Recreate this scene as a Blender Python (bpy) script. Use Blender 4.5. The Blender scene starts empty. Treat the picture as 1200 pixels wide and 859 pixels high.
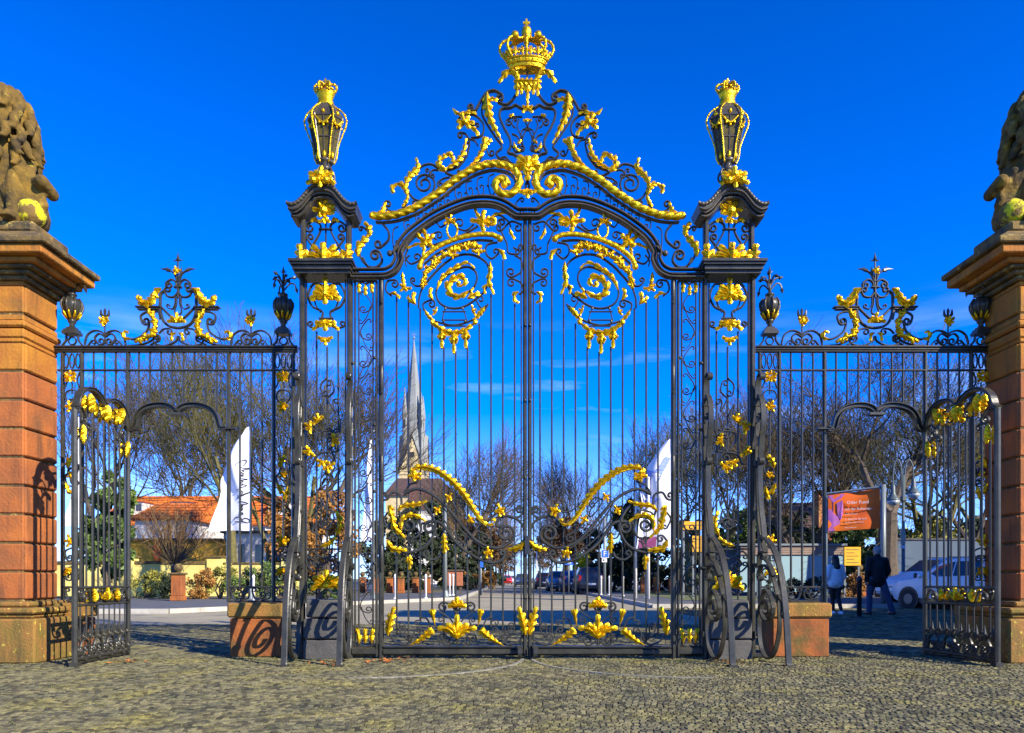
import bpy, bmesh, math, random
from mathutils import Vector, Matrix, noise
import numpy as np
random.seed(7)
PI = math.pi
R = math.radians
scene = bpy.context.scene
COL = scene.collection

# ---------------------------------------------------------------- camera, sky, sun, exposure
F, CX, HY, H = 870.0, 600.0, 678.0, 0.95          # focal length (photo px), principal column, horizon row, eye height
cam_d = bpy.data.cameras.new('camera')
cam_d.sensor_width = 36.0
cam_d.lens = F / 1200 * 36
cam_d.shift_y = (HY - 429.5) / 1200
cam_d.clip_end = 3000
cam = bpy.data.objects.new('camera', cam_d)
cam.location = (0, 0, H)
cam.rotation_euler = (PI / 2, 0, 0)
COL.objects.link(cam)
scene.camera = cam

SUN_DIR = Vector((-0.76, 0.65, -0.56)).normalized()    # the way the light travels
sun_elev = math.asin(-SUN_DIR.z)
sun_az = math.atan2(-SUN_DIR.x, -SUN_DIR.y)            # from +Y towards +X
sd = bpy.data.lights.new('sun', 'SUN')
sd.energy = 5.0
sd.angle = R(0.5)
sd.color = (1.0, 0.90, 0.72)
so = bpy.data.objects.new('sun', sd)
so.rotation_euler = SUN_DIR.to_track_quat('-Z', 'Y').to_euler()
so.location = (20, -20, 30)
COL.objects.link(so)

world = bpy.data.worlds.new('World')
scene.world = world
world.use_nodes = True
nt = world.node_tree
nt.nodes.clear()
wo = nt.nodes.new('ShaderNodeOutputWorld')
bg = nt.nodes.new('ShaderNodeBackground')
sky = nt.nodes.new('ShaderNodeTexSky')
sky.sky_type = 'NISHITA'
sky.sun_disc = False
sky.sun_elevation = sun_elev
sky.sun_rotation = sun_az
sky.air_density = 1.0
sky.dust_density = 0.1
sky.ozone_density = 4.0
hs = nt.nodes.new('ShaderNodeHueSaturation')
hs.inputs['Saturation'].default_value = 1.28
hs.inputs['Hue'].default_value = 0.5
tc = nt.nodes.new('ShaderNodeTexCoord')
mp_ = nt.nodes.new('ShaderNodeMapping')
mp_.inputs['Scale'].default_value = (1.2, 1.2, 9.0)
nz = nt.nodes.new('ShaderNodeTexNoise')
nz.inputs['Scale'].default_value = 2.3
nz.inputs['Detail'].default_value = 7
nz.inputs['Roughness'].default_value = 0.55
ramp = nt.nodes.new('ShaderNodeValToRGB')
ramp.color_ramp.elements[0].position = 0.50
ramp.color_ramp.elements[1].position = 0.72
sep = nt.nodes.new('ShaderNodeSeparateXYZ')
band = nt.nodes.new('ShaderNodeValToRGB')          # thin clouds keep to a low layer
e = band.color_ramp.elements
e[0].position, e[0].color = 0.0, (0.5, 0.5, 0.5, 1)
e[1].position, e[1].color = 0.33, (0, 0, 0, 1)
e2 = e.new(0.25); e2.color = (0.45, 0.45, 0.45, 1)
mul = nt.nodes.new('ShaderNodeMath'); mul.operation = 'MULTIPLY'
mixc = nt.nodes.new('ShaderNodeMixRGB')
mixc.inputs[2].default_value = (7.0, 8.2, 10.0, 1)
L = nt.links.new
tint = nt.nodes.new('ShaderNodeMixRGB'); tint.blend_type = 'MULTIPLY'; tint.inputs[0].default_value = 1.0
tint.inputs[2].default_value = (0.50, 0.80, 1.75, 1)
satr = nt.nodes.new('ShaderNodeMapRange'); satr.inputs[1].default_value = 0.05; satr.inputs[2].default_value = 0.62; satr.inputs[3].default_value = 0.98; satr.inputs[4].default_value = 1.42
valr = nt.nodes.new('ShaderNodeMapRange'); valr.inputs[1].default_value = 0.05; valr.inputs[2].default_value = 0.60; valr.inputs[3].default_value = 1.45; valr.inputs[4].default_value = 1.0
L(sky.outputs[0], tint.inputs[1]); L(tint.outputs[0], hs.inputs['Color'])
L(tc.outputs['Generated'], mp_.inputs[0]); L(mp_.outputs[0], nz.inputs[0]); L(nz.outputs[0], ramp.inputs[0])
L(tc.outputs['Generated'], sep.inputs[0]); L(sep.outputs[2], band.inputs[0])
L(sep.outputs[2], satr.inputs[0]); L(sep.outputs[2], valr.inputs[0]); L(satr.outputs[0], hs.inputs['Saturation']); L(valr.outputs[0], hs.inputs['Value'])
L(ramp.outputs[0], mul.inputs[0]); L(band.outputs[0], mul.inputs[1])
L(mul.outputs[0], mixc.inputs[0]); L(hs.outputs[0], mixc.inputs[1])
L(mixc.outputs[0], bg.inputs[0])
bg.inputs[1].default_value = 0.088
L(bg.outputs[0], wo.inputs[0])
scene.view_settings.view_transform = 'Standard'
scene.view_settings.look = 'None'
scene.view_settings.exposure = 0.82
scene.view_settings.gamma = 1.0

# ---------------------------------------------------------------- materials
def mat(name, col, rough=0.6, metal=0.0, var=None, vscale=6.0, bump=0.0, bscale=40.0, island=0.0, spec=0.5, trans=0.0,
        var2=None, v2scale=1.2, v2lo=0.45, v2hi=0.65, bump_type='noise', alpha=1.0, streak=None):
    m = bpy.data.materials.new(name)
    m.use_nodes = True
    t = m.node_tree
    b = t.nodes['Principled BSDF']
    b.inputs['Roughness'].default_value = rough
    b.inputs['Metallic'].default_value = metal
    b.inputs['Specular IOR Level'].default_value = spec
    b.inputs['Transmission Weight'].default_value = trans
    b.inputs['Alpha'].default_value = alpha
    geo = t.nodes.new('ShaderNodeNewGeometry')
    tcn = t.nodes.new('ShaderNodeTexCoord')
    src = None
    def rgb(c):
        n = t.nodes.new('ShaderNodeRGB'); n.outputs[0].default_value = (*c, 1); return n.outputs[0]
    src = rgb(col)
    def mixin(a, c, fac):
        n = t.nodes.new('ShaderNodeMixRGB'); t.links.new(fac, n.inputs[0]); t.links.new(a, n.inputs[1]); t.links.new(c, n.inputs[2]); return n.outputs[0]
    def nfac(scale, lo, hi, detail=6):
        n = t.nodes.new('ShaderNodeTexNoise'); n.inputs['Scale'].default_value = scale; n.inputs['Detail'].default_value = detail
        n.inputs['Roughness'].default_value = 0.62
        t.links.new(geo.outputs['Position'], n.inputs[0])
        r = t.nodes.new('ShaderNodeValToRGB'); r.color_ramp.elements[0].position = lo; r.color_ramp.elements[1].position = hi
        t.links.new(n.outputs[0], r.inputs[0]); return r.outputs[0]
    if var is not None:
        src = mixin(src, rgb(var), nfac(vscale, 0.35, 0.65))
    if var2 is not None:
        src = mixin(src, rgb(var2), nfac(v2scale, v2lo, v2hi))
    if streak is not None:
        mpn = t.nodes.new('ShaderNodeMapping'); mpn.inputs['Scale'].default_value = (7, 7, 0.9); t.links.new(geo.outputs['Position'], mpn.inputs[0])
        n = t.nodes.new('ShaderNodeTexNoise'); n.inputs['Scale'].default_value = 1.0; n.inputs['Detail'].default_value = 6; n.inputs['Roughness'].default_value = 0.6; t.links.new(mpn.outputs[0], n.inputs[0])
        r = t.nodes.new('ShaderNodeValToRGB'); r.color_ramp.elements[0].position = 0.50; r.color_ramp.elements[1].position = 0.68; r.color_ramp.elements[1].color = (.75, .75, .75, 1); t.links.new(n.outputs[0], r.inputs[0])
        src = mixin(src, rgb(streak), r.outputs[0])
    if island > 0:
        h = t.nodes.new('ShaderNodeHueSaturation')
        mr = t.nodes.new('ShaderNodeMapRange'); mr.inputs[3].default_value = 1 - island; mr.inputs[4].default_value = 1 + island
        t.links.new(geo.outputs['Random Per Island'], mr.inputs[0]); t.links.new(mr.outputs[0], h.inputs['Value'])
        t.links.new(src, h.inputs['Color']); src = h.outputs[0]
    t.links.new(src, b.inputs['Base Color'])
    if bump > 0:
        bn = t.nodes.new('ShaderNodeBump'); bn.inputs['Strength'].default_value = bump; bn.inputs['Distance'].default_value = 0.02
        if bump_type == 'voronoi':
            n = t.nodes.new('ShaderNodeTexVoronoi'); n.inputs['Scale'].default_value = bscale
        else:
            n = t.nodes.new('ShaderNodeTexNoise'); n.inputs['Scale'].default_value = bscale; n.inputs['Detail'].default_value = 5
        t.links.new(geo.outputs['Position'], n.inputs[0]); t.links.new(n.outputs[0], bn.inputs['Height'])
        t.links.new(bn.outputs[0], b.inputs['Normal'])
    return m

IRON = mat('iron', (0.050, 0.049, 0.036), 0.34, 0.0, var=(0.024, 0.0235, 0.018), vscale=6, bump=0.08, bscale=30, spec=0.38, var2=(0.075, 0.05, 0.03), v2scale=9, v2lo=0.66, v2hi=0.74)
IRON2 = mat('iron_bronze', (0.075, 0.064, 0.042), 0.36, 0.0, var=(0.036, 0.032, 0.024), vscale=6, bump=0.08, bscale=30, spec=0.4)
GOLD = mat('gilding', (0.93, 0.59, 0.006), 0.30, 0.74, var=(0.60, 0.34, 0.006), vscale=16, var2=(0.22, 0.11, 0.01), v2scale=26, v2lo=0.60, v2hi=0.72, bump=0.35, bscale=55)
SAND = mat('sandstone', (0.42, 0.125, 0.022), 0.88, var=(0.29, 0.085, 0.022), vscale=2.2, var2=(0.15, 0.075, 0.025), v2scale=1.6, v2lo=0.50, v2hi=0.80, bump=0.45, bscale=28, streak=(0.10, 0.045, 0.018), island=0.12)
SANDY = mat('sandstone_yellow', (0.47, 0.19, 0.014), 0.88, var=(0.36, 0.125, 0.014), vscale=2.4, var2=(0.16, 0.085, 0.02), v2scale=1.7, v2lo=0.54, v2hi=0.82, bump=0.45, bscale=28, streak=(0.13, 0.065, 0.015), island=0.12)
SANDP = mat('sandstone_plinth', (0.36, 0.105, 0.018), 0.9, var=(0.20, 0.062, 0.016), vscale=4, var2=(0.11, 0.075, 0.015), v2scale=3.2, v2lo=0.46, v2hi=0.66, bump=0.5, bscale=24, streak=(0.09, 0.04, 0.014))
SANDB = mat('sandstone_mossy', (0.30, 0.135, 0.028), 0.9, var=(0.17, 0.12, 0.018), vscale=5, var2=(0.62, 0.50, 0.06), v2scale=16, v2lo=0.60, v2hi=0.68, bump=0.5, bscale=45, streak=(0.075, 0.055, 0.018), island=0.12)
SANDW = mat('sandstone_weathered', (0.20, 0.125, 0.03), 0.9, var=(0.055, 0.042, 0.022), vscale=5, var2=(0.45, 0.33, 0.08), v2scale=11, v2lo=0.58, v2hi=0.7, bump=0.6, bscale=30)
STATUE = mat('statue_stone', (0.21, 0.12, 0.010), 0.9, var=(0.045, 0.030, 0.008), vscale=4.5, var2=(0.36, 0.26, 0.03), v2scale=8, v2lo=0.58, v2hi=0.72, bump=0.6, bscale=28)
LICHEN = mat('lichen', (0.20, 0.12, 0.025), 0.9, var=(0.10, 0.065, 0.02), vscale=6, var2=(0.66, 0.60, 0.01), v2scale=5.5, v2lo=0.47, v2hi=0.55, bump=0.7, bscale=30)
GREYST = mat('grey_stone', (0.10, 0.095, 0.085), 0.85, var=(0.05, 0.05, 0.045), vscale=4, bump=0.4, bscale=40)
SETT = mat('sett_stone', (0.158, 0.138, 0.060), 0.9, var=(0.082, 0.080, 0.040), vscale=2.4, var2=(0.19, 0.165, 0.036), v2scale=1.7, v2lo=0.50, v2hi=0.74, bump=0.5, bscale=60, island=0.7)
JOINT = mat('mossy_joint', (0.075, 0.085, 0.035), 0.95, var=(0.14, 0.15, 0.03), vscale=4, bump=0.5, bscale=60)
ASPH = mat('asphalt', (0.36, 0.315, 0.19), 0.9, var=(0.27, 0.24, 0.155), vscale=.5, var2=(0.20, 0.18, 0.13), v2scale=.9, v2lo=.56, v2hi=.66, bump=0.3, bscale=70)
PAVE = mat('paving', (0.11, 0.115, 0.115), 0.9, var=(0.08, 0.085, 0.09), vscale=1.0, bump=0.2, bscale=60)
KERB = mat('kerb_stone', (0.46, 0.44, 0.38), 0.85, var=(0.36, 0.34, 0.29), vscale=4)
TRACK = mat('track_stone', (0.30, 0.285, 0.21), 0.8, var=(0.17, 0.165, 0.12), vscale=9)
EARTH = mat('earth', (0.09, 0.085, 0.045), 0.95, var=(0.13, 0.12, 0.05), vscale=2, bump=0.4, bscale=30)
GRASSM = mat('grass_ground', (0.10, 0.13, 0.035), 0.95, var=(0.14, 0.15, 0.05), vscale=1.5, bump=0.4, bscale=40)
ROOF = mat('orange_tile', (0.72, 0.20, 0.02), 0.8, var=(0.52, 0.12, 0.015), vscale=3, island=0.25)
ROOFB = mat('brown_tile', (0.16, 0.10, 0.07), 0.8, var=(0.11, 0.07, 0.055), vscale=3, island=0.2)
WHITEW = mat('white_render', (0.70, 0.68, 0.62), 0.9, var=(0.6, 0.58, 0.52), vscale=1)
CREAM = mat('cream_render', (0.74, 0.64, 0.20), 0.9, var=(0.62, 0.50, 0.14), vscale=1.4)
OCHRE = mat('ochre_render', (0.62, 0.33, 0.03), 0.9, var=(0.5, 0.26, 0.03), vscale=1.4)
BRICKR = mat('red_brick', (0.42, 0.15, 0.07), 0.9, var=(0.34, 0.11, 0.05), vscale=6)
TIMBER = mat('old_timber', (0.30, 0.22, 0.16), 0.85, var=(0.24, 0.17, 0.13), vscale=5)
GLASS = mat('window_glass', (0.03, 0.04, 0.05), 0.08, spec=0.8)
LGLASS = mat('lantern_glass', (0.13, 0.10, 0.008), 0.3, var=(0.04, 0.03, 0.005), vscale=9, spec=0.25)
TEALG = mat('shelter_glass', (0.30, 0.44, 0.46), 0.12, spec=0.8)
BARK = mat('bark', (0.115, 0.085, 0.055), 0.9, var=(0.07, 0.055, 0.04), vscale=6, bump=0.4, bscale=20)
BARKO = mat('olive_bark', (0.17, 0.15, 0.045), 0.9, var=(0.10, 0.09, 0.035), vscale=6)
TWIG = mat('twigs', (0.090, 0.062, 0.026), 0.9, var=(0.050, 0.036, 0.018), vscale=1)
TWIGO = mat('olive_twigs', (0.115, 0.10, 0.022), 0.9, var=(0.055, 0.05, 0.02), vscale=1)
TWIGR = mat('russet_twigs', (0.20, 0.115, 0.04), 0.9, var=(0.13, 0.075, 0.03), vscale=1)
EVERG = mat('evergreen_leaf', (0.026, 0.042, 0.010), 0.7, var=(0.012, 0.022, 0.007), vscale=0.9, island=0.5)
LEAFG = mat('green_leaf', (0.10, 0.16, 0.022), 0.6, var=(0.06, 0.10, 0.02), vscale=1.2, island=0.5)
LEAFY = mat('yellow_green_leaf', (0.30, 0.27, 0.03), 0.7, var=(0.16, 0.17, 0.03), vscale=2, island=0.5)
BEECH = mat('beech_leaf', (0.36, 0.17, 0.025), 0.7, var=(0.24, 0.11, 0.02), vscale=1.5, island=0.5)
FORS = mat('forsythia', (0.75, 0.66, 0.02), 0.7, var=(0.6, 0.55, 0.02), vscale=3, island=0.3)
IVY = mat('ivy_leaf', (0.09, 0.15, 0.02), 0.6, island=0.5)
CLOTH = mat('white_cloth', (0.80, 0.81, 0.86), 0.8, var=(0.70, 0.72, 0.80), vscale=1.5)
PATCH = mat('grey_print', (0.55, 0.55, 0.62), 0.8)
BLUEP = mat('blue_print', (0.22, 0.30, 0.75), 0.8)
PURP = mat('purple_print', (0.15, 0.02, 0.10), 0.8)
BLACK = mat('black_ink', (0.012, 0.012, 0.016), 0.7)
WHITEP = mat('white_paint', (0.80, 0.80, 0.78), 0.5)
STEEL = mat('grey_steel', (0.19, 0.225, 0.235), 0.45, 0.2)
LAMPG = mat('lamp_green_grey', (0.085, 0.115, 0.12), 0.45, 0.1)
BLACKP = mat('black_paint', (0.02, 0.022, 0.026), 0.4)
BANNER = mat('banner_orange', (0.92, 0.19, 0.008), 0.7, var=(0.85, 0.13, 0.01), vscale=1.5)
VIOLET = mat('banner_violet', (0.26, 0.08, 0.42), 0.7, var=(0.55, 0.16, 0.42), vscale=3)
YSIGN = mat('yellow_sign', (0.85, 0.45, 0.01), 0.6, var=(0.78, 0.36, 0.01), vscale=3)
BLUES = mat('blue_sign', (0.02, 0.13, 0.55), 0.5)
WALLB = mat('slate_blue_wall', (0.10, 0.14, 0.19), 0.85, var=(0.08, 0.115, 0.16), vscale=0.8)
SLATE = mat('spire_slate', (0.24, 0.25, 0.23), 0.7, var=(0.17, 0.18, 0.17), vscale=0.3, bump=0.3, bscale=2)
CHST = mat('church_stone', (0.62, 0.50, 0.26), 0.9, var=(0.48, 0.36, 0.18), vscale=0.35)
RUBBER = mat('rubber', (0.02, 0.02, 0.02), 0.8)
RIM = mat('alloy_rim', (0.14, 0.145, 0.15), 0.4, 0.5)
RED = mat('tail_light', (0.60, 0.02, 0.015), 0.25)
LAMPC = mat('lamp_lens', (0.40, 0.46, 0.5), 0.15)
CARW = mat('white_car_paint', (0.78, 0.80, 0.82), 0.25)
CARK = mat('black_car_paint', (0.02, 0.022, 0.03), 0.2, spec=0.6)
CARB = mat('blue_car_paint', (0.06, 0.10, 0.20), 0.22, 0.3)
CARS = mat('silver_car_paint', (0.35, 0.38, 0.42), 0.25, 0.5)
SKIN = mat('skin', (0.52, 0.30, 0.21), 0.6)
HAIRD = mat('dark_hair', (0.012, 0.010, 0.009), 0.5)
HAIRG = mat('grey_hair', (0.32, 0.31, 0.30), 0.6)
JACKW = mat('pale_jacket', (0.80, 0.82, 0.84), 0.85, var=(0.70, 0.74, 0.78), vscale=9, bump=0.4, bscale=18)
JACKB = mat('black_jacket', (0.012, 0.012, 0.015), 0.8, bump=0.4, bscale=18)
JEANS = mat('blue_jeans', (0.045, 0.075, 0.15), 0.85, var=(0.03, 0.05, 0.11), vscale=9)
LEGG = mat('black_leggings', (0.012, 0.012, 0.014), 0.7)
SHOEW = mat('white_shoes', (0.75, 0.76, 0.78), 0.6)
DEADL = mat('fallen_leaf', (0.45, 0.14, 0.02), 0.8, island=0.5)

# ---------------------------------------------------------------- object helpers
def thing(name, label, cat, loc=(0, 0, 0), group=None):
    o = bpy.data.objects.new(name, None)
    o.empty_display_size = 0.2
    o.location = loc
    o['label'] = label; o['category'] = cat
    if group: o['group'] = group
    COL.objects.link(o)
    return o

def tag(o, label=None, cat=None, group=None, kind=None):
    if label: o['label'] = label
    if cat: o['category'] = cat
    if group: o['group'] = group
    if kind: o['kind'] = kind
    return o

def dup(root, loc, rotz=0.0, scale=None, label=None, name=None):
    r = root.copy(); COL.objects.link(r)
    r.location = loc; r.rotation_euler = (0, 0, rotz)
    if scale: r.scale = scale
    if label: r['label'] = label
    def kids(a, b):
        for ch in [c for c in COL.objects if c.parent == a]:
            c = ch.copy(); COL.objects.link(c); c.parent = b
            kids(ch, c)
    kids(root, r)
    return r

class MB:
    """collects polygons; obj() links them as one mesh object"""
    def __init__(s):
        s.v = []; s.f = []
    def add(s, vs, fs):
        n = len(s.v); s.v.extend(vs); s.f.extend([tuple(i + n for i in f) for f in fs])
    def box(s, x0, x1, y0, y1, z0, z1):
        s.add([(x0, y0, z0), (x1, y0, z0), (x1, y1, z0), (x0, y1, z0), (x0, y0, z1), (x1, y0, z1), (x1, y1, z1), (x0, y1, z1)],
              [(3, 2, 1, 0), (4, 5, 6, 7), (0, 1, 5, 4), (1, 2, 6, 5), (2, 3, 7, 6), (3, 0, 4, 7)])
    def cbox(s, x0, x1, y0, y1, z0, z1, c=0.01):
        vs = []; 
        for z, k in ((z0, c), (z0 + c, 0), (z1 - c, 0), (z1, c)):
            for (x, y) in ((x0 + k, y0 + c), (x0 + c, y0 + k), (x1 - c, y0 + k), (x1 - k, y0 + c), (x1 - k, y1 - c), (x1 - c, y1 - k), (x0 + c, y1 - k), (x0 + k, y1 - c)):
                vs.append((x, y, z))
        fs = [tuple(reversed(range(8))), tuple(range(24, 32))]
        for r in range(3):
            for i in range(8):
                j = (i + 1) % 8
                fs.append((r * 8 + i, r * 8 + j, r * 8 + 8 + j, r * 8 + 8 + i))
        s.add(vs, fs)
    def tube(s, path, rad, n=6, cap=True):
        path = [Vector(p) for p in path]
        m = len(path)
        if not hasattr(rad, '__len__'): rad = [rad] * m
        up = None; vs = []
        for i, p in enumerate(path):
            t = (path[min(i + 1, m - 1)] - path[max(i - 1, 0)])
            if t.length < 1e-9: t = Vector((0, 0, 1))
            t.normalize()
            if up is None:
                up = Vector((0, 1, 0)) if abs(t.y) < 0.9 else Vector((1, 0, 0))
            a = (up - t * up.dot(t))
            if a.length < 1e-6: a = t.orthogonal()
            a.normalize(); b = t.cross(a); up = a
            for k in range(n):
                q = 2 * PI * k / n
                vs.append(tuple(p + (a * math.cos(q) + b * math.sin(q)) * rad[i]))
        fs = []
        for i in range(m - 1):
            for k in range(n):
                k2 = (k + 1) % n
                fs.append((i * n + k, i * n + k2, (i + 1) * n + k2, (i + 1) * n + k))
        if cap:
            fs.append(tuple(reversed(range(n)))); fs.append(tuple(range((m - 1) * n, m * n)))
        s.add(vs, fs)
    def lathe(s, prof, c, n=12, rot=0.0, sx=1.0, sy=1.0, cap=True):
        vs = []
        for r, z in prof:
            for k in range(n):
                q = 2 * PI * k / n + rot
                vs.append((c[0] + r * math.cos(q) * sx, c[1] + r * math.sin(q) * sy, c[2] + z))
        fs = []
        m = len(prof)
        for i in range(m - 1):
            for k in range(n):
                k2 = (k + 1) % n
                fs.append((i * n + k, i * n + k2, (i + 1) * n + k2, (i + 1) * n + k))
        if cap:
            fs.append(tuple(reversed(range(n)))); fs.append(tuple(range((m - 1) * n, m * n)))
        s.add(vs, fs)
    def ball(s, c, r, n=8, m=6, sx=1, sy=1, sz=1):
        prof = [(max(1e-4, r * math.sin(PI * i / m)), -r * sz * math.cos(PI * i / m)) for i in range(m + 1)]
        s.lathe(prof, c, n, 0, sx, sy)
    def obj(s, name, m, parent=None, smooth=False, label=None):
        me = bpy.data.meshes.new(name)
        me.from_pydata([tuple(v) for v in s.v], [], s.f)
        me.materials.append(m)
        if smooth:
            me.polygons.foreach_set('use_smooth', [True] * len(me.polygons))
        me.update()
        o = bpy.data.objects.new(name, me)
        COL.objects.link(o)
        if parent is not None:
            root = parent; off = Vector((0, 0, 0))
            while root is not None:
                off += Vector(root.location); root = root.parent
            me.transform(Matrix.Translation(-off))
            o.parent = parent
        if label: o['label'] = label
        return o

def structure(o, label=None):
    o['kind'] = 'structure'
    if label: o['label'] = label
    return o

# ---------------------------------------------------------------- drawing ironwork in an upright plane
class Map:
    """takes plan coordinates (measured off the photo, 1 unit = s metres) on an upright plane to the world"""
    def __init__(s, fn, sc): s.fn = fn; s.s = sc
    def __call__(s, p, off=0.0): return s.fn(p[0], p[1], off)
    def mirror(s, ax): 
        f = s.fn
        return Map(lambda x, y, o: f(2 * ax - x, y, o), s.s)
    def shift(s, dx, dy=0):
        f = s.fn
        return Map(lambda x, y, o: f(x + dx, y + dy, o), s.s)
def plane(D):
    k = D / F
    return Map(lambda x, y, o: ((x - CX) * k, D - o, H + (HY - y) * k), k)

def cr(pts, n=6):
    if len(pts) < 3:
        return [tuple(p) for p in pts]
    P = [pts[0]] + list(pts) + [pts[-1]]
    out = []
    for i in range(1, len(P) - 2):
        p0, p1, p2, p3 = P[i - 1], P[i], P[i + 1], P[i + 2]
        for k in range(n):
            t = k / n
            out.append(tuple(0.5 * ((2 * p1[j]) + (-p0[j] + p2[j]) * t + (2 * p0[j] - 5 * p1[j] + 4 * p2[j] - p3[j]) * t * t
                                    + (-p0[j] + 3 * p1[j] - 3 * p2[j] + p3[j]) * t ** 3) for j in range(len(p1))))
    out.append(tuple(pts[-1]))
    return out

def curl(p, ang, r0, turns, hand, r1=None):
    r1 = r0 * 0.25 if r1 is None else r1
    N = max(6, int(turns * 16))
    d = 2 * PI * turns / N
    x, y = p; out = []
    for i in range(N):
        r = r0 + (r1 - r0) * (i + 0.5) / N
        ang += hand * d / 2
        x += math.cos(ang) * r * d; y += math.sin(ang) * r * d
        ang += hand * d / 2
        out.append((x, y))
    return out

def sc(pts, a=None, b=None, n=6):
    """smooth line through pts with spiral ends; a, b = (radius, turns, hand), hand +1 = clockwise as seen"""
    path = cr(pts, n)
    if b:
        p, q = path[-2], path[-1]
        path = path + curl(q, math.atan2(q[1] - p[1], q[0] - p[0]), *b)
    if a:
        p, q = path[1], path[0]
        path = list(reversed(curl(q, math.atan2(q[1] - p[1], q[0] - p[0]), *a))) + path
    return path

def normals2(path):
    m = len(path); out = []
    for i in range(m):
        a = path[max(i - 1, 0)]; b = path[min(i + 1, m - 1)]
        dx, dy = b[0] - a[0], b[1] - a[1]; l = math.hypot(dx, dy) or 1
        out.append((-dy / l, dx / l))
    return out

def strip(mb, mp, path, w=2.0, t=0.03, off=0.0):
    """flat bar on edge or on the flat, with its front arrises chamfered"""
    nn = normals2(path); m = len(path); vs = []
    for i, (p, n) in enumerate(zip(path, nn)):
        ww = (w[i] if hasattr(w, '__len__') else w) / 2
        for a, o in ((0.42, 0.5), (-0.42, 0.5), (-1.0, 0.5 - min(0.5, 0.9 * ww * mp.s / t)), (-1.0, -0.5), (1.0, -0.5), (1.0, 0.5 - min(0.5, 0.9 * ww * mp.s / t))):
            vs.append(mp((p[0] + n[0] * ww * a, p[1] + n[1] * ww * a), off + t * o))
    fs = [tuple(range(6)), tuple(6 * (m - 1) + k for k in range(5, -1, -1))]
    for i in range(m - 1):
        for k in range(6):
            k2 = (k + 1) % 6
            fs.append((6 * i + k, 6 * i + 6 + k, 6 * i + 6 + k2, 6 * i + k2))
    mb.add(vs, fs)

def rod(mb, mp, path, r=1.2, n=6, off=0.0):
    """round bar following the path, radius in plan units"""
    nn = normals2(path); m = len(path); vs = []
    for i, (p, nrm) in enumerate(zip(path, nn)):
        rr = r[i] if hasattr(r, '__len__') else r
        for k in range(n):
            q = 2 * PI * k / n
            c, s_ = math.cos(q) * rr, math.sin(q) * rr
            vs.append(mp((p[0] + nrm[0] * c, p[1] + nrm[1] * c), off + s_ * mp.s))
    fs = [tuple(range(n)), tuple(reversed(range((m - 1) * n, m * n)))]
    for i in range(m - 1):
        for k in range(n):
            k2 = (k + 1) % n
            fs.append((i * n + k, i * n + k2, (i + 1) * n + k2, (i + 1) * n + k))
    mb.add(vs, fs)

def knob(mb, mp, p, r, off=0.0, sq=1.0, n=8):
    c = mp(p, off)
    mb.ball(c, r * mp.s, n, 5, sz=sq)

def resample(path, M):
    d = [0]
    for a, b in zip(path, path[1:]): d.append(d[-1] + math.hypot(b[0] - a[0], b[1] - a[1]))
    out = []; j = 0
    for i in range(M):
        s_ = d[-1] * i / (M - 1)
        while j < len(d) - 2 and d[j + 1] < s_: j += 1
        t = (s_ - d[j]) / max(1e-9, d[j + 1] - d[j])
        out.append(tuple(path[j][k] + (path[j + 1][k] - path[j][k]) * t for k in (0, 1)))
    return out, d[-1]

def leaf(mb, mp, pts, w, lobes=6, off=0.03, relief=0.42, tip=0.0, shape='lens'):
    """a toothed, ribbed acanthus blade along pts, full width w"""
    lobes = max(2, int(round(lobes * 0.62)))
    path, ln = resample(cr(pts, 6), lobes * 4 + 1)
    nn = normals2(path); M = len(path); vs = []
    U = (-1, -0.5, 0, 0.5, 1)
    SL = (0.42, 0.80, 1.12, 0.88)
    for i, (p, n) in enumerate(zip(path, nn)):
        t = i / (M - 1)
        if shape == 'lens': env = max(0.04, math.sin(PI * (0.14 + 0.84 * t)) ** 0.8)
        elif shape == 'head': env = max(0.06, (1 - t) ** 0.75 * (0.55 + 0.45 * min(1, t * 6)))
        else: env = max(0.06, t ** 0.75 * (0.55 + 0.45 * min(1, (1 - t) * 6)))
        k = i % 4
        hw = w / 2 * env
        for u in U:
            if abs(u) > .9: ww = hw * SL[k] * u; fw = ln / lobes * (0.0, 0.16, 0.34, 0.40)[k]
            else: ww = hw * 0.62 * u * (1.0 if u else 0); fw = 0
            dx = n[1] * fw; dy = -n[0] * fw
            h = (0.04 + 0.10 * (k == 2) if abs(u) > 0.9 else 0.50 - 0.10 * (k == 0) if abs(u) > 0 else 0.80) * relief * hw * 2 * mp.s * 1.25
            vs.append(mp((p[0] + n[0] * ww + dx, p[1] + n[1] * ww + dy), off + h + tip * t * t))
        for u in (-1, 1):
            fw = ln / lobes * (0.0, 0.16, 0.34, 0.40)[k]
            ww = hw * SL[k] * u * 0.95
            vs.append(mp((p[0] + n[0] * ww + n[1] * fw, p[1] + n[1] * ww - n[0] * fw), off - 0.008 + tip * t * t))
    fs = []
    for i in range(M - 1):
        a, b = i * 7, i * 7 + 7
        for k in range(4): fs.append((a + k, a + k + 1, b + k + 1, b + k))
        fs.append((a + 5, a, b, b + 5)); fs.append((a + 4, a + 6, b + 6, b + 4)); fs.append((a + 6, a + 5, b + 5, b + 6))
    fs.append((0, 5, 6, 4, 3, 2, 1)); e_ = (M - 1) * 7
    fs.append((e_, e_ + 1, e_ + 2, e_ + 3, e_ + 4, e_ + 6, e_ + 5))
    mb.add(vs, fs)

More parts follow.
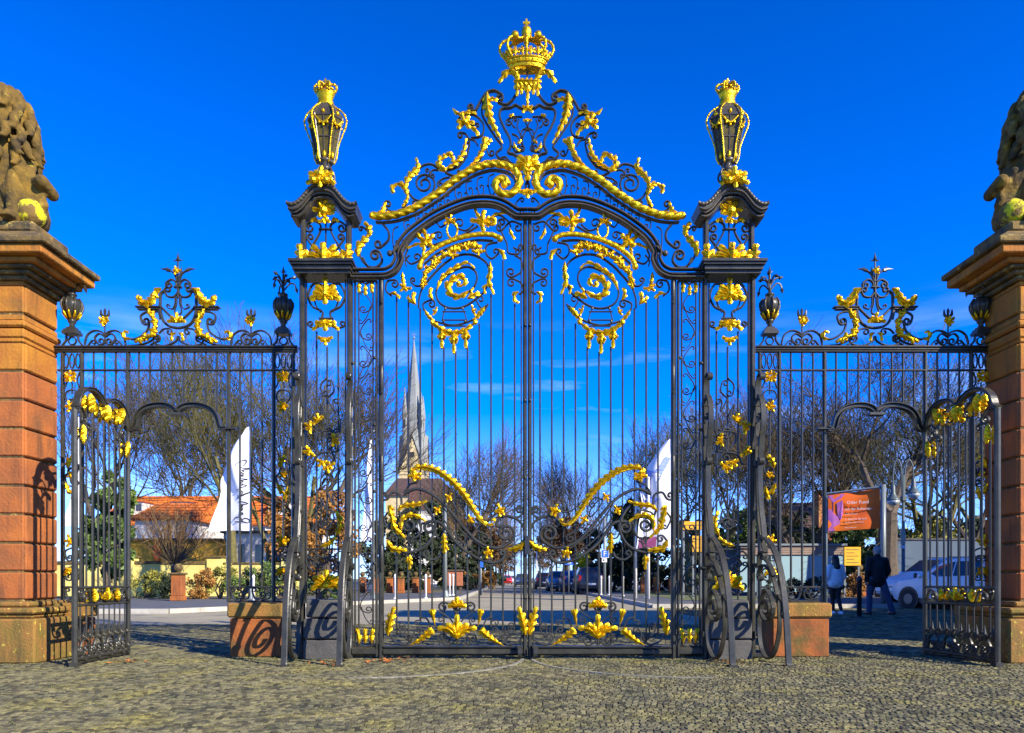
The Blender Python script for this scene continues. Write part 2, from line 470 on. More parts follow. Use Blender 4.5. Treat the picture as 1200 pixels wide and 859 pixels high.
def fan(mb, mp, c, r, n, a0, a1, w, off=0.03, lobes=3, droop=0.0):
    """palmette: n curling blades spread from c between screen angles a0..a1 (degrees, 0 right, -90 up)"""
    for i in range(n):
        q = R(a0 + (a1 - a0) * (i / (n - 1) if n > 1 else 0.5))
        mid = 1 - abs(i - (n - 1) / 2) / max(1, n - 1) * 0.5
        rr = r * (0.70 + 0.30 * mid) * (1.0 if i % 2 == 0 else 0.80)
        bend = 0.0 if n > 1 and abs(i - (n - 1) / 2) < .6 else (0.22 if i > (n - 1) / 2 else -0.22)
        e_ = (c[0] + math.cos(q + bend) * rr, c[1] + math.sin(q + bend) * rr + droop * (1 - mid))
        m_ = (c[0] + math.cos(q - bend * .6) * rr * 0.55, c[1] + math.sin(q - bend * .6) * rr * 0.55)
        leaf(mb, mp, [c, m_, e_], w * 0.92, lobes + 1, off + 0.005 * (i % 2), 0.42, 0.025)

def garland(mb, mp, pts, r, off=0.03, step=1.3, seed=1, n=7):
    rnd = random.Random(seed)
    path, ln = resample(cr(pts, 6), 4 + int(1 and sum(math.hypot(b[0] - a[0], b[1] - a[1]) for a, b in zip(pts, pts[1:])) / step))
    M = len(path)
    rad = [r * (0.40 + 0.45 * rnd.random()) * min(1, 0.4 + 5 * i / M) * min(1, 0.4 + 5 * (M - 1 - i) / M) for i in range(M)]
    path = [(p[0] + rnd.uniform(-.3, .3) * r, p[1] + rnd.uniform(-.3, .3) * r) for p in path]
    rod(mb, mp, path, rad, n, off)
    for p in path[::2]:                              # leaf tips standing off the garland
        q = rnd.uniform(0, 2 * PI)
        leaf(mb, mp, [(p[0] - math.cos(q) * r * .6, p[1] - math.sin(q) * r * .6), p, (p[0] + math.cos(q) * r * 1.5, p[1] + math.sin(q) * r * 1.5)], r * 1.5, 4, off + r * mp.s * 0.8)

def rope(mb, mp, path, r, pitch=13.0, off=0.04, n=12, strands=1, depth=0.22, taper=True):
    path, ln = resample(path, max(12, int(ln_of(path) / 0.9)))
    nn = normals2(path); M = len(path); vs = []
    for i, (p, nrm) in enumerate(zip(path, nn)):
        s_ = ln * i / (M - 1)
        for k in range(n):
            q = 2 * PI * k / n
            rr = r[0] + (r[1] - r[0]) * i / (M - 1)
            ph = (strands * q + 2 * PI * s_ / pitch) % (2 * PI)
            rr *= 1 - depth + 1.6 * depth * abs(math.sin(ph / 2))
            c, s2 = math.cos(q) * rr, math.sin(q) * rr
            vs.append(mp((p[0] + nrm[0] * c, p[1] + nrm[1] * c), off + s2 * mp.s))
    fs = [tuple(range(n)), tuple(reversed(range((M - 1) * n, M * n)))]
    for i in range(M - 1):
        for k in range(n):
            k2 = (k + 1) % n
            fs.append((i * n + k, i * n + k2, (i + 1) * n + k2, (i + 1) * n + k))
    mb.add(vs, fs)
def ln_of(path): return sum(math.hypot(b[0] - a[0], b[1] - a[1]) for a, b in zip(path, path[1:]))

# one-call part makers
def scroll(par, mp, pts, a=None, b=None, w=1.9, t=0.032, off=0.0, name='scroll', m=None, n=6):
    mb = MB(); strip(mb, mp, sc(pts, a, b, n), w, t, off)
    return mb.obj(name, m or IRON, par)
def gleaf(par, mp, pts, w, lobes=6, off=0.03, tip=0.0, shape='lens', name='gilded_leaf', curl_end=None):
    mb = MB(); leaf(mb, mp, pts, w, lobes, off, 0.42, tip, shape)
    if curl_end: 
        p = curl_end; knob(mb, mp, (p[0], p[1]), p[2], off + 0.02)
    return mb.obj(name, GOLD, par)
def gfan(par, mp, c, r, n, a0, a1, w, off=0.03, name='gilded_palmette', extra=None, lobes=3):
    mb = MB(); fan(mb, mp, c, r, n, a0, a1, w, off, lobes)
    if extra: extra(mb)
    return mb.obj(name, GOLD, par)
def vbar(par, mp, x, y0, y1, w=2.2, t=0.022, off=0.0, name='bar', m=None):
    mb = MB(); strip(mb, mp, [(x, y0), (x, y1)], w, t, off)
    return mb.obj(name, m or IRON, par)
def hbar(par, mp, y, x0, x1, w=3, t=0.03, off=0.0, name='rail', m=None):
    mb = MB(); strip(mb, mp, [(x0, y), (x1, y)], w, t, off)
    return mb.obj(name, m or IRON, par)
# ---------------------------------------------------------------- the great gate
DG = F * H / 94.0                     # distance of the gate's plane
GL = plane(DG)                        # as drawn (left half)
AX = 618.0
GR = GL.mirror(AX)                    # right half
def base(px, D, z=0.0): return ((px - CX) / F * D, D, z)

def gate_leaf(mp, label, flip):
    t = thing('gate_leaf', label, 'gate leaf', (mp((540, 772))[0], DG, 0), 'the two leaves of the great gate')
    # stiles and rails
    vbar(t, mp, 446.5, 322, 771, 6.0, 0.06, 0.0, 'hinge_stile')
    mb = MB(); strip(mb, mp, [(441.6, 330), (441.6, 769)], 2.6, 0.035, 0.02)
    mb.obj('stile_moulding', IRON, t)
    vbar(t, mp, 615.2, 250, 770, 4.6, 0.06, 0.0, 'meeting_stile')
    vbar(t, mp, 610.8, 262, 756, 1.6, 0.03, 0.005, 'stile_fillet')
    for y0, y1 in ((329, 353), (431, 458), (536, 559), (641, 665)):
        mb = MB(); c = mp((448, y1), 0.045)
        h = (y1 - y0) * mp.s
        mb.lathe([(0.004, -0.05), (0.016, -0.035), (0.012, -0.02), (0.022, 0), (0.022, h), (0.012, h + 0.02), (0.004, h + 0.04)], c, 8)
        mb.obj('hinge', IRON, t, True)
    for y in (382, 470, 560, 650, 700):
        mb = MB(); knob(mb, mp, (615.2, y), 2.1, 0.035); mb.obj('rivet', IRON, t, True)
    for y0, y1 in ((756.5, 758.6), (759.2, 768.3)):
        hbar(t, mp, (y0 + y1) / 2, 449.6, 612.8, y1 - y0, 0.07 if y1 > 760 else 0.085, 0, 'bottom_rail')
    # caster at the meeting corner
    mb = MB(); c = mp((609, 764), 0.09)
    mb.tube([(c[0] - 0.022, c[1], c[2]), (c[0] + 0.022, c[1], c[2])], 0.07, 14)
    w_ = mb.obj('caster', IRON, t)
    mb = MB(); mb.box(c[0] - 0.035, c[0] + 0.035, c[1] - 0.01, c[1] + 0.06, c[2] + 0.0, c[2] + 0.085); mb.obj('caster_fork', IRON, t)
    # upright bars: top row down to the swan-neck, then below it
    tops = [347, 345, 361, 379, 406, 412, 406, 379, 344, 305, 356]
    mids = [576, 576, 560, 553, 556, 570, 584, 598, 606, 602, 604]
    lows = [650, 657, 652, 656, 644, 638, 650, 656, 658, 648, 648]
    bots = [748, 752, 727, 716, 752, 752, 716, 718, 735, 741, 740]
    for k in range(11):
        x = 464.6 + 13.85 * k
        vbar(t, mp, x, tops[k], mids[k], 2.1, 0.022, -0.012)
        vbar(t, mp, x, mids[k], lows[k], 1.5, 0.014, -0.02)
        vbar(t, mp, x, lows[k], bots[k], 2.1, 0.022, -0.012)
    S = lambda *a, **k: scroll(t, mp, *a, **k)
    G = lambda *a, **k: gleaf(t, mp, *a, **k)
    # ---- head of the leaf under the arch
    gfan(t, mp, (567, 261), 15, 5, 20, 345, 8, 0.03, lobes=3)
    G([(574, 257), (582, 252), (592, 251)], 4, 4)
    G([(564, 258), (559, 252), (557, 246)], 5, 3)
    S([(574, 255), (585, 252), (595.6, 259.7), (598.6, 266)], None, None, 1.6)
    S([(523, 262), (516, 266), (511, 259)], None, (4, 1.0, -1), 1.4)
    S([(500, 289.6), (520, 283), (543, 274.6), (560, 265)], None, None, 1.8)
    S([(537, 268), (546, 270), (555, 263)], (6.5, 1.3, 1), None, 1.4)
    mb = MB(); rod(mb, mp, [(530 + 6.2 * math.cos(q), 270.5 + 9.5 * math.sin(q)) for q in [2 * PI * i / 20 for i in range(21)]], 1.3, 6, 0.02)
    mb.obj('gilded_ring', GOLD, t, True)
    gfan(t, mp, (528, 262), 8, 5, 170, 380, 5, 0.04)
    gfan(t, mp, (500, 283), 13, 5, -100, 200, 7.5, 0.03)
    G([(495, 286), (487, 288), (478, 292)], 4, 4)
    G([(498, 287), (497, 294), (496, 301)], 4.5, 3)
    S([(512, 281), (505, 276), (512, 272)], None, (4.5, 1.1, 1), 1.4)
    S([(478, 292), (475, 301), (481, 309), (490, 306)], None, (5, 1.1, -1), 1.8)
    S([(476, 312), (475, 305), (480, 299)], None, None, 1.4)
    mb = MB(); rope(mb, mp, cr([(492.7, 312), (497, 303.6), (512, 291.5), (530.5, 283), (545.7, 278.6), (561, 276.3), (576, 276.6), (585, 280)]), (2.9, 2.9), 8, 0.035, 10, 1, 0.10)
    knob(mb, mp, (492.3, 314), 4, 0.035); knob(mb, mp, (586, 281.5), 4, 0.035)
    mb.obj('gilded_bar', GOLD, t, True)
    S([(497, 309), (512, 297), (530.5, 288), (545.7, 283.5), (561, 281), (578, 282)], None, None, 1.6, 0.05, -0.01, name='moulding', m=IRON2)
    mb = MB(); garland(mb, mp, [(495.7, 336), (496.5, 329), (503, 317), (515.4, 304.5), (530.5, 295.5), (545.7, 290.5), (562, 292)], 3.6, 0.03, 1.4, 3)
    for p, r_ in (((561, 294), 5), ((531, 299), 4.2), ((513, 308), 3.2), ((497, 334), 3)): fan(mb, mp, p, r_ * 1.7, 5, 30, 150, r_, 0.05)
    mb.obj('gilded_garland', GOLD, t, True)
    ring = [(494.5, 338), (504.8, 324.8), (520, 309.6), (535, 300), (550, 298), (564, 303), (571.4, 311), (573, 324.8), (568.4, 340), (557.8, 350.5), (542.7, 359.6),
            (527.5, 361), (515.4, 355), (511, 344.4), (514, 334), (523, 323), (535, 315.7), (547, 312.6), (556, 317), (559, 326), (554.8, 337), (545.7, 344.4)]
    S(ring, None, None, 2.2, 0.035, name='spiral')
    S([(494.5, 338), (491, 350), (490.5, 361)], None, None, 2.0)
    mb = MB(); leaf(mb, mp, [(549, 342), (541, 348), (532, 348), (526, 342), (526, 335), (531, 329), (538, 325.5), (544.5, 328), (545, 333), (540, 337), (536, 334)], 9.5, 13, 0.03, 0.4, 0.02, 'lens'); knob(mb, mp, (538, 333.5), 2.6, 0.05)
    mb.obj('gilded_spiral', GOLD, t)
    G([(512, 341), (518, 327), (530, 317), (546, 309), (556, 315)], 6, 9, 0.03)
    G([(508, 353), (504, 346), (506, 339)], 6, 4)
    G([(548, 351), (555, 347), (562, 345)], 8, 4); G([(556, 349), (552, 343), (555, 339)], 4, 3)
    G([(574.4, 308), (574.6, 320), (573, 331), (578.5, 345)], 7, 6, 0.03)
    G([(571, 334), (567, 338), (569, 345)], 4, 3)
    G([(487.5, 358), (484, 352), (486, 344)], 7, 4); G([(485, 357), (480, 352), (478, 349)], 5, 3)
    S([(496.7, 364), (496, 356), (503, 352)], None, (5, 1.2, 1), 1.8)
    S([(496.7, 362), (505, 374), (521, 379.5), (532, 381), (546, 378), (557.6, 372.4), (567.6, 364), (572, 356)], None, None, 2.0)
    S([(570, 358), (564, 361), (559, 354)], None, (5, 1.1, 1), 1.6)
    G([(568, 361), (562, 369), (555, 376)], 7, 6); G([(498, 364), (502, 371), (509, 377)], 5, 5)
    gfan(t, mp, (512, 367), 6, 3, 150, 260, 4); gfan(t, mp, (553, 366), 7, 3, 280, 400, 4)
    mb = MB()
    for path in ([(522, 361), (519.5, 369), (518, 376)], [(542, 361), (545, 369), (547, 376)], [(518, 365.2), (546, 365.2)], [(519, 375), (546, 375)], [(520, 382), (546, 382)]):
        strip(mb, mp, path, 1.3, 0.025)
    for p in ((522, 362), (542, 362), (520, 377), (545, 377)): knob(mb, mp, p, 1.7, 0.015)
    mb.obj('bracket', IRON, t)
    mb = MB()
    leaf(mb, mp, [(505, 377), (512, 383), (521, 389), (532, 391.5), (543, 389), (552, 383), (559, 377)], 8.5, 11, 0.035)
    for cx_, y0, y1 in ((518, 389, 408), (532, 392, 414), (546, 389, 408)):
        leaf(mb, mp, [(cx_, y0 - 2), (cx_, (y0 + y1) / 2), (cx_, y1)], 12, 4, 0.03, 0.5, 0, 'head'); knob(mb, mp, (cx_, y1), 1.6, 0.02)
        fan(mb, mp, (cx_, y0 + 2), 8, 3, 60, 120, 5, 0.045)
    for p in ((507, 379), (557, 379)): knob(mb, mp, p, 3.2, 0.04)
    mb.obj('gilded_pelmet', GOLD, t)
    # scrolls against the meeting stile
    S([(589, 269), (598.6, 259.7), (608, 262)], (4.5, 1.0, 1), (5, 1.1, 1), 1.8)
    S([(584, 263), (590, 277), (594, 286), (595.5, 296), (605, 298)], (4.6, 1.2, 1), (3.5, 1.0, -1), 1.8)
    S([(601.5, 290), (607, 293)], None, (4.2, 1.1, -1), 1.6)
    G([(597, 268), (599, 275), (603, 281)], 4.5, 4)
    S([(583, 284), (571, 287), (569.5, 297), (576, 303), (583, 298)], None, (4, 1.0, -1), 1.9)
    G([(584, 293), (589, 298), (591, 305)], 6, 4, 0.03, 0.02)
    S([(603, 299), (611, 305), (610.7, 318), (602, 324)], None, (6, 1.3, 1), 1.9)
    S([(602, 327), (611, 332), (613, 341), (608, 345)], (5.2, 1.2, -1), None, 1.8)
    G([(608, 343), (603, 346), (603, 355)], 6, 4, 0.03, 0.02); G([(604, 354), (608, 356)], 4, 2)
    # scrolls against the hinge stile
    S([(459, 347), (452, 340), (454, 330), (461, 328)], None, (5, 1.2, 1), 1.9)
    G([(457, 345), (463, 345), (469, 350)], 5, 4)
    G([(472, 320), (472.5, 328), (475, 336)], 5, 5)
    gfan(t, mp, (475.5, 337), 8, 5, 30, 240, 5)
    S([(494, 335), (487, 335), (482, 331)], None, (3.4, 1.1, 1), 1.7)
    # ---- the swan-neck
    mb = MB()
    leaf(mb, mp, [(490, 562), (483, 557), (487, 549.5), (498.7, 548.2), (513, 552.5), (528, 562.6), (541, 575.6), (551, 590), (560.6, 605), (570, 614.5), (578.5, 613.5), (580, 608)], 9.5, 30, 0.05, 0.45, 0, 'lens')
    rod(mb, mp, cr([(498.7, 550), (513, 554.5), (528, 564.6), (541, 577.6), (551, 592), (560.6, 607), (570, 616)]), 1.8, 6, 0.05)
    fan(mb, mp, (487, 559), 8, 5, 30, 330, 6, 0.06); knob(mb, mp, (578, 609.5), 2.2, 0.05)
    mb.obj('gilded_swan_neck', GOLD, t)
    S([(455.5, 583), (460, 577), (469, 580), (470.5, 592)], (5.5, 1.2, 1), None, 2.6)
    S([(473, 579), (487, 573), (502, 577), (516.6, 587), (531, 603), (546, 621), (559, 634), (573.6, 641), (586.6, 641.6), (598, 635)], None, (11, 1.6, -1), 3.6, 0.045)
    S([(582, 612), (587, 606), (597, 605), (609.5, 611.5), (615, 624.5), (611.5, 636), (596, 642)], (4, 0.7, -1), None, 3.0, 0.045)
    S([(505, 611), (516.6, 613), (526, 624.5), (537.8, 639), (551, 649), (564, 656), (578.5, 659.5), (588, 656), (591.5, 650)], (7.5, 1.3, -1), (3.4, 1.1, -1), 3.6, 0.045)
    S([(518, 592), (530, 609), (545, 626), (567, 642)], None, None, 1.7, 0.025)
    S([(518, 606), (532, 625), (548, 640), (566, 652)], None, None, 1.7, 0.025)
    for x_, y_ in ((545, 628), (553, 637), (561, 643)): vbar(t, mp, x_, y_ - 2, y_ + 12, 1.1, 0.02, 0, 'brace_bar')
    S([(497, 592), (505, 602), (510, 617), (504, 634), (492, 644), (476, 648)], None, None, 3.0, 0.045)
    S([(467, 598), (472, 611), (474, 620)], None, None, 2.4)
    S([(503, 613), (494, 614), (493, 622), (487, 630), (475, 630)], None, None, 2.6)
    S([(493, 618), (489, 607), (480, 606)], None, (9, 1.6, -1), 2.8, 0.045)
    G([(471, 622), (471, 611), (478, 604.5), (488, 604.5), (499, 611)], 6.5, 8, 0.035)
    G([(466, 599), (474, 593), (488, 591.5), (500, 588)], 7, 8, 0.035, 0.02)
    G([(463, 598), (457, 595), (460, 605), (463, 618), (475, 630)], 8, 9, 0.035)
    G([(454.5, 633), (461, 643), (477, 645)], 8.5, 6, 0.035)
    S([(454, 634), (458, 629)], None, (4.5, 1.2, 1), 2.2)
    S([(475, 645), (482, 640), (484, 634)], None, (3.4, 1.0, -1), 1.7)
    S([(488, 633), (481, 637), (478, 633)], None, (3, 1.0, 1), 1.7)
    G([(480.7, 650), (481, 658), (480, 667)], 6, 5); G([(478, 652), (477, 658)], 4, 2)
    G([(520.5, 625), (521, 636), (521, 648)], 8, 6, 0.035); G([(523, 640), (525, 645)], 4, 2)
    gfan(t, mp, (526, 583), 6, 4, 120, 400, 4); gfan(t, mp, (513, 598), 6, 4, 120, 400, 4.5)
    gfan(t, mp, (552, 609), 6, 4, 60, 330, 4.5); gfan(t, mp, (572.5, 648), 7, 5, 120, 400, 4.5)
    G([(617, 633.5), (608, 642), (596, 644)], 8, 6, 0.035)
    gfan(t, mp, (586, 598.5), 7.5, 5, 100, 400, 5); S([(588, 605), (586, 600)], None, (3.5, 1.1, 1), 1.6)
    S([(591, 601), (597, 606), (607, 606), (612, 602)], None, (5, 1.2, -1), 2.5)
    S([(602, 600), (606, 594)], None, (3, 1.0, 1), 1.5)
    mb = MB(); strip(mb, mp, [(538 + 7 * math.cos(q) * .86 - 11.5 * math.sin(q) * -.45, 595 + 7 * math.cos(q) * .45 * -1 * -1 + 11.5 * math.sin(q) * .86) for q in [2 * PI * i / 24 for i in range(25)]], 1.6, 0.03)
    mb.obj('oval_ring', IRON, t)
    S([(552, 612), (560, 622), (569, 626)], None, (5, 1.2, 1), 1.8)
    S([(498, 652), (505, 656), (514, 653), (517.5, 647)], (4, 1.1, 1), None, 2.6)
    S([(474, 600), (484, 598), (491, 603)], (4, 1.0, -1), None, 1.8)
    S([(509, 622), (513, 630), (520, 631)], None, (4, 1.2, -1), 1.9)
    S([(530, 586), (538, 583), (544, 588)], None, (4, 1.2, 1), 1.7)
    S([(487, 566), (480, 568), (474, 577)], (3.5, 1.1, -1), None, 1.9)
    S([(556, 590), (566, 598), (575, 600)], None, (4, 1.1, -1), 1.6)
    S([(597, 640), (604, 645), (612, 645)], None, (3, 1.0, -1), 1.8)
    S([(455, 600), (450, 608), (454, 618)], None, (3, 1.0, -1), 1.8)
    S([(592, 652), (600, 653), (605, 648)], None, (3, 1.1, -1), 1.8)
    S([(476, 648), (468, 648), (462, 644)], None, (3, 1.1, 1), 1.8)
    # ---- foot of the leaf
    for fl in (0, 1):
        m2 = mp if not fl else mp.mirror(535.3)
        s2 = lambda *a, **k: scroll(t, m2, *a, **k)
        s2([(527, 752), (522, 744), (516, 744)], None, (4, 1.2, -1), 1.8)
        s2([(489, 752), (484, 744), (488, 737)], None, (3.4, 1.1, 1), 1.7)
        s2([(535, 719), (529, 709), (521, 706.2)], None, (5.6, 1.25, -1), 2.4)
        s2([(513.5, 716), (521, 720.5), (529, 727), (535, 737)], None, None, 1.6)
        s2([(533, 751), (528, 755)], None, (6, 1.3, 1), 1.9)
        s2([(493, 724), (500, 725), (504, 734), (503, 742)], None, None, 1.9)
        s2([(494, 728), (490, 727)], None, (3, 1.0, -1), 1.5)
        s2([(510, 734), (516, 735), (520, 729)], None, (4, 1.15, -1), 1.6)
        s2([(505, 744), (514, 737), (525, 735)], None, None, 1.6)
        s2([(456.7, 743), (463, 751.7), (474, 755.5), (481, 751)], None, (4.6, 1.25, -1), 2.0)
        s2([(466, 742), (474, 742), (475, 734)], None, (4.2, 1.2, -1), 1.6)
        s2([(478.5, 735), (478.3, 742), (472, 745), (468, 738)], None, (3.4, 1.0, 1), 1.5)
        gleaf(t, m2, [(455, 744), (457.5, 730), (462.5, 712)], 11, 7, 0.035, 0.03)
        gleaf(t, m2, [(479, 757), (493, 749), (507, 738)], 12, 8, 0.035, 0.03, 'tail')
        gleaf(t, m2, [(510.5, 734), (508.5, 725), (507, 715)], 9.5, 4, 0.035, 0.03, 'tail')
    gfan(t, mp, (536, 711), 11, 5, 195, 345, 8.5, 0.04, extra=lambda mb: knob(mb, mp, (536, 710), 2.2, 0.03))
    gfan(t, mp, (536, 748), 27, 5, 222, 318, 11.5, 0.04, extra=lambda mb: (leaf(mb, mp, [(531, 741), (536, 744), (541, 741)], 7, 3, 0.06), knob(mb, mp, (536, 733), 3.4, 0.05)), lobes=4)
    vbar(t, mp, 535.3, 712, 757, 2.2, 0.022, 0.0, 'spindle')
    return t

leaf_l = gate_leaf(GL, 'tall black wrought iron gate leaf with gilded spiral and swan neck, nearer the church spire', False)
leaf_r = gate_leaf(GR, 'tall black iron gate leaf with gilded spiral and swan neck before the parked cars', True)
# lock on the right leaf's stile
mb = MB(); c = GR((615, 640), 0.05); mb.box(c[0] - 0.06, c[0] - 0.01, c[1] - 0.02, c[1] + 0.03, c[2] - 0.10, c[2] + 0.12); mb.obj('lock_case', BLACKP, leaf_r)

# ---------------------------------------------------------------- overthrow: arch, crest and crown
ov = thing('gate_overthrow', 'gilded wrought iron crest over the double arch, with shield and royal crown on top', 'gate crest', (GL((618, 250))[0], DG, GL((618, 255))[2]))
arch = [(413, 323), (445, 323), (455, 321.6), (463.5, 316), (468.5, 306), (467.5, 298), (472, 289), (479, 279.5), (490, 270), (508, 257.5), (528, 247.5), (547.5, 240.5), (565, 238.3), (580, 239.6), (592, 244.3), (602, 251), (607, 253), (618, 253)]
for mp in (GL, GR):
    ap = cr(arch, 5)
    nn = normals2(ap)
    def offp(d): return [(p[0] + n[0] * d, p[1] + n[1] * d) for p, n in zip(ap, nn)]
    mb = MB(); strip(mb, mp, ap, 6.5, 0.10, 0.0); mb.obj('arch_beam', IRON2, ov)
    for d, w_, of in ((-4.6, 2.6, 0.075), (4.6, 2.6, 0.075), (0.0, 1.6, 0.06)):
        mb = MB(); strip(mb, mp, offp(d), w_, 0.06 if d else 0.03, of); mb.obj('arch_moulding', IRON2, ov)
    mb = MB(); knob(mb, mp, (458, 300), 3.6, 0.07); strip(mb, mp, cr([(458, 300), (463, 297.5), (468, 292)]), 2.4, 0.06, 0.07); mb.obj('arch_knob', IRON2, ov, True)
    S = lambda *a, **k: scroll(ov, mp, *a, **k)
    G = lambda *a, **k: gleaf(ov, mp, *a, **k)
    # the twisted gilded rope and the dark bar under it
    rp = cr([(437, 255), (447, 256), (462, 254.5), (476, 250.3), (488.7, 244.7), (502.6, 236), (516.6, 226.6), (527.8, 217.5), (541.6, 208), (553, 201.5), (565, 197), (576.6, 194.6), (588, 195.7), (598.7, 199), (605.7, 205.6), (609, 215), (606, 223), (600, 229), (590.5, 230), (582.4, 225), (581, 217), (586, 212), (593, 214), (594, 219)], 6)
    mb = MB(); rope(mb, mp, rp, (4.2, 4.2), 10.5, 0.05, 18, 3, 0.20); knob(mb, mp, (437, 255), 4.0, 0.05); knob(mb, mp, (591, 219), 4.6, 0.05)
    mb.obj('gilded_rope', GOLD, ov, True)
    rn = normals2(rp)
    i0, i1 = 3, int(len(rp) * 0.80)
    sgn = 1
    mb = MB(); strip(mb, mp, [(p[0] + n[0] * 5.0 * sgn, p[1] + n[1] * 5.0 * sgn) for p, n in list(zip(rp, rn))[i0:i1]], 1.7, 0.06, 0.0); mb.obj('rope_bar', IRON2, ov)
    # tracery between rope and arch
    lo = [p for p in rp[:95]]
    up = offp(-6)
    mb = MB()
    def rope_y(x): return min(lo, key=lambda p: abs(p[0] - x))[1] + 5.5
    def arch_y(x): return min([p for p in up if p[0] > 470 or p[1] > 285], key=lambda p: abs(p[0] - x))[1] - 1.0
    x = 463.0; k = 0
    while x < 577:
        y0, y1 = rope_y(x), arch_y(x); g = y1 - y0
        if g > 3:
            w_ = min(5.0, g * 0.30)
            strip(mb, mp, sc([(x + w_ * 0.8, y0 + g * 0.12), (x - w_ * 0.4, y0 + g * 0.22), (x - w_ * 0.5, y0 + g * 0.6), (x + w_ * 0.1, y1 - g * .1), (x + w_ * .9, y1 - g * 0.2), (x + w_ * 0.9, y0 + g * 0.55)], None, (w_ * 0.5, 0.8, -1), 4), 1.25, 0.02)
            knob(mb, mp, (x + w_ * 1.9, y0 + g * 0.5), 1.5, 0.0, 1, 6)
        x += 8.5 if g < 14 else 13; k += 1
    mb.obj('tracery', IRON, ov)
    S([(449, 263), (455, 271), (455, 281), (447, 289)], None, (5, 1.1, 1), 2.6, 0.04)
    S([(425, 302), (431, 312), (441, 313), (447.5, 306), (446, 298)], None, (6.5, 1.4, -1), 2.8, 0.04)
    S([(421, 296), (423.5, 304), (431, 312.3)], None, None, 2.4, 0.04)
    G([(420, 302), (421, 291), (428, 282), (435, 274)], 10, 7, 0.03); G([(434, 278), (433, 268), (428, 264)], 8, 5, 0.03, 0.04); S([(430, 270), (425, 266)], None, (3, 1.1, -1), 1.8)
    # climbing scrolls above the rope
    S([(478, 232), (474, 242), (466, 247.6), (457, 247.4), (451.5, 243)], None, (4.6, 1.25, 1), 2.2)
    G([(441, 251), (448, 249), (452, 239)], 6, 5, 0.03); G([(448, 251), (456, 250)], 4, 3)
    G([(479, 229), (477, 236), (472, 243)], 5, 5)
    G([(478, 231), (475, 222), (469, 217), (463, 219)], 7.5, 7, 0.035); G([(466, 218), (460, 222), (462, 229)], 6.5, 4, 0.035, 0.05); knob_mb = None
    S([(476, 216), (480, 227), (486, 233.5), (494, 235), (504, 230), (508.5, 221)], None, (12.5, 1.7, -1), 2.2)
    G([(475.5, 224), (477, 214), (483, 205), (490, 198), (488, 187)], 8.5, 9, 0.03); G([(484, 205), (489, 205), (491, 200)], 4, 3)
    S([(490, 198), (497, 193.3), (506, 192.5), (514, 198)], None, None, 2.2)
    S([(514, 199.5), (507, 199.5), (504, 204)], None, (3.4, 1.1, -1), 1.5)
    S([(527, 207.5), (519, 209.5), (514, 213)], None, (3.8, 1.2, -1), 1.5)
    S([(522, 202), (532, 206), (543, 203)], None, None, 2.6)
    mb = MB(); leaf(mb, mp, [(522, 203), (515, 196), (516, 184)], 8, 5, 0.03); leaf(mb, mp, [(518, 190), (524, 183), (531, 186), (530, 191)], 7, 5, 0.04); leaf(mb, mp, [(516, 195), (520, 200), (524, 200)], 5, 3, 0.05)
    mb.obj('gilded_leaf', GOLD, ov)
    G([(523, 199), (534, 193), (543, 182), (546.5, 166)], 7, 9, 0.03, 0.03)
    S([(536, 197), (546, 184), (550, 168), (546.5, 158), (541, 155.4)], None, (3.6, 1.1, -1), 2.0)
    S([(523, 199), (528, 198), (536.8, 193.8), (547, 182)], None, None, 2.4, off=-0.01)
    S([(552, 161), (560, 161), (566, 156), (566, 145), (558, 136), (549, 134), (540, 137), (535, 143)], None, None, 1.9)
    S([(558, 145), (554, 147)], (2.5, 1, 1), (2.5, 1, 1), 1.1)
    G([(530.5, 129), (538, 135.4), (550.7, 133), (558, 135)], 5.5, 7, 0.03); knob2 = None
    gfan(ov, mp, (545, 147), 11, 6, 150, 400, 7.5, 0.035, extra=lambda mb: knob(mb, mp, (546, 146.5), 3, 0.06))
    G([(550, 150), (557, 154), (560, 160)], 6, 4)
    G([(541, 205), (555, 193), (565, 180), (569, 165)], 10, 9, 0.03, 0.04, 'tail')
    G([(568, 172), (576, 166)], 6, 3, 0.04)
    S([(566, 180), (560, 191), (551, 200)], None, None, 2.0, off=-0.01)
    # shield and its supporters
    S([(551.5, 129), (557, 129), (563, 119), (570, 109), (579, 106), (587, 110)], (3.6, 1.15, 1), (4.6, 1.1, 1), [1.6] * 20 + [2.6] * 100 if False else 2.9, 0.045)
    S([(566.8, 117), (564.7, 132), (570, 144.5), (580, 160), (588, 172), (581.5, 179.5), (586, 186), (596, 189), (609, 197)], None, None, 2.2, 0.035)
    mb = MB(); leaf(mb, mp, [(571, 112), (571, 124), (574, 140), (581, 155), (588.5, 169)], 14, 12, 0.035, 0.5, 0, 'head'); leaf(mb, mp, [(573, 120), (578, 119), (583, 121)], 6, 3, 0.05)
    leaf(mb, mp, [(569, 118), (571, 114)], 5, 2, 0.05)
    mb.obj('gilded_leaf', GOLD, ov)
    S([(583.5, 119.4), (592.6, 122.6), (600, 117.5), (605, 110)], None, None, 2.6, 0.045)
    S([(618, 128), (610, 126.4), (604, 123.2), (598, 126), (587.6, 127.8), (585.4, 136), (590, 148.7), (597.5, 162.6), (598, 172.4), (595.4, 178.6), (602.4, 181), (609.4, 187), (614, 188)], None, (2.5, 0.8, -1), 2.6, 0.045, name='shield_edge')
    S([(612, 137), (602, 137), (595, 140)], None, (4, 1.2, -1), 1.2); S([(608, 140), (606, 149), (612, 162), (613, 172)], None, (4, 1, 1), 1.2)
    S([(600, 157), (606, 160), (612, 170)], None, None, 1.4); S([(622, 140), (615, 155), (611, 165)], None, None, 1.2)
    S([(600, 171), (604, 178), (612, 177)], None, (3.5, 1.0, -1), 1.4)
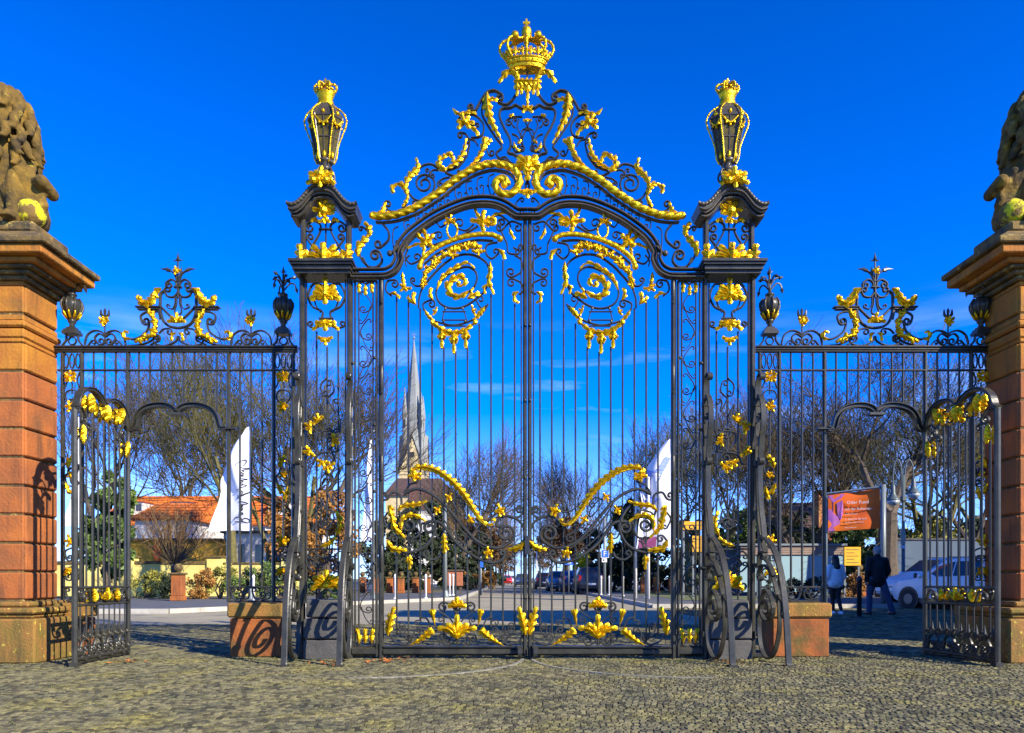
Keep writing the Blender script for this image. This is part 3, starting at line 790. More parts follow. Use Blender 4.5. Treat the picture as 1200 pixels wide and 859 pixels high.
    G([(602, 168), (604, 175), (609, 178)], 4, 4); G([(606, 170), (611, 166)], 4, 3); G([(596, 138), (602, 136)], 4, 3)
    S([(598, 190), (592, 184), (585, 186)], None, (3, 1.1, -1), 1.4); S([(560, 171), (556, 165), (550, 163)], None, (3, 1.1, -1), 1.4)
    S([(575, 165), (570, 172), (572, 180)], None, (4, 1.2, -1), 1.5); S([(540, 204), (548, 199), (556, 198)], (3, 1.0, 1), (3, 1.0, -1), 1.3)
    S([(497, 210), (503, 205), (503, 200)], None, (2.6, 1.0, -1), 1.2); S([(486, 240), (492, 239), (500, 235)], (2.6, 1.0, 1), None, 1.3)
    S([(613, 205), (606, 200), (600, 196)], None, None, 1.3); S([(604, 150), (600, 146), (601, 140)], None, (2.6, 1.1, 1), 1.1); S([(618, 150), (612, 153), (610, 160)], (2, 1.0, 1), (2, 1.0, -1), 1.0)
    # crown's foot and side leaves
    S([(613, 100), (607, 99), (603, 96)], None, None, 1.6)
    mb = MB(); leaf(mb, mp, [(609, 98), (603, 88), (595, 86), (585, 98)], 9, 7, 0.03); leaf(mb, mp, [(603, 86), (606, 92)], 5, 3, 0.05)
    mb.obj('gilded_leaf', GOLD, ov)
    # below the rope's volutes
    S([(609, 233), (604, 240), (612, 246)], (3, 1, 1), (3, 1, 1), 1.1)
mp = GL
gfan(ov, mp, (618, 203), 19, 7, 200, 340, 11, 0.06, extra=lambda mb: (leaf(mb, mp, [(612, 196), (618, 206), (624, 196)], 8, 4, 0.08), knob(mb, mp, (618, 199), 4, 0.07), leaf(mb, mp, [(618, 200), (618, 208), (618, 214)], 10, 3, 0.06)))
gfan(ov, mp, (618, 224), 11, 5, 30, 150, 7, 0.05)
gfan(ov, mp, (618, 131), 8, 5, 150, 390, 5, 0.05); gfan(ov, mp, (618, 142), 6, 3, 40, 140, 4, 0.05)
mb = MB(); strip(mb, mp, cr([(618, 212), (616, 218), (618, 224), (620, 218), (618, 212)]), 2.5, 0.04); mb.obj('link', IRON, ov)
mb = MB()                              # lambrequin under the crown
for i, x in enumerate((606, 611, 618, 625, 630)):
    leaf(mb, mp, [(x, 99), (x, 108), (x, (115, 113, 120, 113, 115)[i])], 9.5, 4, 0.05, 0.5, 0, 'head')
leaf(mb, mp, [(602, 99.5), (618, 100.5), (634, 99.5)], 9, 9, 0.07); strip(mb, mp, [(603, 102), (618, 104.5), (633, 102)], 7, 0.03, 0.035)
mb.obj('gilded_lambrequin', GOLD, ov)
vbar(ov, mp, 618, 83, 130, 2.2, 0.025, 0, 'spindle')
# the crown, in the round
cx_, cz = GL((617, 82))[0], GL((617, 82))[2]
k_ = DG / F
CQ = 0.40                               # the crown is oval in plan
def cp(r, y): return (r * k_, (82 - y) * k_)
mb = MB(); mb.lathe([cp(19, 82), cp(20.5, 79), cp(21.5, 77), cp(21, 76.4), cp(23, 74), cp(24, 71), cp(23, 70.5), cp(21.5, 74), cp(19.5, 78), cp(18, 82)], (cx_, DG, cz), 28, 0, 1, CQ, cap=False)
circ = mb.obj('crown_circlet', GOLD, ov, True)
for y_, r_, w_ in ((71.5, 24, 1.1), (76.6, 21.8, 1.1), (81.5, 19.4, 1.0)):
    mb = MB(); mb.tube([(cx_ + r_ * k_ * math.cos(q), DG + CQ * r_ * k_ * math.sin(q), cz + (82 - y_) * k_) for q in [2 * PI * i / 32 for i in range(33)]], w_ * k_, 6, False); mb.obj('circlet_moulding', GOLD, circ, True)
for i in range(8):
    q = PI + PI * (i + .5) / 8; r_ = 26 * k_
    mc_ = Map(lambda x, y, o, q=q: (cx_ + (x + 23.8 * math.cos(q)) * k_, DG + CQ * 23.8 * k_ * math.sin(q) - o, cz + (82 - y) * k_), k_)
    mb = MB(); leaf(mb, mc_, [(0, 71), (0, 66), (0, 61)], 5, 4, 0.01); leaf(mb, mc_, [(0, 68), (-3, 65), (-4, 63)], 3, 3, 0.01); leaf(mb, mc_, [(0, 68), (3, 65), (4, 63)], 3, 3, 0.01); mb.obj('crown_fleuron', GOLD, circ)
mb = MB()
for i in range(16):
    q = 2 * PI * i / 16
    r_ = 23.5 * k_
    mb.ball((cx_ + r_ * math.cos(q), DG + CQ * r_ * math.sin(q), cz + (82 - (67.5 if i % 2 else 65)) * k_), (1.8 if i % 2 else 2.8) * k_, 6, 5)
for i in range(20):
    q = 2 * PI * i / 20
    mb.ball((cx_ + 23 * k_ * math.cos(q), DG + CQ * 23 * k_ * math.sin(q), cz + 7.6 * k_), 1.1 * k_, 5, 4)
mb.obj('crown_jewel', GOLD, circ, True)['kind'] = 'stuff'
for i in range(8):
    q = 2 * PI * (i + 0.0) / 8
    pr = cr([(23.5, 71), (29, 65), (31.5, 58), (29, 51), (22, 47), (12, 47), (4, 45)], 4)
    pth = [(cx_ + r * k_ * math.cos(q), DG + CQ * r * k_ * math.sin(q), cz + (82 - y) * k_) for r, y in pr]
    mb = MB(); mb.tube(pth, [1.5 * k_] * len(pth), 6)
    for j in range(1, len(pth) - 2, 3): mb.ball(pth[j], 2.1 * k_, 6, 4)
    mb.obj('crown_arch', GOLD, ov, True)
for i in range(4):
    q = PI / 4 + PI / 2 * i
    mb = MB(); mb.ball((cx_ + 19 * k_ * math.cos(q), DG + CQ * 19 * k_ * math.sin(q), cz + (82 - 45) * k_), 4.6 * k_, 9, 7); mb.obj('crown_pearl', GOLD, ov, True)
mb = MB(); mb.lathe([cp(3, 52), cp(4, 47), cp(6.4, 44), cp(5, 43), cp(6.2, 40), cp(6.0, 36), cp(4.6, 33), cp(2, 31)], (cx_, DG, cz), 14); mb.obj('crown_orb', GOLD, ov, True)
mb = MB(); z_ = lambda y: cz + (82 - y) * k_
mb.box(cx_ - 1.1 * k_, cx_ + 1.1 * k_, DG - 1.1 * k_, DG + 1.1 * k_, z_(32), z_(22.5)); mb.box(cx_ - 4 * k_, cx_ - 1.1 * k_, DG - k_, DG + k_, z_(28.3), z_(25.8)); mb.box(cx_ + 1.1 * k_, cx_ + 4 * k_, DG - k_, DG + k_, z_(28.3), z_(25.8))
mb.obj('crown_cross', GOLD, ov)

# ---------------------------------------------------------------- gate piers with side strips
def pier(mp, label, flip):
    xc = mp((382, 772))[0]
    t = thing('gate_pier', label, 'gate pier', (xc, DG, 0), 'the two iron piers of the great gate')
    S = lambda *a, **k: scroll(t, mp, *a, **k)
    G = lambda *a, **k: gleaf(t, mp, *a, **k)
    for x in (354, 410):
        vbar(t, mp, x, 326, 771, 6.2, 0.07, 0.0, 'post'); vbar(t, mp, x + (5 if x < 380 else -5), 328, 704, 1.5, 0.035, 0.0, 'post_fillet')
        vbar(t, mp, x + (1.3 if x < 380 else -1.3), 253, 313, 6.2, 0.08, 0.0, 'upper_post')
    # stepped cap beam
    sgn = 1
    for y0, y1, ex, dp in ((312, 315, 37, 0.46), (315.2, 317.6, 35.5, 0.42), (317.8, 322.5, 33.5, 0.36), (322.7, 326, 32, 0.30)):
        mb = MB(); a, b = mp((381 - ex, y1)), mp((381 + ex, y0)); x0, x1 = min(a[0], b[0]), max(a[0], b[0])
        mb.box(x0, x1, DG - dp / 2, DG + dp / 2, a[2], b[2]); mb.obj('cap_moulding', IRON, t)
    # upper cage
    for fl in (0, 1):
        m2 = mp if not fl else mp.mirror(381.5)
        s2 = lambda *a, **k: scroll(t, m2, *a, **k)
        s2([(366, 288), (374, 274), (375.5, 264), (368, 258.8), (360.5, 262)], None, (5.5, 1.35, -1), 2.2)
        s2([(384, 300), (372.5, 296), (366, 288.5), (360.5, 281)], None, (4.4, 1.2, 1), 2.2)
        s2([(366, 288.5), (363, 294), (362, 304)], None, None, 2.0)
        gleaf(t, m2, [(354, 312), (354, 302), (353, 290)], 13, 5, 0.06, 0.03, 'lens'); gleaf(t, m2, [(359, 312), (361, 304), (360, 296)], 7, 4, 0.05, 0.02)
        gleaf(t, m2, [(366.5, 313), (367, 306), (367, 298)], 9, 4, 0.05, 0.03); gleaf(t, m2, [(362, 313), (363.5, 308)], 6, 3, 0.06); gleaf(t, m2, [(371, 313), (371, 306)], 6, 3, 0.06)
        gleaf(t, m2, [(374, 262), (369, 258), (366, 262)], 5, 3, 0.04)
    gfan(t, mp, (381.5, 315), 27, 7, 215, 325, 13, 0.07, lobes=4, extra=lambda mb: leaf(mb, mp, [(381.5, 314), (381.5, 302), (381.5, 290)], 12, 5, 0.10, 0.5, 0.03))
    hbar(t, mp, 269.5, 374, 390, 2.4, 0.03, 0.02, 'collar'); vbar(t, mp, 381.5, 258, 300, 1.8, 0.02, -0.01, 'spindle')
    gfan(t, mp, (381.5, 249), 13, 9, -10, 370, 8, 0.06, 'gilded_mask', extra=lambda mb: (knob(mb, mp, (381.5, 250), 6, 0.06), fan(mb, mp, (381.5, 258), 9, 3, 50, 130, 6, 0.06)))
    # ogee roof
    og = [(341, 247), (348, 248.5), (356, 244), (363, 236), (369, 229.5), (375, 227), (381.5, 226.5)]
    og = cr(og + [(763 - x, y) for x, y in reversed(og[:-1])], 5)
    dy = 0.36 / 2
    mb = MB(); n_ = len(og); vs = []
    lowy = [p[1] + 8.5 for p in og]
    for side in (1, -1):
        for i, p in enumerate(og):
            vs.append(mp(p, dy * side)); vs.append(mp((p[0] * 0.93 + 381.5 * 0.07, lowy[i]), dy * side * 0.90))
    fs = []
    for i in range(n_ - 1):
        a, b = 2 * i, 2 * i + 2; o_ = 2 * n_
        fs += [(a, b, b + 1, a + 1), (a + o_, a + 1 + o_, b + 1 + o_, b + o_), (a, a + o_, b + o_, b), (a + 1, b + 1, b + 1 + o_, a + 1 + o_)]
    fs += [(0, 1, 1 + 2 * n_, 2 * n_), (2 * n_ - 2, 2 * n_ - 1, 4 * n_ - 1, 4 * n_ - 2)]
    mb.add(vs, fs); rf = mb.obj('roof', IRON2, t)
    mb = MB(); strip(mb, mp, [(p[0] * 0.955 + 381.5 * 0.045, p[1] + 5.5) for p in og], 2.6, 0.04, dy - 0.005); mb.obj('roof_moulding', IRON2, rf)
    mb = MB(); strip(mb, mp, [(p[0] * 0.90 + 38.15, p[1] + 11) for p in og], 3.4, 0.28, 0.0); mb.obj('roof_moulding', IRON2, rf)
    mb = MB(); rope(mb, mp, [(p[0], p[1] - 0.5) for p in og], (2.2, 2.2), 4.2, dy, 8, 1, 0.24); mb.obj('roof_gadroon', IRON2, rf, True)
    # gilded mount on the roof
    gfan(t, mp, (381.5, 224), 17, 9, 185, 355, 8, 0.20, 'gilded_mount', extra=lambda mb: (fan(mb, mp, (381.5, 219), 13, 5, 20, 160, 7, 0.24), knob(mb, mp, (374, 224), 4, .25), knob(mb, mp, (389, 224), 4, .25), knob(mb, mp, (381.5, 216), 5, 0.22)))
    mb = MB(); c = mp((381.5, 226), 0.1)
    mb.lathe([(0.15, 0), (0.12, 0.05), (0.09, 0.09), (0.05, 0.12)], c, 10); mb.obj('roof_finial', GOLD, t, True)
    # panel between the posts
    for fl in (0, 1):
        m2 = mp if not fl else mp.mirror(382.5)
        s2 = lambda *a, **k: scroll(t, m2, *a, **k)
        s2([(377, 373), (377.5, 365), (366, 359), (361, 346), (367, 333), (377, 334)], None, (6, 1.2, 1), 2.4)
        s2([(375.5, 366), (370, 357), (368, 346), (373, 338)], None, None, 1.6)
        s2([(376, 376), (370, 384), (363.5, 383)], None, (3.6, 1.1, 1), 2.0)
        gleaf(t, m2, [(376, 378), (372, 384), (367, 387)], 6, 4)
        s2([(380, 525), (374, 517), (376, 507), (386, 505)], None, (5, 1.2, 1), 1.9) if fl == 0 else s2([(380, 518), (372, 514), (369, 524)], None, (5, 1.2, -1), 1.9)
        s2([(382.5, 655), (374, 652), (368, 658)], None, (4, 1.2, -1), 1.9)
        s2([(382.5, 690), (372, 696), (363, 690)], None, (4, 1.1, 1), 1.9)
    gfan(t, mp, (382.5, 352), 18, 7, 190, 350, 11, 0.04, 'gilded_shell', extra=lambda mb: (fan(mb, mp, (382.5, 343), 15, 5, 20, 160, 9, 0.05), leaf(mb, mp, [(382.5, 345), (382.5, 336), (382.5, 328)], 8, 4, 0.06), knob(mb, mp, (382.5, 346), 4.5, 0.06)))
    hbar(t, mp, 373.5, 374, 391, 2.4, 0.03, 0.01, 'collar')
    gfan(t, mp, (382.5, 376), 13, 5, 30, 150, 9, 0.04); gfan(t, mp, (382.5, 397), 9, 5, 10, 170, 6, 0.04, extra=lambda mb: leaf(mb, mp, [(382.5, 398), (382.5, 406)], 6, 3, 0.05))
    for x, y0 in ((370.7, 388), (383, 406), (396, 388)):
        vbar(t, mp, x, y0, 643, 2.0, 0.022, -0.012)
    hbar(t, mp, 643.5, 357, 407, 2.0, 0.025, 0, 'crossbar')
    for x in (370.7, 396): vbar(t, mp, x, 644, 703, 2.0, 0.022, -0.012)
    S([(398, 492), (398, 505), (390, 512)], None, (7, 1.4, 1), 2.2); S([(366, 545), (372, 533), (384, 530)], None, (7, 1.4, 1), 2.2); S([(383, 530), (391, 520), (397, 508)], None, (4, 1, -1), 2.0)
    for p, a0 in (((375, 494), 230), ((366, 501), 180), ((365, 528), 140), ((385, 546), 60), ((390, 517), 0), ((379, 540), 100)):
        gfan(t, mp, p, 9, 4, a0 - 70, a0 + 70, 6, 0.03)
    S([(372, 640), (390, 632), (397, 620), (390, 610)], None, (8, 1.4, -1), 2.4); S([(374, 628), (366, 622), (372, 612)], None, (5, 1.2, 1), 1.9)
    for y_, h_ in ((455, 1), (478, -1), (565, 1), (588, -1), (606, 1)):
        S([(383, y_ - 12 * h_), (376, y_ - 4), (377, y_ + 6)], None, (4, 1.2, -h_), 1.5); S([(383, y_ + 12 * h_), (391, y_ + 4), (390, y_ - 6)], None, (4, 1.2, -h_), 1.5)
    S([(361, 664), (368, 670), (376, 668)], (3.4, 1.1, 1), (4, 1.2, -1), 1.8); S([(406, 664), (398, 670), (390, 668)], (3.4, 1.1, -1), (4, 1.2, 1), 1.8)
    S([(361, 650), (366, 646), (372, 650)], (3, 1.1, -1), (3, 1.1, 1), 1.6); S([(404, 650), (399, 646), (393, 650)], (3, 1.1, 1), (3, 1.1, -1), 1.6)
    G([(394, 628), (400, 614), (395, 600)], 8, 6, 0.03); G([(376, 640), (386, 637), (394, 630)], 6, 5)
    gfan(t, mp, (384, 688), 19, 9, 185, 355, 9, 0.04, 'gilded_shell', extra=lambda mb: knob(mb, mp, (384, 686), 4.5, 0.05))
    # narrow strip with running scroll, between pier and leaf
    for x, w_ in ((416, 2.0), (420.5, 1.6), (437, 1.8)): vbar(t, mp, x, 329, 757, w_, 0.025, 0, 'strip_bar')
    hbar(t, mp, 329.5, 414, 442, 1.8, 0.03, 0, 'strip_rail'); hbar(t, mp, 763, 413.3, 442.5, 13, 0.09, -0.01, 'strip_plinth')
    y = 345; k = 0
    while y < 728:
        m2 = mp if k % 2 == 0 else mp.mirror(428.7)
        scroll(t, m2, [(427, y - 2), (434, y + 8), (434.5, y + 17), (428, y + 21)], (3.0, 0.7, -1), (4.4, 1.3, 1), 1.25, 0.02)
        scroll(t, m2, [(434, y + 14), (430, y + 26), (425, y + 33)], None, (3.0, 1.0, 1), 1.0, 0.02)
        y += 32; k += 1
    for xx, yy in ((421, 337), (436, 337), (428.5, 340)): G([(xx, yy - 6), (xx, yy), (xx, yy + 6)], 5.5, 4, 0.02)
    S([(428.5, 333), (423, 331), (421, 338)], None, None, 1.2); S([(428.5, 333), (434, 331), (436, 338)], None, None, 1.2)
    for xx, dx_ in ((421, -2), (428.5, 0), (436, 2)): G([(xx, 754), (xx, 746), (xx + dx_, 737)], 6.5, 4, 0.02)
    S([(422, 755), (428.5, 748), (435, 755)], (2.5, 0.8, 1), (2.5, 0.8, 1), 1.3)
    for y in (420, 498, 576, 660): 
        mb = MB(); knob(mb, mp, (439.3, y), 2.0, 0.02); mb.obj('rivet', IRON, t, True)
        mb = MB(); knob(mb, mp, (414.2, y + 6), 2.0, 0.02); mb.obj('rivet', IRON, t, True)
    # stone base between the posts
    st = None
    for y0, y1 in ((703, 723.5), (725, 748), (749.5, 772.5)):
        mb = MB(); a, b = mp((357.5, y1)), mp((406.5, y0)); x0, x1 = min(a[0], b[0]), max(a[0], b[0])
        ins = 0.0 if y0 > 720 else 0.03
        mb.cbox(x0 + ins, x1 - ins, DG - 0.10 + ins, DG + 0.35, a[2], b[2], 0.014); mb.obj('base_block', GREYST, t)
    hbar(t, mp, 768, 343, 357, 5, 0.1, 0, 'foot_plate')
    return t
pier(GL, 'tall iron gate pier with gilded shell and ogee roof, on the sunlit sandstone pillar side', False)
pier(GR, 'tall iron gate pier with gilded shell and ogee roof, near the orange banner', True)

# ---------------------------------------------------------------- lanterns
def lantern(px, label):
    x0 = (px - CX) / F * DG; k = DG / F
    zz = lambda y: H + (HY - y) * k
    t = thing('lantern', label, 'lantern', (x0, DG, zz(211)), 'crowned lanterns on the gate piers')
    C = (x0, DG, 0)
    L_ = lambda pts: [(r * k, zz(y)) for r, y in pts]
    mb = MB(); mb.lathe(L_([(7, 212), (8, 208), (5, 206), (3.5, 203), (6, 200), (6.5, 197), (4, 195), (7, 191), (9, 189)]), C, 12); mb.obj('stem', IRON2, t, True)
    for i in range(4):
        q = PI / 4 + i * PI / 2
        pth = [(x0 + r * k * math.cos(q), DG + .65 * r * k * math.sin(q), zz(y)) for r, y in cr([(6, 213), (11, 211), (13, 206), (11, 201), (7, 200)], 4)]
        mb = MB(); mb.tube(pth, 1.3 * k, 6); mb.obj('stem_scroll', IRON2, t, True)
    # glazed hexagonal body
    N = 6
    for i in range(N):
        q0, q1 = 2 * PI * i / N, 2 * PI * (i + 1) / N
        pt = lambda r, q, y: (x0 + r * k * math.cos(q), DG + .65 * r * k * math.sin(q), zz(y))
        mb = MB(); mb.add([pt(9.4, q0, 190), pt(9.4, q1, 190), pt(19.4, q1, 140), pt(19.4, q0, 140), pt(9.0, q0, 190), pt(9.0, q1, 190), pt(19.0, q1, 140), pt(19.0, q0, 140)],
                          [(0, 1, 2, 3), (7, 6, 5, 4), (0, 4, 5, 1), (2, 6, 7, 3)])
        mb.obj('pane', LGLASS, t)
        mb = MB(); mb.tube([pt(9.6, q0, 191), pt(20, q0, 139)], 1.2 * k, 6)
        mb.tube([pt(14.9, q0, 164), pt(14.9, q1, 164)], 0.8 * k, 5)
        qm = (q0 + q1) / 2; cf = math.cos(PI / N)
        mb.tube([pt(9.7 * cf, qm, 190), pt(19.7 * cf, qm, 141)], 0.7 * k, 5)
        mb.obj('glazing_bar', IRON2, t)
        # scroll on each corner, gilt edge
        pr = cr([(9.5, 193), (13, 186), (15, 172), (21, 156), (24.5, 146), (24, 139), (20, 132), (12, 126), (8.5, 123)], 4)
        pth = [pt(r, q0, y) for r, y in pr]
        mb = MB(); mb.tube(pth, [0.75 * k + 0.4 * k * math.sin(j * 1.3) ** 2 for j in range(len(pth))], 6)
        for j in range(14, len(pth) - 4, 4): mb.ball(pth[j], 1.6 * k, 6, 4)
        mb.obj('gilded_scroll', GOLD, t, True)
        # festoon across the pane's head
        fs_ = [pt((19.8 - 2.2 * math.sin(PI * u)) * (cf + (1 - cf) * abs(2 * u - 1)) + 1.2, q0 + (q1 - q0) * u, 141 + 9 * math.sin(PI * u)) for u in [j / 8 for j in range(9)]]
        mb = MB(); mb.tube(fs_, [.7 * k, 1.0 * k, 1.2 * k, 1.5 * k, 1.7 * k, 1.5 * k, 1.2 * k, 1.0 * k, .7 * k], 6)
        for j in (2, 4, 6): mb.ball((fs_[j][0], fs_[j][1], fs_[j][2] - 2.5 * k), 1.8 * k, 6, 4)
        mb.obj('gilded_festoon', GOLD, t, True)
        mb = MB(); p = pt(20.5 * cf, qm, 137); 
        mb.ball(p, 2.3 * k, 7, 5, sz=1.3); mb.obj('gilded_boss', GOLD, t, True)
        mb = MB(); p = pt(11.6 * cf, qm, 184); mb.ball(p, 2.2 * k, 7, 5, sz=2.2); mb.obj('gilded_flame', GOLD, t, True)
    mb = MB(); mb.lathe(L_([(20.6, 141), (21.3, 139), (20, 137), (15.5, 130), (11.5, 125.5), (9.3, 122.5)]), C, 6, 0, 1, .65); mb.obj('dome', IRON2, t)
    mb = MB(); mb.lathe(L_([(10.6, 191.5), (10.8, 189), (9.6, 188)]), C, 6, 0, 1, .65); mb.obj('sill_ring', IRON2, t)
    mb = MB(); mb.lathe(L_([(9, 124), (9.8, 121), (8.6, 119), (8.8, 116), (10, 113), (11.6, 109), (10.5, 108), (9, 112)]), C, 16, 0, 1, .65, cap=False)
    cir = mb.obj('crown_circlet', GOLD, t, True)
    mb = MB()
    for i in range(10):
        q = 2 * PI * i / 10; mb.ball((x0 + 11 * k * math.cos(q), DG + .65 * 11 * k * math.sin(q), zz(107)), 1.8 * k, 6, 4)
    mb.obj('crown_jewel', GOLD, cir, True)['kind'] = 'stuff'
    for i in range(6):
        q = 2 * PI * i / 6
        pth = [(x0 + r * k * math.cos(q), DG + .65 * r * k * math.sin(q), zz(y)) for r, y in cr([(10.6, 109), (13, 105), (12, 100.5), (7, 99), (2, 101)], 3)]
        mb = MB(); mb.tube(pth, 1.3 * k, 5)
        for p in pth[1::2]: mb.ball(p, 1.8 * k, 5, 4)
        mb.obj('crown_arch', GOLD, t, True)
    mb = MB(); mb.ball((x0, DG, zz(99.5)), 2.6 * k, 8, 6); mb.box(x0 - 0.7 * k, x0 + 0.7 * k, DG - 0.7 * k, DG + 0.7 * k, zz(98), zz(92)); mb.box(x0 - 2.4 * k, x0 + 2.4 * k, DG - 0.6 * k, DG + 0.6 * k, zz(95.6), zz(94.2))
    mb.obj('crown_cross', GOLD, t)
    return t
lantern(381.5, 'crowned gilded lantern on the gate pier at the sunlit pillar side')
lantern(852.5, 'crowned gilded lantern on the gate pier at the dark pillar side')

# ---------------------------------------------------------------- scroll braces standing forward of the piers
def brace(px, drift, label):
    X0 = (px - CX) / F * DG
    D0 = DG - 0.05
    mp = Map(lambda u, z, o: (X0 + drift * u + o, D0 - u, z), 1.0)
    t = thing('scroll_brace', label, 'gate brace', (X0 + drift * 0.4, D0 - 0.4, 0), 'four scrolled iron braces in front of the gate piers')
    def st(pts, a=None, b=None, w=0.018, tt=0.05, name='scroll', off=0.0):
        mb = MB(); strip(mb, mp, sc(pts, a, b, 6), w, tt, off); return mb.obj(name, IRON, t)
    st([(0.02, 3.02), (0.03, 3.20), (0.06, 3.30)], None, (0.06, 0.9, -1), 0.018, 0.06, 'top_scroll')
    st([(0.03, 2.78), (0.05, 2.62), (0.11, 2.60), (0.16, 2.72), (0.16, 2.95), (0.10, 3.08), (0.04, 3.02), (0.05, 2.85)], None, (0.05, 1.0, 1), 0.018, 0.06, 'oval_scroll')
    st([(0.07, 3.10), (0.15, 2.98), (0.17, 2.75), (0.12, 2.50), (0.09, 2.2), (0.11, 1.85), (0.17, 1.55), (0.20, 1.40)], None, None, 0.022, 0.06, 'strap')
    st([(0.02, 2.5), (0.04, 2.3), (0.09, 2.28)], None, (0.05, 0.9, 1), 0.018, 0.06)
    st([(0.03, 2.3), (0.03, 2.0), (0.06, 1.7), (0.13, 1.42), (0.22, 1.25)], None, None, 0.02, 0.055, 'strap')
    st([(0.10, 1.45), (0.20, 1.42), (0.34, 1.34), (0.47, 1.20), (0.58, 0.96), (0.66, 0.64), (0.70, 0.32), (0.73, 0.035), (0.76, 0.02)], None, None, 0.026, 0.065, 'leg')
    st([(0.06, 1.02), (0.14, 1.10), (0.26, 1.08), (0.42, 0.92), (0.52, 0.66), (0.53, 0.38), (0.42, 0.12), (0.26, 0.04), (0.12, 0.14), (0.06, 0.38), (0.10, 0.66), (0.22, 0.82), (0.34, 0.74)], (0.06, 1.1, 1), (0.17, 1.6, -1), 0.022, 0.05, 'great_scroll')
    st([(0.16, 1.20), (0.30, 1.12), (0.42, 0.98)], None, None, 0.02, 0.055)
    st([(0.06, 1.10), (0.09, 1.24), (0.15, 1.26)], None, (0.055, 1.0, -1), 0.02, 0.06)
    st([(0.55, 0.75), (0.60, 0.66), (0.60, 0.56)], (0.04, 0.9, 1), (0.04, 0.9, 1), 0.018, 0.05)
    for (u, z) in ((0.02, 3.0), (0.02, 2.3), (0.03, 1.72), (0.02, 1.1), (0.03, 0.3)):
        mb = MB(); mb.box(X0 - 0.04, X0 + 0.04, D0 - u - 0.035, D0 + 0.02, z - 0.03, z + 0.03)
        mb.obj('clamp', IRON, t)
    mb = MB(); mb.box(X0 + drift * .7 - 0.05, X0 + drift * .7 + 0.05, D0 - 0.80, D0 - 0.68, 0.0, 0.018); mb.obj('foot_plate', IRON, t)
    return t
brace(353, 0.05, 'scrolled iron brace on the outer post of the pier beside the sunlit fence plinth')
brace(412, 0.05, 'scrolled iron brace on the inner post of the pier beside the church spire')
brace(825, 0.15, 'scrolled iron brace on the inner post of the pier beside the white and blue flag')
brace(885, 0.15, 'scrolled iron brace on the outer post of the pier by the orange banner')
# ---------------------------------------------------------------- side fences with doorways
DF = F * H / 90.0
FL = plane(DF)
FR = FL.mirror(617.0)

def urn(t, mp, x):
    k = mp.s
    mb = MB(); c = mp((x, 385), 0)
    for y0, y1, r in ((392.5, 389, 8.6), (389, 386.5, 7.2), (386.5, 384, 5)): mb.box(c[0] - r * k, c[0] + r * k, DF - r * k * .8, DF + r * k * .8, mp((x, y0))[2], mp((x, y1))[2])
    mb.obj('urn_base', IRON, t)
    P_ = lambda l: [(r * k, (385 - y) * k) for r, y in l]
    mb = MB(); mb.lathe(P_([(4, 385), (2.6, 381), (4.5, 378), (5, 375), (3.5, 374), (6, 371), (9, 366), (11, 361), (11.3, 357), (9.5, 352), (5, 349.5), (3, 348), (5.5, 346.5), (5.5, 345), (2, 343), (1.3, 336), (1.2, 322), (0.3, 313)]), c, 12)
    u = mb.obj('urn', IRON, t, True)
    mb = MB()
    for i in range(8):
        q = 2 * PI * i / 8
        mb.tube([(c[0] + r * k * math.cos(q), DF + r * k * math.sin(q), mp((x, y))[2]) for r, y in ((5.6, 371), (9.4, 366), (11.6, 360), (11.6, 356), (8, 350.5))], 1.3 * k, 5)
    mb.obj('urn_rib', IRON2, u, True)
    mb = MB()
    for i in range(9):
        q = 2 * PI * i / 9; 
        mb.tube([(c[0] + r * k * math.cos(q), DF + r * k * math.sin(q), mp((x, y))[2]) for r, y in ((4.5, 375), (6.8, 372), (9.2, 368.5), (10.6, 366))], [1.0 * k, 1.5 * k, 1.2 * k, 0.4 * k], 5)
    mb.obj('gilded_calyx', GOLD, t, True)
    for i in range(6):
        q = 2 * PI * i / 6 + 0.1
        for (pts, rr) in (([(1, 340), (8, 332), (13, 333), (15, 339)], 1), ([(1, 335), (6, 327), (12, 325)], 1)) if i % 2 == 0 else (([(1, 332), (6, 325), (9, 326)], 1),):
            pth = [(c[0] + r * k * math.cos(q), DF + r * k * math.sin(q), mp((x, y))[2]) for r, y in cr(pts, 3)]
            mb = MB(); mb.tube(pth, [1.0 * k] * len(pth), 5); e_ = Vector(pth[-1]); d_ = (e_ - Vector(pth[-2])).normalized()
            mb.tube([e_ - d_ * 2 * k, e_, e_ + d_ * 1.5 * k, e_ + d_ * 5 * k], [0.6 * k, 2.4 * k, 1.7 * k, 0.1 * k], 5)
            mb.obj('spray', IRON, t)
    mb = MB(); mb.tube([mp((x, 322)), mp((x, 318)), mp((x, 312))], [0.6 * k, 2 * k, 0.1 * k], 5); mb.tube([mp((x - 4, 318)), mp((x, 320)), mp((x + 4, 318))], [0.2 * k, 1 * k, 0.2 * k], 5); mb.obj('spear', IRON, t)
    # stand with ring
    for fl in (0, 1):
        m2 = mp if not fl else mp.mirror(x)
        scroll(t, m2, [(x - 7, 393), (x - 7.5, 399), (x - 12, 405)], None, None, 2.0, 0.03, 0)
    mb = MB(); strip(mb, mp, [(x + 4.5 * math.cos(q), 399.5 + 4.5 * math.sin(q)) for q in [2 * PI * i / 16 for i in range(17)]], 1.4, 0.03); mb.obj('ring', IRON, t)

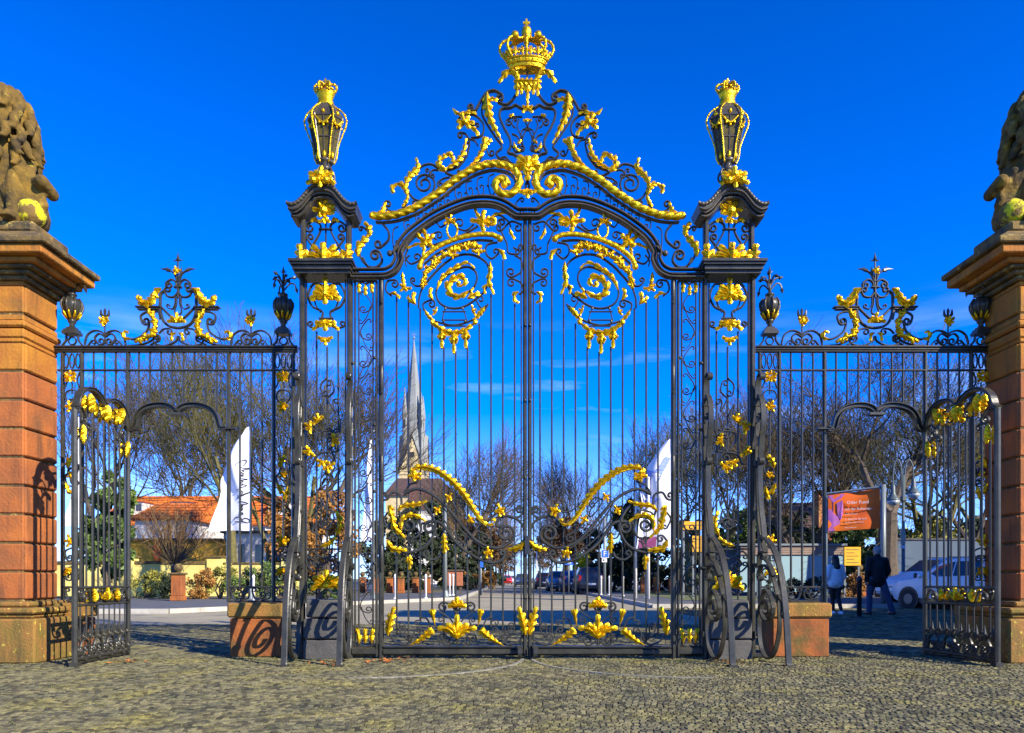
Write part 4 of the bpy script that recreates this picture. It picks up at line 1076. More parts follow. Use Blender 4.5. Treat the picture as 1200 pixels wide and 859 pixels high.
def column_panel(t, mp, x, full=True):
    """the narrow ornamental panel between two posts"""
    for dx in (-7, 0, 7):
        mb = MB(); strip(mb, mp, [(x + dx + 2.6 * math.cos(q), 423 + 8.5 * math.sin(q)) for q in [2 * PI * i / 16 for i in range(17)]], 1.2, 0.025); mb.obj('loop', IRON, t)
    gfan(t, mp, (x, 442), 8, 7, -20, 200, 5, 0.02); gfan(t, mp, (x, 440), 6, 3, 220, 320, 4, 0.02)
    for fl in (0, 1):
        m2 = mp if not fl else mp.mirror(x)
        scroll(t, m2, [(x - 9, 436), (x - 6, 446), (x - 9, 455)], None, None, 1.3, 0.025)
        scroll(t, m2, [(x, 457), (x - 6, 459), (x - 8, 466), (x - 4, 471)], None, (3, 1, -1), 1.4, 0.025)
    vbar(t, mp, x, 448, 462, 1.2); vbar(t, mp, x, 474, 535, 2.0)
    gfan(t, mp, (x, 477), 7, 6, 0, 300, 5, 0.02)
    gleaf(t, mp, [(x - 4, 549), (x - 2, 541), (x + 3, 534)], 8, 5, 0.025)
    scroll(t, mp, [(x + 1, 540), (x + 7, 545), (x + 6, 553)], None, (6, 1.5, 1), 1.8)
    scroll(t, mp, [(x - 1, 553), (x - 8, 558), (x - 6, 568), (x + 2, 570)], None, (4.5, 1.3, -1), 1.8)
    gfan(t, mp, (x + 1, 557), 5, 5, 0, 300, 4, 0.03)
    gleaf(t, mp, [(x - 6, 566), (x - 2, 576), (x + 5, 580)], 6, 5, 0.025); gleaf(t, mp, [(x + 6, 570), (x + 5, 578), (x + 2, 585)], 6, 4)
    vbar(t, mp, x, 576, 632, 2.0)
    gfan(t, mp, (x, 634), 8, 6, 0, 300, 5, 0.02)
    for fl in (0, 1):
        m2 = mp if not fl else mp.mirror(x)
        scroll(t, m2, [(x, 642), (x - 8, 646), (x - 7, 654)], None, (4.5, 1.2, -1), 1.6)
        scroll(t, m2, [(x, 664), (x - 8, 668), (x - 8, 676)], None, (5, 1.2, -1), 1.6)
    gfan(t, mp, (x, 672), 8, 7, 180, 360, 5, 0.02)

def fence(mp, label):
    t = thing('iron_fence', label, 'fence', (mp((209, 700))[0], DF, 0.6), 'ornamental fences either side of the gate')
    S = lambda *a, **k: scroll(t, mp, *a, **k)
    G = lambda *a, **k: gleaf(t, mp, *a, **k)
    # beams
    for y0, y1, dp in ((405.8, 408.2, 0.11), (408.4, 411, 0.08), (411.2, 413, 0.06)):
        hbar(t, mp, (y0 + y1) / 2, 66, 349, y1 - y0, dp, 0, 'top_beam')
    hbar(t, mp, 434, 68, 349, 2.4, 0.03, 0.008, 'rail')
    # posts
    for x, y1, w_ in ((73, 706, 4.2), (95.5, 706, 4.2), (149.5, 768, 4.4), (267.6, 706, 4.4), (320.5, 706, 4.2), (343.5, 706, 4.2)):
        vbar(t, mp, x, 406.5, y1, w_, 0.045, 0.0, 'post')
    # bars
    for x in (109.5, 122.5, 135.5): vbar(t, mp, x, 413, 690, 2.1)
    for x in (281, 294, 307): vbar(t, mp, x, 413, 690, 2.1)
    # doorway head: two humps meeting in a cusp
    head = cr([(151, 503), (158, 502), (162, 489), (169, 480.5), (181, 476), (194, 475.5), (203, 478.5), (208.3, 484)], 6)
    full = head + [(416.6 - x, y) for x, y in reversed(head[:-1])]
    mb = MB(); strip(mb, mp, full, 5.0, 0.07); mb.obj('doorway_arch', IRON, t)
    nn = normals2(full)
    for d in (-2.4, 2.4):
        mb = MB(); strip(mb, mp, [(p[0] + n[0] * d, p[1] + n[1] * d) for p, n in zip(full, nn)], 1.5, 0.04, 0.045); mb.obj('arch_moulding', IRON, t)
    hbar(t, mp, 502.6, 147, 158.5, 3.4, 0.09, 0, 'arch_foot'); hbar(t, mp, 502.6, 258, 277, 3.4, 0.09, 0, 'arch_foot')
    mb = MB(); c = mp((208.3, 485.5)); mb.box(c[0] - .095, c[0] + .095, DF - .07, DF + .05, c[2] - 0.018, c[2] + 0.012); mb.obj('arch_pendant', IRON, t)
    for i in range(8):
        x = 162.6 + 13.06 * i
        y = min(head + [(416.6 - a, b) for a, b in head], key=lambda p: abs(p[0] - x))[1]
        vbar(t, mp, x, 413, y - 1, 2.1)
    # low rail on the plinths
    for xa, xb in ((74, 149), (268, 343)):
        hbar(t, mp, 688, xa, xb, 2.2, 0.03, 0.004, 'low_rail'); hbar(t, mp, 704.5, xa, xb, 2.0, 0.03, 0.0, 'low_rail')
        n_ = 3
        for i in range(n_):
            xx = xa + (xb - xa) * (i + 0.5) / n_ ; d = (xb - xa) / n_ / 2
            scroll(t, mp, [(xx - d * .8, 693), (xx - d * .5, 702), (xx + d * .2, 701)], (3, 1, 1), (4, 1.25, -1), 1.5)
            scroll(t, mp, [(xx + d * .1, 703), (xx + d * .8, 701), (xx + d * .9, 694)], None, (4, 1.25, -1), 1.5)
    column_panel(t, mp, 332); column_panel(t, mp, 84.3)
    urn(t, mp, 332); urn(t, mp, 84.5)
    # cresting over the doorway
    ax = 208.6
    def spear(p, q):
        """stem from p to q ending in a barbed point"""
        d = Vector((q[0] - p[0], q[1] - p[1])).normalized(); n = Vector((-d.y, d.x))
        mb = MB(); rod(mb, mp, [p, q], 0.9, 5)
        rod(mb, mp, [(q[0] - d.x * 1, q[1] - d.y * 1), (q[0] + d.x * 1, q[1] + d.y * 1), (q[0] + d.x * 3, q[1] + d.y * 3), (q[0] + d.x * 9, q[1] + d.y * 9)], [0.7, 2.4, 1.6, 0.1], 6)
        for s_ in (-1, 1):
            rod(mb, mp, [tuple(Vector(q)), (q[0] + n.x * 4 * s_ - d.x * .5, q[1] + n.y * 4 * s_ - d.y * .5), (q[0] + n.x * 5.5 * s_ + d.x * 1.5, q[1] + n.y * 5.5 * s_ + d.y * 1.5)], [1.2, 0.8, 0.1], 5)
        mb.obj('spear', IRON, t)
    spear((ax, 345), (ax, 305)); 
    for x, y in ((-15, 317), (-6, 326)): pass
    for fl in (0, 1):
        m2 = mp if not fl else mp.mirror(ax)
        s2 = lambda *a, **k: scroll(t, m2, *a, **k)
        g2 = lambda *a, **k: gleaf(t, m2, *a, **k)
        s2([(207.5, 330), (204, 321), (198, 316.5)], None, None, 1.6)
        mb = MB(); rod(mb, m2, [(199, 317), (194, 315.4), (187, 315)], [2.4, 1.6, 0.1], 6); rod(mb, m2, [(197, 316), (195, 312)], [1.0, 0.1], 5); rod(mb, m2, [(197, 316), (195, 320)], [1.0, 0.1], 5); mb.obj('spear', IRON, t)
        mb = MB(); rod(mb, m2, [(206.5, 326), (205, 318), (204.5, 312)], [1.5, 1.6, 0.1], 5); mb.obj('spear', IRON, t)
        s2([(206.5, 337), (206, 331), (201, 327.5), (196, 330)], None, (4.4, 1.25, -1), 2.3)
        s2([(208, 343), (203, 348), (196, 347), (193, 342)], None, (4, 1.1, 1), 2.3)
        s2([(194, 340), (188.5, 344), (187.5, 353), (188, 366), (192, 377), (199, 382.5), (208.6, 384.3)], None, None, 2.8, 0.04)
        hbar(t, m2, 360.2, 160, 189, 1.8, 0.09, 0, 'shelf'); hbar(t, m2, 362.3, 162, 187, 2.2, 0.06, 0, 'shelf')
        g2([(190, 339), (184, 343), (181, 351), (172, 357), (164, 353), (164, 348)], 11, 9, 0.03, 0.02); g2([(183, 352), (178, 357), (170, 358)], 6, 4, 0.045); mb = MB(); knob(mb, m2, (166, 351), 3.2, 0.04); mb.obj('gilded_boss', GOLD, t, True)
        s2([(189, 360), (199, 370), (204, 374)], None, None, 2.6)
        s2([(205, 348), (205, 356), (202, 362), (197, 361)], None, (2.6, 0.9, 1), 1.1); s2([(207, 349), (206.6, 357), (204.5, 364), (206, 368), (208.6, 368)], None, None, 1.1)
        s2([(186, 362), (188, 374)], None, None, 3.4)
        mb = MB(); garland(mb, m2, [(177, 368), (182, 374), (184.5, 384), (180, 393), (173, 398), (165, 400)], 3.6, 0.03, 1.3, 5); mb.obj('gilded_garland', GOLD, t, True)
        s2([(184, 365), (172, 365.5), (165, 370), (166, 377)], None, (4.6, 1.25, -1), 2.3)
        s2([(172, 373), (174.6, 377), (172.5, 387), (165, 394), (156, 397.5), (150, 396)], None, None, 2.3)
        g2([(154, 398), (147, 397), (147, 390), (152, 391)], 5.5, 5, 0.03, 0.02)
        s2([(150, 405), (165, 404), (176, 400), (182, 395)], None, None, 1.8); s2([(176, 404), (185, 400)], None, (4.5, 1.25, -1), 1.8)
        s2([(184, 404), (194, 405), (206, 400), (208, 394)], (6, 1.1, 1), None, 1.8); s2([(186, 391), (191, 386), (197, 385)], None, (4, 1.1, 1), 1.7)
        g2([(207, 391), (203, 393), (202, 400)], 5, 4)
        # side finials: paired C-scrolls with a trident
        for xo in (123,):
            for f3 in (0, 1):
                m3 = m2 if not f3 else m2.mirror(xo)
                scroll(t, m3, [(xo - 24, 404), (xo - 21, 393), (xo - 13, 387.5), (xo - 4, 389), (xo, 393.5)], None, None, 2.0)
                scroll(t, m3, [(xo, 395), (xo - 7, 391), (xo - 12, 396), (xo - 9, 402)], None, (4.6, 1.2, -1), 1.9)
                scroll(t, m3, [(xo - 20, 405), (xo - 16, 400)], None, (3, 1, 1), 1.4)
                mb = MB(); rod(mb, m3, cr([(xo, 372), (xo - 4, 369), (xo - 4.6, 362)], 3), [0.9, 1.4, 1.8, 1.8, 1.4, 1, 0.1], 5); mb.obj('trident_tine', IRON, t)
            mb = MB(); rod(mb, m2, [(xo, 404), (xo, 378), (xo, 370), (xo, 364), (xo, 361)], [1.0, 1.0, 1.4, 1.9, 0.3], 6); mb.obj('trident', IRON, t)
            gfan(t, m2, (xo, 377), 6.5, 7, 0, 310, 5, 0.02, 'gilded_boss', extra=lambda mb: knob(mb, m2, (xo, 376), 3.2, 0.02))
    gfan(t, mp, (ax, 379), 11, 5, 195, 345, 6.5, 0.03); gfan(t, mp, (ax, 374), 6, 3, 40, 140, 4, 0.04)
    gfan(t, mp, (ax, 318.5), 5, 6, 0, 300, 4, 0.03, 'gilded_boss', extra=lambda mb: knob(mb, mp, (ax, 318), 3, 0.03))
    hbar(t, mp, 336.5, 204, 213, 2.2, 0.05, 0, 'collar')
    vbar(t, mp, ax, 335, 349, 3.0, 0.04); 
    return t
fence(FL, 'iron fence with gilded cresting over an arched doorway, beside the sunlit sandstone pillar')
fence(FR, 'iron fence with gilded cresting over an arched doorway, beside the dark sandstone pillar')

# ---------------------------------------------------------------- open doorway leaves
def door_leaf(hx, ang, label):
    """hinged at hx, swung towards the forecourt; plan units are metres along the leaf and up"""
    d = Vector((math.sin(ang), -math.cos(ang)))
    nrm = Vector((-d.y, d.x)) * (1 if hx < 0 else -1)
    mp = Map(lambda u, z, o: (hx + d.x * u + nrm.x * o, DF - 0.02 + d.y * u + nrm.y * o, z), 1.0)
    t = thing('door_leaf', label, 'gate leaf', (hx, DF, 0), 'open doorway leaves in the side fences')
    W = 1.20
    def vb(u, z0, z1, w=0.026, tt=0.013, name='bar', off=0): 
        mb = MB(); strip(mb, mp, [(u, z0), (u, z1)], w, tt, off); mb.obj(name, IRON, t)
    def hb(z, w=0.03, tt=0.035, name='rail'):
        mb = MB(); strip(mb, mp, [(0.03, z), (W - 0.03, z)], w, tt); mb.obj(name, IRON, t)
    vb(0.02, 0.04, 2.78, 0.05, 0.03, 'hinge_stile'); vb(W - 0.02, 0.03, 2.80, 0.05, 0.05, 'free_stile')
    for z in (0.08, 0.66, 0.85): hb(z, 0.045 if z < .1 else 0.03)
    mb = MB(); strip(mb, mp, [(0.05, 0.05), (W - .05, 0.05)], 0.06, 0.02, -0.02); mb.obj('kick_plate', IRON, t)
    n = 9
    head = cr([(0.0, 2.76), (0.06, 2.80), (0.11, 2.93), (0.22, 3.02), (0.36, 3.05), (0.50, 3.02), (0.60, 2.95), (0.70, 3.02), (0.84, 3.06), (0.98, 3.03), (1.09, 2.94), (1.14, 2.82), (1.2, 2.78)], 5)
    mb = MB(); strip(mb, mp, head, 0.045, 0.06); mb.obj('arched_head', IRON, t)
    hn = normals2(head)
    mb = MB(); strip(mb, mp, [(p[0] + q[0] * .022, p[1] + q[1] * .022) for p, q in zip(head, hn)], 0.014, 0.085); mb.obj('head_moulding', IRON, t)
    for i in range(n):
        u = 0.12 + (W - 0.24) * i / (n - 1)
        top = 2.56 if i in (0, n - 1) else 2.74 if abs(i - 4) < 3 else 2.66
        vb(u, 0.85, top); vb(u, 0.30, 0.66, 0.02, 0.012)
        mb = MB(); rod(mb, mp, [(u + 0.045, 0.26), (u + 0.045, 0.34), (u + 0.045, 0.37), (u + 0.045, 0.44)], [0.008, 0.02, 0.014, 0.001], 5); mb.obj('spike', IRON, t)
    def scr(*a, w=0.016, **k): 
        mb = MB(); strip(mb, mp, sc(*a), w, 0.03); mb.obj('scroll', IRON, t)
    for i in range(4):
        u = 0.06 + 0.272 * i
        scr([(u + 0.02, 0.14), (u + 0.06, 0.26), (u + 0.16, 0.28), (u + 0.22, 0.19)], (0.03, 1, -1), (0.06, 1.4, -1))
        scr([(u + 0.10, 0.10), (u + 0.16, 0.14), (u + 0.24, 0.12)], (0.03, 1.1, 1), (0.03, 1.1, 1))
    for i in range(8):
        u = 0.08 + 0.136 * i
        scr([(u, 0.10), (u + 0.035, 0.20), (u + 0.09, 0.20)], (0.022, 1, 1), (0.028, 1.2, -1)); scr([(u + 0.02, 0.31), (u + 0.06, 0.36), (u + 0.11, 0.33)], (0.022, 1, -1), (0.026, 1.2, -1))
    mb = MB(); strip(mb, mp, [(0.04, 0.30), (W - .04, 0.30)], 0.02, 0.02); mb.obj('rail', IRON, t)
    for i in range(4):
        u = 0.06 + 0.27 * i
        scr([(u, 0.70), (u + 0.06, 0.81), (u + 0.14, 0.79)], (0.03, 1, -1), (0.045, 1.3, -1))
        scr([(u + 0.14, 0.70), (u + 0.22, 0.72), (u + 0.25, 0.79)], None, (0.03, 1.1, 1))
    for s_ in (0, 1):
        m_ = (lambda u: u) if not s_ else (lambda u: W - u)
        h_ = 1 if not s_ else -1
        scr([(m_(0.05), 2.58), (m_(0.05), 2.75), (m_(0.14), 2.82), (m_(0.22), 2.74)], None, (0.06, 1.3, -h_))
        scr([(m_(0.28), 2.74), (m_(0.30), 2.88), (m_(0.42), 2.94), (m_(0.50), 2.86)], None, (0.055, 1.3, -h_))
        scr([(m_(0.12), 2.58), (m_(0.18), 2.66), (m_(0.28), 2.66)], (0.03, 1, h_), (0.035, 1.1, -h_))
        gp = lambda pts: [(m_(u), z) for u, z in pts]
        def gl(pts, w, l=5):
            for o_ in (0.03, -0.03): 
                mb = MB(); leaf(mb, mp, gp(pts), w, l, o_ if o_ > 0 else -0.05); mb.obj('gilded_leaf', GOLD, t)
        gl([(0.11, 2.62), (0.12, 2.54), (0.09, 2.46)], 0.09); gl([(0.12, 2.56), (0.14, 2.50), (0.13, 2.43)], 0.06, 3)
        gl([(0.24, 2.99), (0.28, 2.90), (0.27, 2.80)], 0.13); gl([(0.30, 2.92), (0.36, 2.86), (0.38, 2.78)], 0.09)
        gl([(0.34, 0.69), (0.36, 0.76), (0.34, 0.83)], 0.10)
    for o_ in (0.03, -0.05):
        mb = MB(); fan(mb, mp, (0.6, 0.70), 0.14, 5, 30, 150, 0.08, o_, 3); mb.obj('gilded_palmette', GOLD, t)
        mb = MB(); leaf(mb, mp, [(0.6, 2.95), (0.59, 2.86), (0.6, 2.76)], 0.13, 5, o_); leaf(mb, mp, [(0.62, 2.92), (0.68, 2.86), (0.68, 2.80)], 0.07, 3, o_); leaf(mb, mp, [(0.58, 2.92), (0.52, 2.86), (0.52, 2.80)], 0.07, 3, o_); mb.obj('gilded_leaf', GOLD, t)
    mb = MB(); a = mp((W - 0.02, 0.03)); mb.box(a[0] - .04, a[0] + .04, a[1] - .05, a[1] + .05, 0.0, 0.05); mb.obj('drop_bolt', IRON, t)
    return t
door_leaf(FL((153, 0))[0], R(1.0), 'narrow black iron door leaf standing open against the sunlit sandstone pillar')
door_leaf(FR((153, 0))[0], R(7.0), 'narrow black iron door leaf standing open against the dark sandstone pillar')

# ---------------------------------------------------------------- sandstone plinths under the fences
def plinth(mp, xa, xb, label, seed):
    a, b = mp((xa, 0))[0], mp((xb, 0))[0]
    x0, x1 = min(a, b), max(a, b)
    z = lambda y: mp((0, y))[2]
    t = thing('fence_plinth', label, 'stone plinth', ((x0 + x1) / 2, DF, 0), 'sandstone plinths carrying the fences')
    mb = MB(); mb.cbox(x0, x1, DF - 0.22, DF + 0.22, 0, z(723.6), 0.015); mb.obj('block', SANDP, t)
    mb = MB(); mb.cbox(x0 - 0.025, x1 + 0.025, DF - 0.25, DF + 0.25, z(722.8), z(706), 0.022); mb.obj('coping', SANDB, t)
    return t
plinth(FL, 277, 336, 'sandstone plinth striped with brace shadows, under the fence by the white flag', 1)
plinth(FR, 271, 336, 'orange sandstone plinth with mossy coping, under the fence by the two walkers', 2)
plinth(FL, 62, 101, 'small sandstone plinth beside the sunlit pillar base, behind the open door leaf', 3)
plinth(FR, 62, 101, 'small dark sandstone plinth beside the shaded pillar base', 4)

# ---------------------------------------------------------------- sandstone pillars with lions
LION = []
def pillar(sx, xc, label, lionlabel):
    """sx = +1: the pillar at the photo's left; its inner (right) face at xc"""
    t = thing('sandstone_pillar', label, 'stone pillar', (xc - sx * 0.49, 8.9, 0), 'sandstone pillars ending the fences')
    def bx(name, m, u0, u1, y0, y1, z0, z1, c=0.012):
        a, b = xc - sx * u0, xc - sx * u1
        mb = MB(); mb.cbox(min(a, b), max(a, b), y0, y1, z0, z1, c); return mb.obj(name, m, t)
    yf, yb = 8.60, 9.25
    W = 0.98
    zs = [0.69 + 0.3325 * i for i in range(12)]
    rnd = random.Random(3 if sx > 0 else 4)
    for i, z in enumerate(zs[:-1]):
        h = 0.3325
        m = SANDY if i > 7 else SAND
        e_ = rnd.uniform(0, 0.004)
        if i == 9:
            bx('moulding', m, -0.035, W + .035, yf - .035, yb + .03, z + 0.18, z + 0.255, 0.02); bx('moulding', m, -0.015, W + .015, yf - .015, yb + .01, z + 0.06, z + 0.165, 0.015); bx('block', m, 0.0 + e_, W, yf, yb, z + .008, z + .06, 0.012); 
            bx('block', m, 0, W, yf, yb, z + .262, z + h - .004, 0.01); continue
        cut = 0.60 if i % 2 else 0.42
        g = 0.02
        bx('block', m, e_, cut, yf + e_, yb, z + g, z + h - 0.004, 0.014)
        bx('block', m, cut + 0.004, W, yf + e_, yb, z + g, z + h - 0.004, 0.014)
        if i > 9: pass
        # corner pilaster strip, slightly proud
        bx('quoin', m, -0.018, 0.155, yf - 0.018 + 0.04, yb - 0.03, z + g + .001, z + h - 0.006, 0.014)
    bx('core', SANDW, 0.02, W - 0.02, yf + 0.02, yb - 0.02, 0.6, 4.5, 0.005)
    top = zs[-1]
    # frieze and cornice
    bx('frieze', SANDY, 0.0, W, yf, yb, top + 0.004, 4.40, 0.01)
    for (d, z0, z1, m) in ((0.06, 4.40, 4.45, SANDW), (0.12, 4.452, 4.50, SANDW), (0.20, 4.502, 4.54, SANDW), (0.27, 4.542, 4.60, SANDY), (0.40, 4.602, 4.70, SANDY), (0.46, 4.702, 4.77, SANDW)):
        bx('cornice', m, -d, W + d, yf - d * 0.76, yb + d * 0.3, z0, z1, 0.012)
    # weathering above the cornice
    a = lambda u: xc - sx * u
    mb = MB(); u0, u1, y0, y1 = -0.44, W + .44, yf - .33, yb + .12
    mb.add([(a(u0), y0, 4.772), (a(u1), y0, 4.772), (a(u1), y1, 4.772), (a(u0), y1, 4.772), (a(-0.20), yf - 0.10, 4.93), (a(W + .2), yf - .1, 4.93), (a(W + .2), yb, 4.93), (a(-0.20), yb, 4.93)],
           [(0, 1, 5, 4), (1, 2, 6, 5), (2, 3, 7, 6), (3, 0, 4, 7), (4, 5, 6, 7), (3, 2, 1, 0)])
    mb.obj('weathering', SANDW, t)
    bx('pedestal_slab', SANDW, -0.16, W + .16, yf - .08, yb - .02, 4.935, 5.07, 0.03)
    # base
    for (d, z0, z1, m) in ((0.36, 0, 0.50, SANDB), (0.30, 0.503, 0.55, SANDB), (0.34, 0.553, 0.62, SANDB), (0.16, 0.623, 0.685, SANDB)):
        bx('base_course', m, -d, W + d, yf - d, yb + 0.02, z0, z1, 0.02)
    # ------- lion, seated on the slab with a scrolled shield
    z0 = 5.07; cx0 = a(0.38); yc = 8.88
    if LION:
        l2 = dup(LION[0], (cx0, yc, z0), 0, (-1, 1, 1.055), lionlabel); return t
    lt = thing('lion_statue', lionlabel, 'statue', (cx0, yc, z0), 'stone lions on the pillars')
    caps = []
    def C(p, q, r0, r1): caps.append((Vector(p), Vector(q), r0, r1))
    X = lambda u: cx0 + sx * u
    rn = random.Random(9)
    C((X(0), yc + .05, z0 + .15), (X(0), yc, z0 + .75), 0.34, 0.30); C((X(0), yc, z0 + .7), (X(0), yc - .03, z0 + 1.05), 0.30, 0.27)
    C((X(0), yc - .04, z0 + 1.05), (X(0.02), yc - .08, z0 + 1.32), 0.27, 0.25)                      # neck and head
    C((X(0.0), yc - .25, z0 + 1.20), (X(0.0), yc - .36, z0 + 1.15), 0.13, 0.10)                     # muzzle
    C((X(0.30), yc + .02, z0 + .18), (X(0.22), yc - .16, z0 + .36), 0.19, 0.17)                      # haunch
    C((X(0.20), yc - .10, z0 + .75), (X(0.24), yc - .24, z0 + .40), 0.11, 0.09); C((X(0.24), yc - .24, z0 + .40), (X(0.26), yc - .27, z0 + .06), 0.085, 0.075); C((X(0.26), yc - .28, z0 + .06), (X(0.27), yc - .38, z0 + .05), 0.08, 0.06)
    C((X(-0.20), yc - .10, z0 + .75), (X(-0.24), yc - .24, z0 + .40), 0.11, 0.09); C((X(-0.24), yc - .24, z0 + .40), (X(-0.26), yc - .3, z0 + .06), 0.085, 0.07)
    rows = ((1.54, .17, 9), (1.44, .25, 11), (1.32, .295, 13), (1.19, .32, 13), (1.06, .335, 13), (.93, .33, 12), (.80, .30, 11))
    for ri, (zz, rr, nl) in enumerate(rows):                                                         # locks of the mane, in overlapping tiers
        for k in range(nl):
            q = 2 * PI * (k + .5 * (ri % 2)) / nl + rn.uniform(-.12, .12)
            if ri in (2, 3) and math.sin(q) < -.75: continue                                         # the face
            p = Vector((X(rr * math.cos(q)), yc - .05 + rr * .95 * math.sin(q), z0 + zz)); out = Vector((sx * math.cos(q), math.sin(q), 0)); sd_ = Vector((-out.y, out.x, 0)) * rn.choice((-1, 1))
            a1 = p + Vector((0, 0, -.07)) + out * .03; a2 = a1 + Vector((0, 0, -.06)) + out * .015 + sd_ * .02; a3 = a2 + Vector((0, 0, -.02)) + out * .03 + sd_ * .035
            C(p, a1, .05, .052); C(a1, a2, .05, .035); C(a2, a3, .034, .018)
    for s3 in (-1, 1):
        C((X(.10 * s3), yc - .30, z0 + 1.34), (X(.05 * s3), yc - .33, z0 + 1.33), 0.045, 0.035)            # brow
        C((X(.06 * s3), yc - .36, z0 + 1.13), (X(.03 * s3), yc - .42, z0 + 1.12), 0.06, 0.05)              # lips
        C((X(.19 * s3), yc - .12, z0 + 1.47), (X(.21 * s3), yc - .13, z0 + 1.52), 0.06, 0.04)              # ears
        for k3 in range(4): C((X(.26 * s3 - .05 + .035 * k3), yc - .36, z0 + .04), (X(.26 * s3 - .05 + .035 * k3), yc - .44, z0 + .03), 0.028, 0.022)
    C((X(0), yc - .30, z0 + 1.32), (X(0), yc - .42, z0 + 1.20), 0.05, 0.045)                               # nose
    C((X(0), yc - .36, z0 + 1.05), (X(0), yc - .38, z0 + 1.02), 0.05, 0.04)                                # chin
    for k in range(5): C((X(.30), yc - .02 - .05 * k, z0 + .62 - .03 * k), (X(.20), yc - .16 - .03 * k, z0 + .44 - .03 * k), .022, .016)
    for k in range(12):
        q = 2 * PI * k / 12; C((X(0.17 * math.cos(q)), yc - .06 + .17 * math.sin(q), z0 + 1.46), (X(0.15 * math.cos(q)), yc - .06 + .15 * math.sin(q), z0 + 1.55), 0.06, 0.05)
    C((X(0), yc - .06, z0 + 1.35), (X(0), yc - .06, z0 + 1.50), 0.22, 0.14)
    LION.append(lt); lt.scale = (1.0, 1.0, 1.055)
    body = blob('body', caps, 0.012, STATUE, lt)
    # shield leaning on the inner flank, with a rolled upper edge
    caps = []
    for i in range(7):
        s_ = i / 6; C((X(0.26 + .13 * s_), yc - .22 + .05 * s_, z0 + .62 - .34 * s_), (X(0.40 + .13 * s_), yc - .14, z0 + .52 - .26 * s_), 0.055, 0.055)
    C((X(0.56), yc - .24, z0 + .48), (X(0.56), yc - .02, z0 + .43), 0.075, 0.07); C((X(0.48), yc - .2, z0 + .50), (X(0.55), yc - .15, z0 + .47), 0.05, 0.06)
    C((X(0.36), yc - .16, z0 + .6), (X(0.34), yc - .12, z0 + .3), .08, .12); C((X(0.52), yc - .16, z0 + .33), (X(0.47), yc - .12, z0 + .2), .05, .08)
    blob('shield', caps, 0.02, STATUE, lt)
    caps = [] 
    C((X(0.38), yc - .16, z0 + .16), (X(0.39), yc - .1, z0 + .20), 0.16, 0.16)
    blob('globe', caps, 0.02, LICHEN if sx > 0 else STATUE, lt)
    return t

def blob(name, caps, vox, m, parent, rough=0.0, seed=0):
    """one continuous surface round tapered capsules (voxel remesh)"""
    bm = bmesh.new()
    for p, q, r0, r1 in caps:
        d = q - p; L_ = d.length; n = 3
        pts = [p + d * (i / n) for i in range(n + 1)]
        for i, c in enumerate(pts):
            r = r0 + (r1 - r0) * i / n
            bmesh.ops.create_icosphere(bm, subdivisions=2, radius=r, matrix=Matrix.Translation(c))
        if L_ > 1e-4:
            rot = d.to_track_quat('Z', 'Y').to_matrix().to_4x4()
            bmesh.ops.create_cone(bm, cap_ends=True, segments=12, radius1=r0, radius2=r1, depth=L_, matrix=Matrix.Translation((p + q) / 2) @ rot)
    me = bpy.data.meshes.new(name); bm.to_mesh(me); bm.free()
    o = bpy.data.objects.new(name, me); COL.objects.link(o)
    md = o.modifiers.new('r', 'REMESH'); md.mode = 'VOXEL'; md.voxel_size = vox; md.use_smooth_shade = True
    sm = o.modifiers.new('s', 'SMOOTH'); sm.factor = 0.5; sm.iterations = 1
    dg = bpy.context.evaluated_depsgraph_get()
    me2 = bpy.data.meshes.new_from_object(o.evaluated_get(dg))
    o.modifiers.clear(); o.data = me2; me2.name = name
    me2.materials.clear(); me2.materials.append(m)
    root = parent; off = Vector((0, 0, 0))
    while root is not None: off += Vector(root.location); root = root.parent
    me2.transform(Matrix.Translation(-off))
    o.parent = parent
    return o
pillar(1, -5.66, 'rusticated orange sandstone pillar in full sun with moulded cornice and mossy base', 'weathered stone lion with shield and yellow lichen, on the sunlit pillar')
pillar(-1, 5.88, 'rusticated sandstone pillar in deep shade with moulded cornice, behind the open door leaf', 'dark stone lion with scrolled shield, on the shaded pillar')
# ---------------------------------------------------------------- ground
def sheet(name, pts, z, m, label=None):
    mb = MB(); mb.add([(x, y, z) for x, y in pts], [tuple(range(len(pts)))]); return structure(mb.obj(name, m), label)
sheet('ground', [(-900, -40), (900, -40), (900, 1500), (-900, 1500)], -0.07, GRASSM)
court = sheet('forecourt', [(-14, -6), (16, -6), (16, 24), (4.4, 24), (4.4, 15.2), (-14, 15.2)], -0.012, JOINT)
road = sheet('road', [(-60, 15.0), (60, 15.0), (60, 24), (4.4, 24), (4.4, 1400), (-2.2, 1400), (-2.2, 33), (-9.5, 20.2), (-60, 19.0)], -0.006, ASPH)
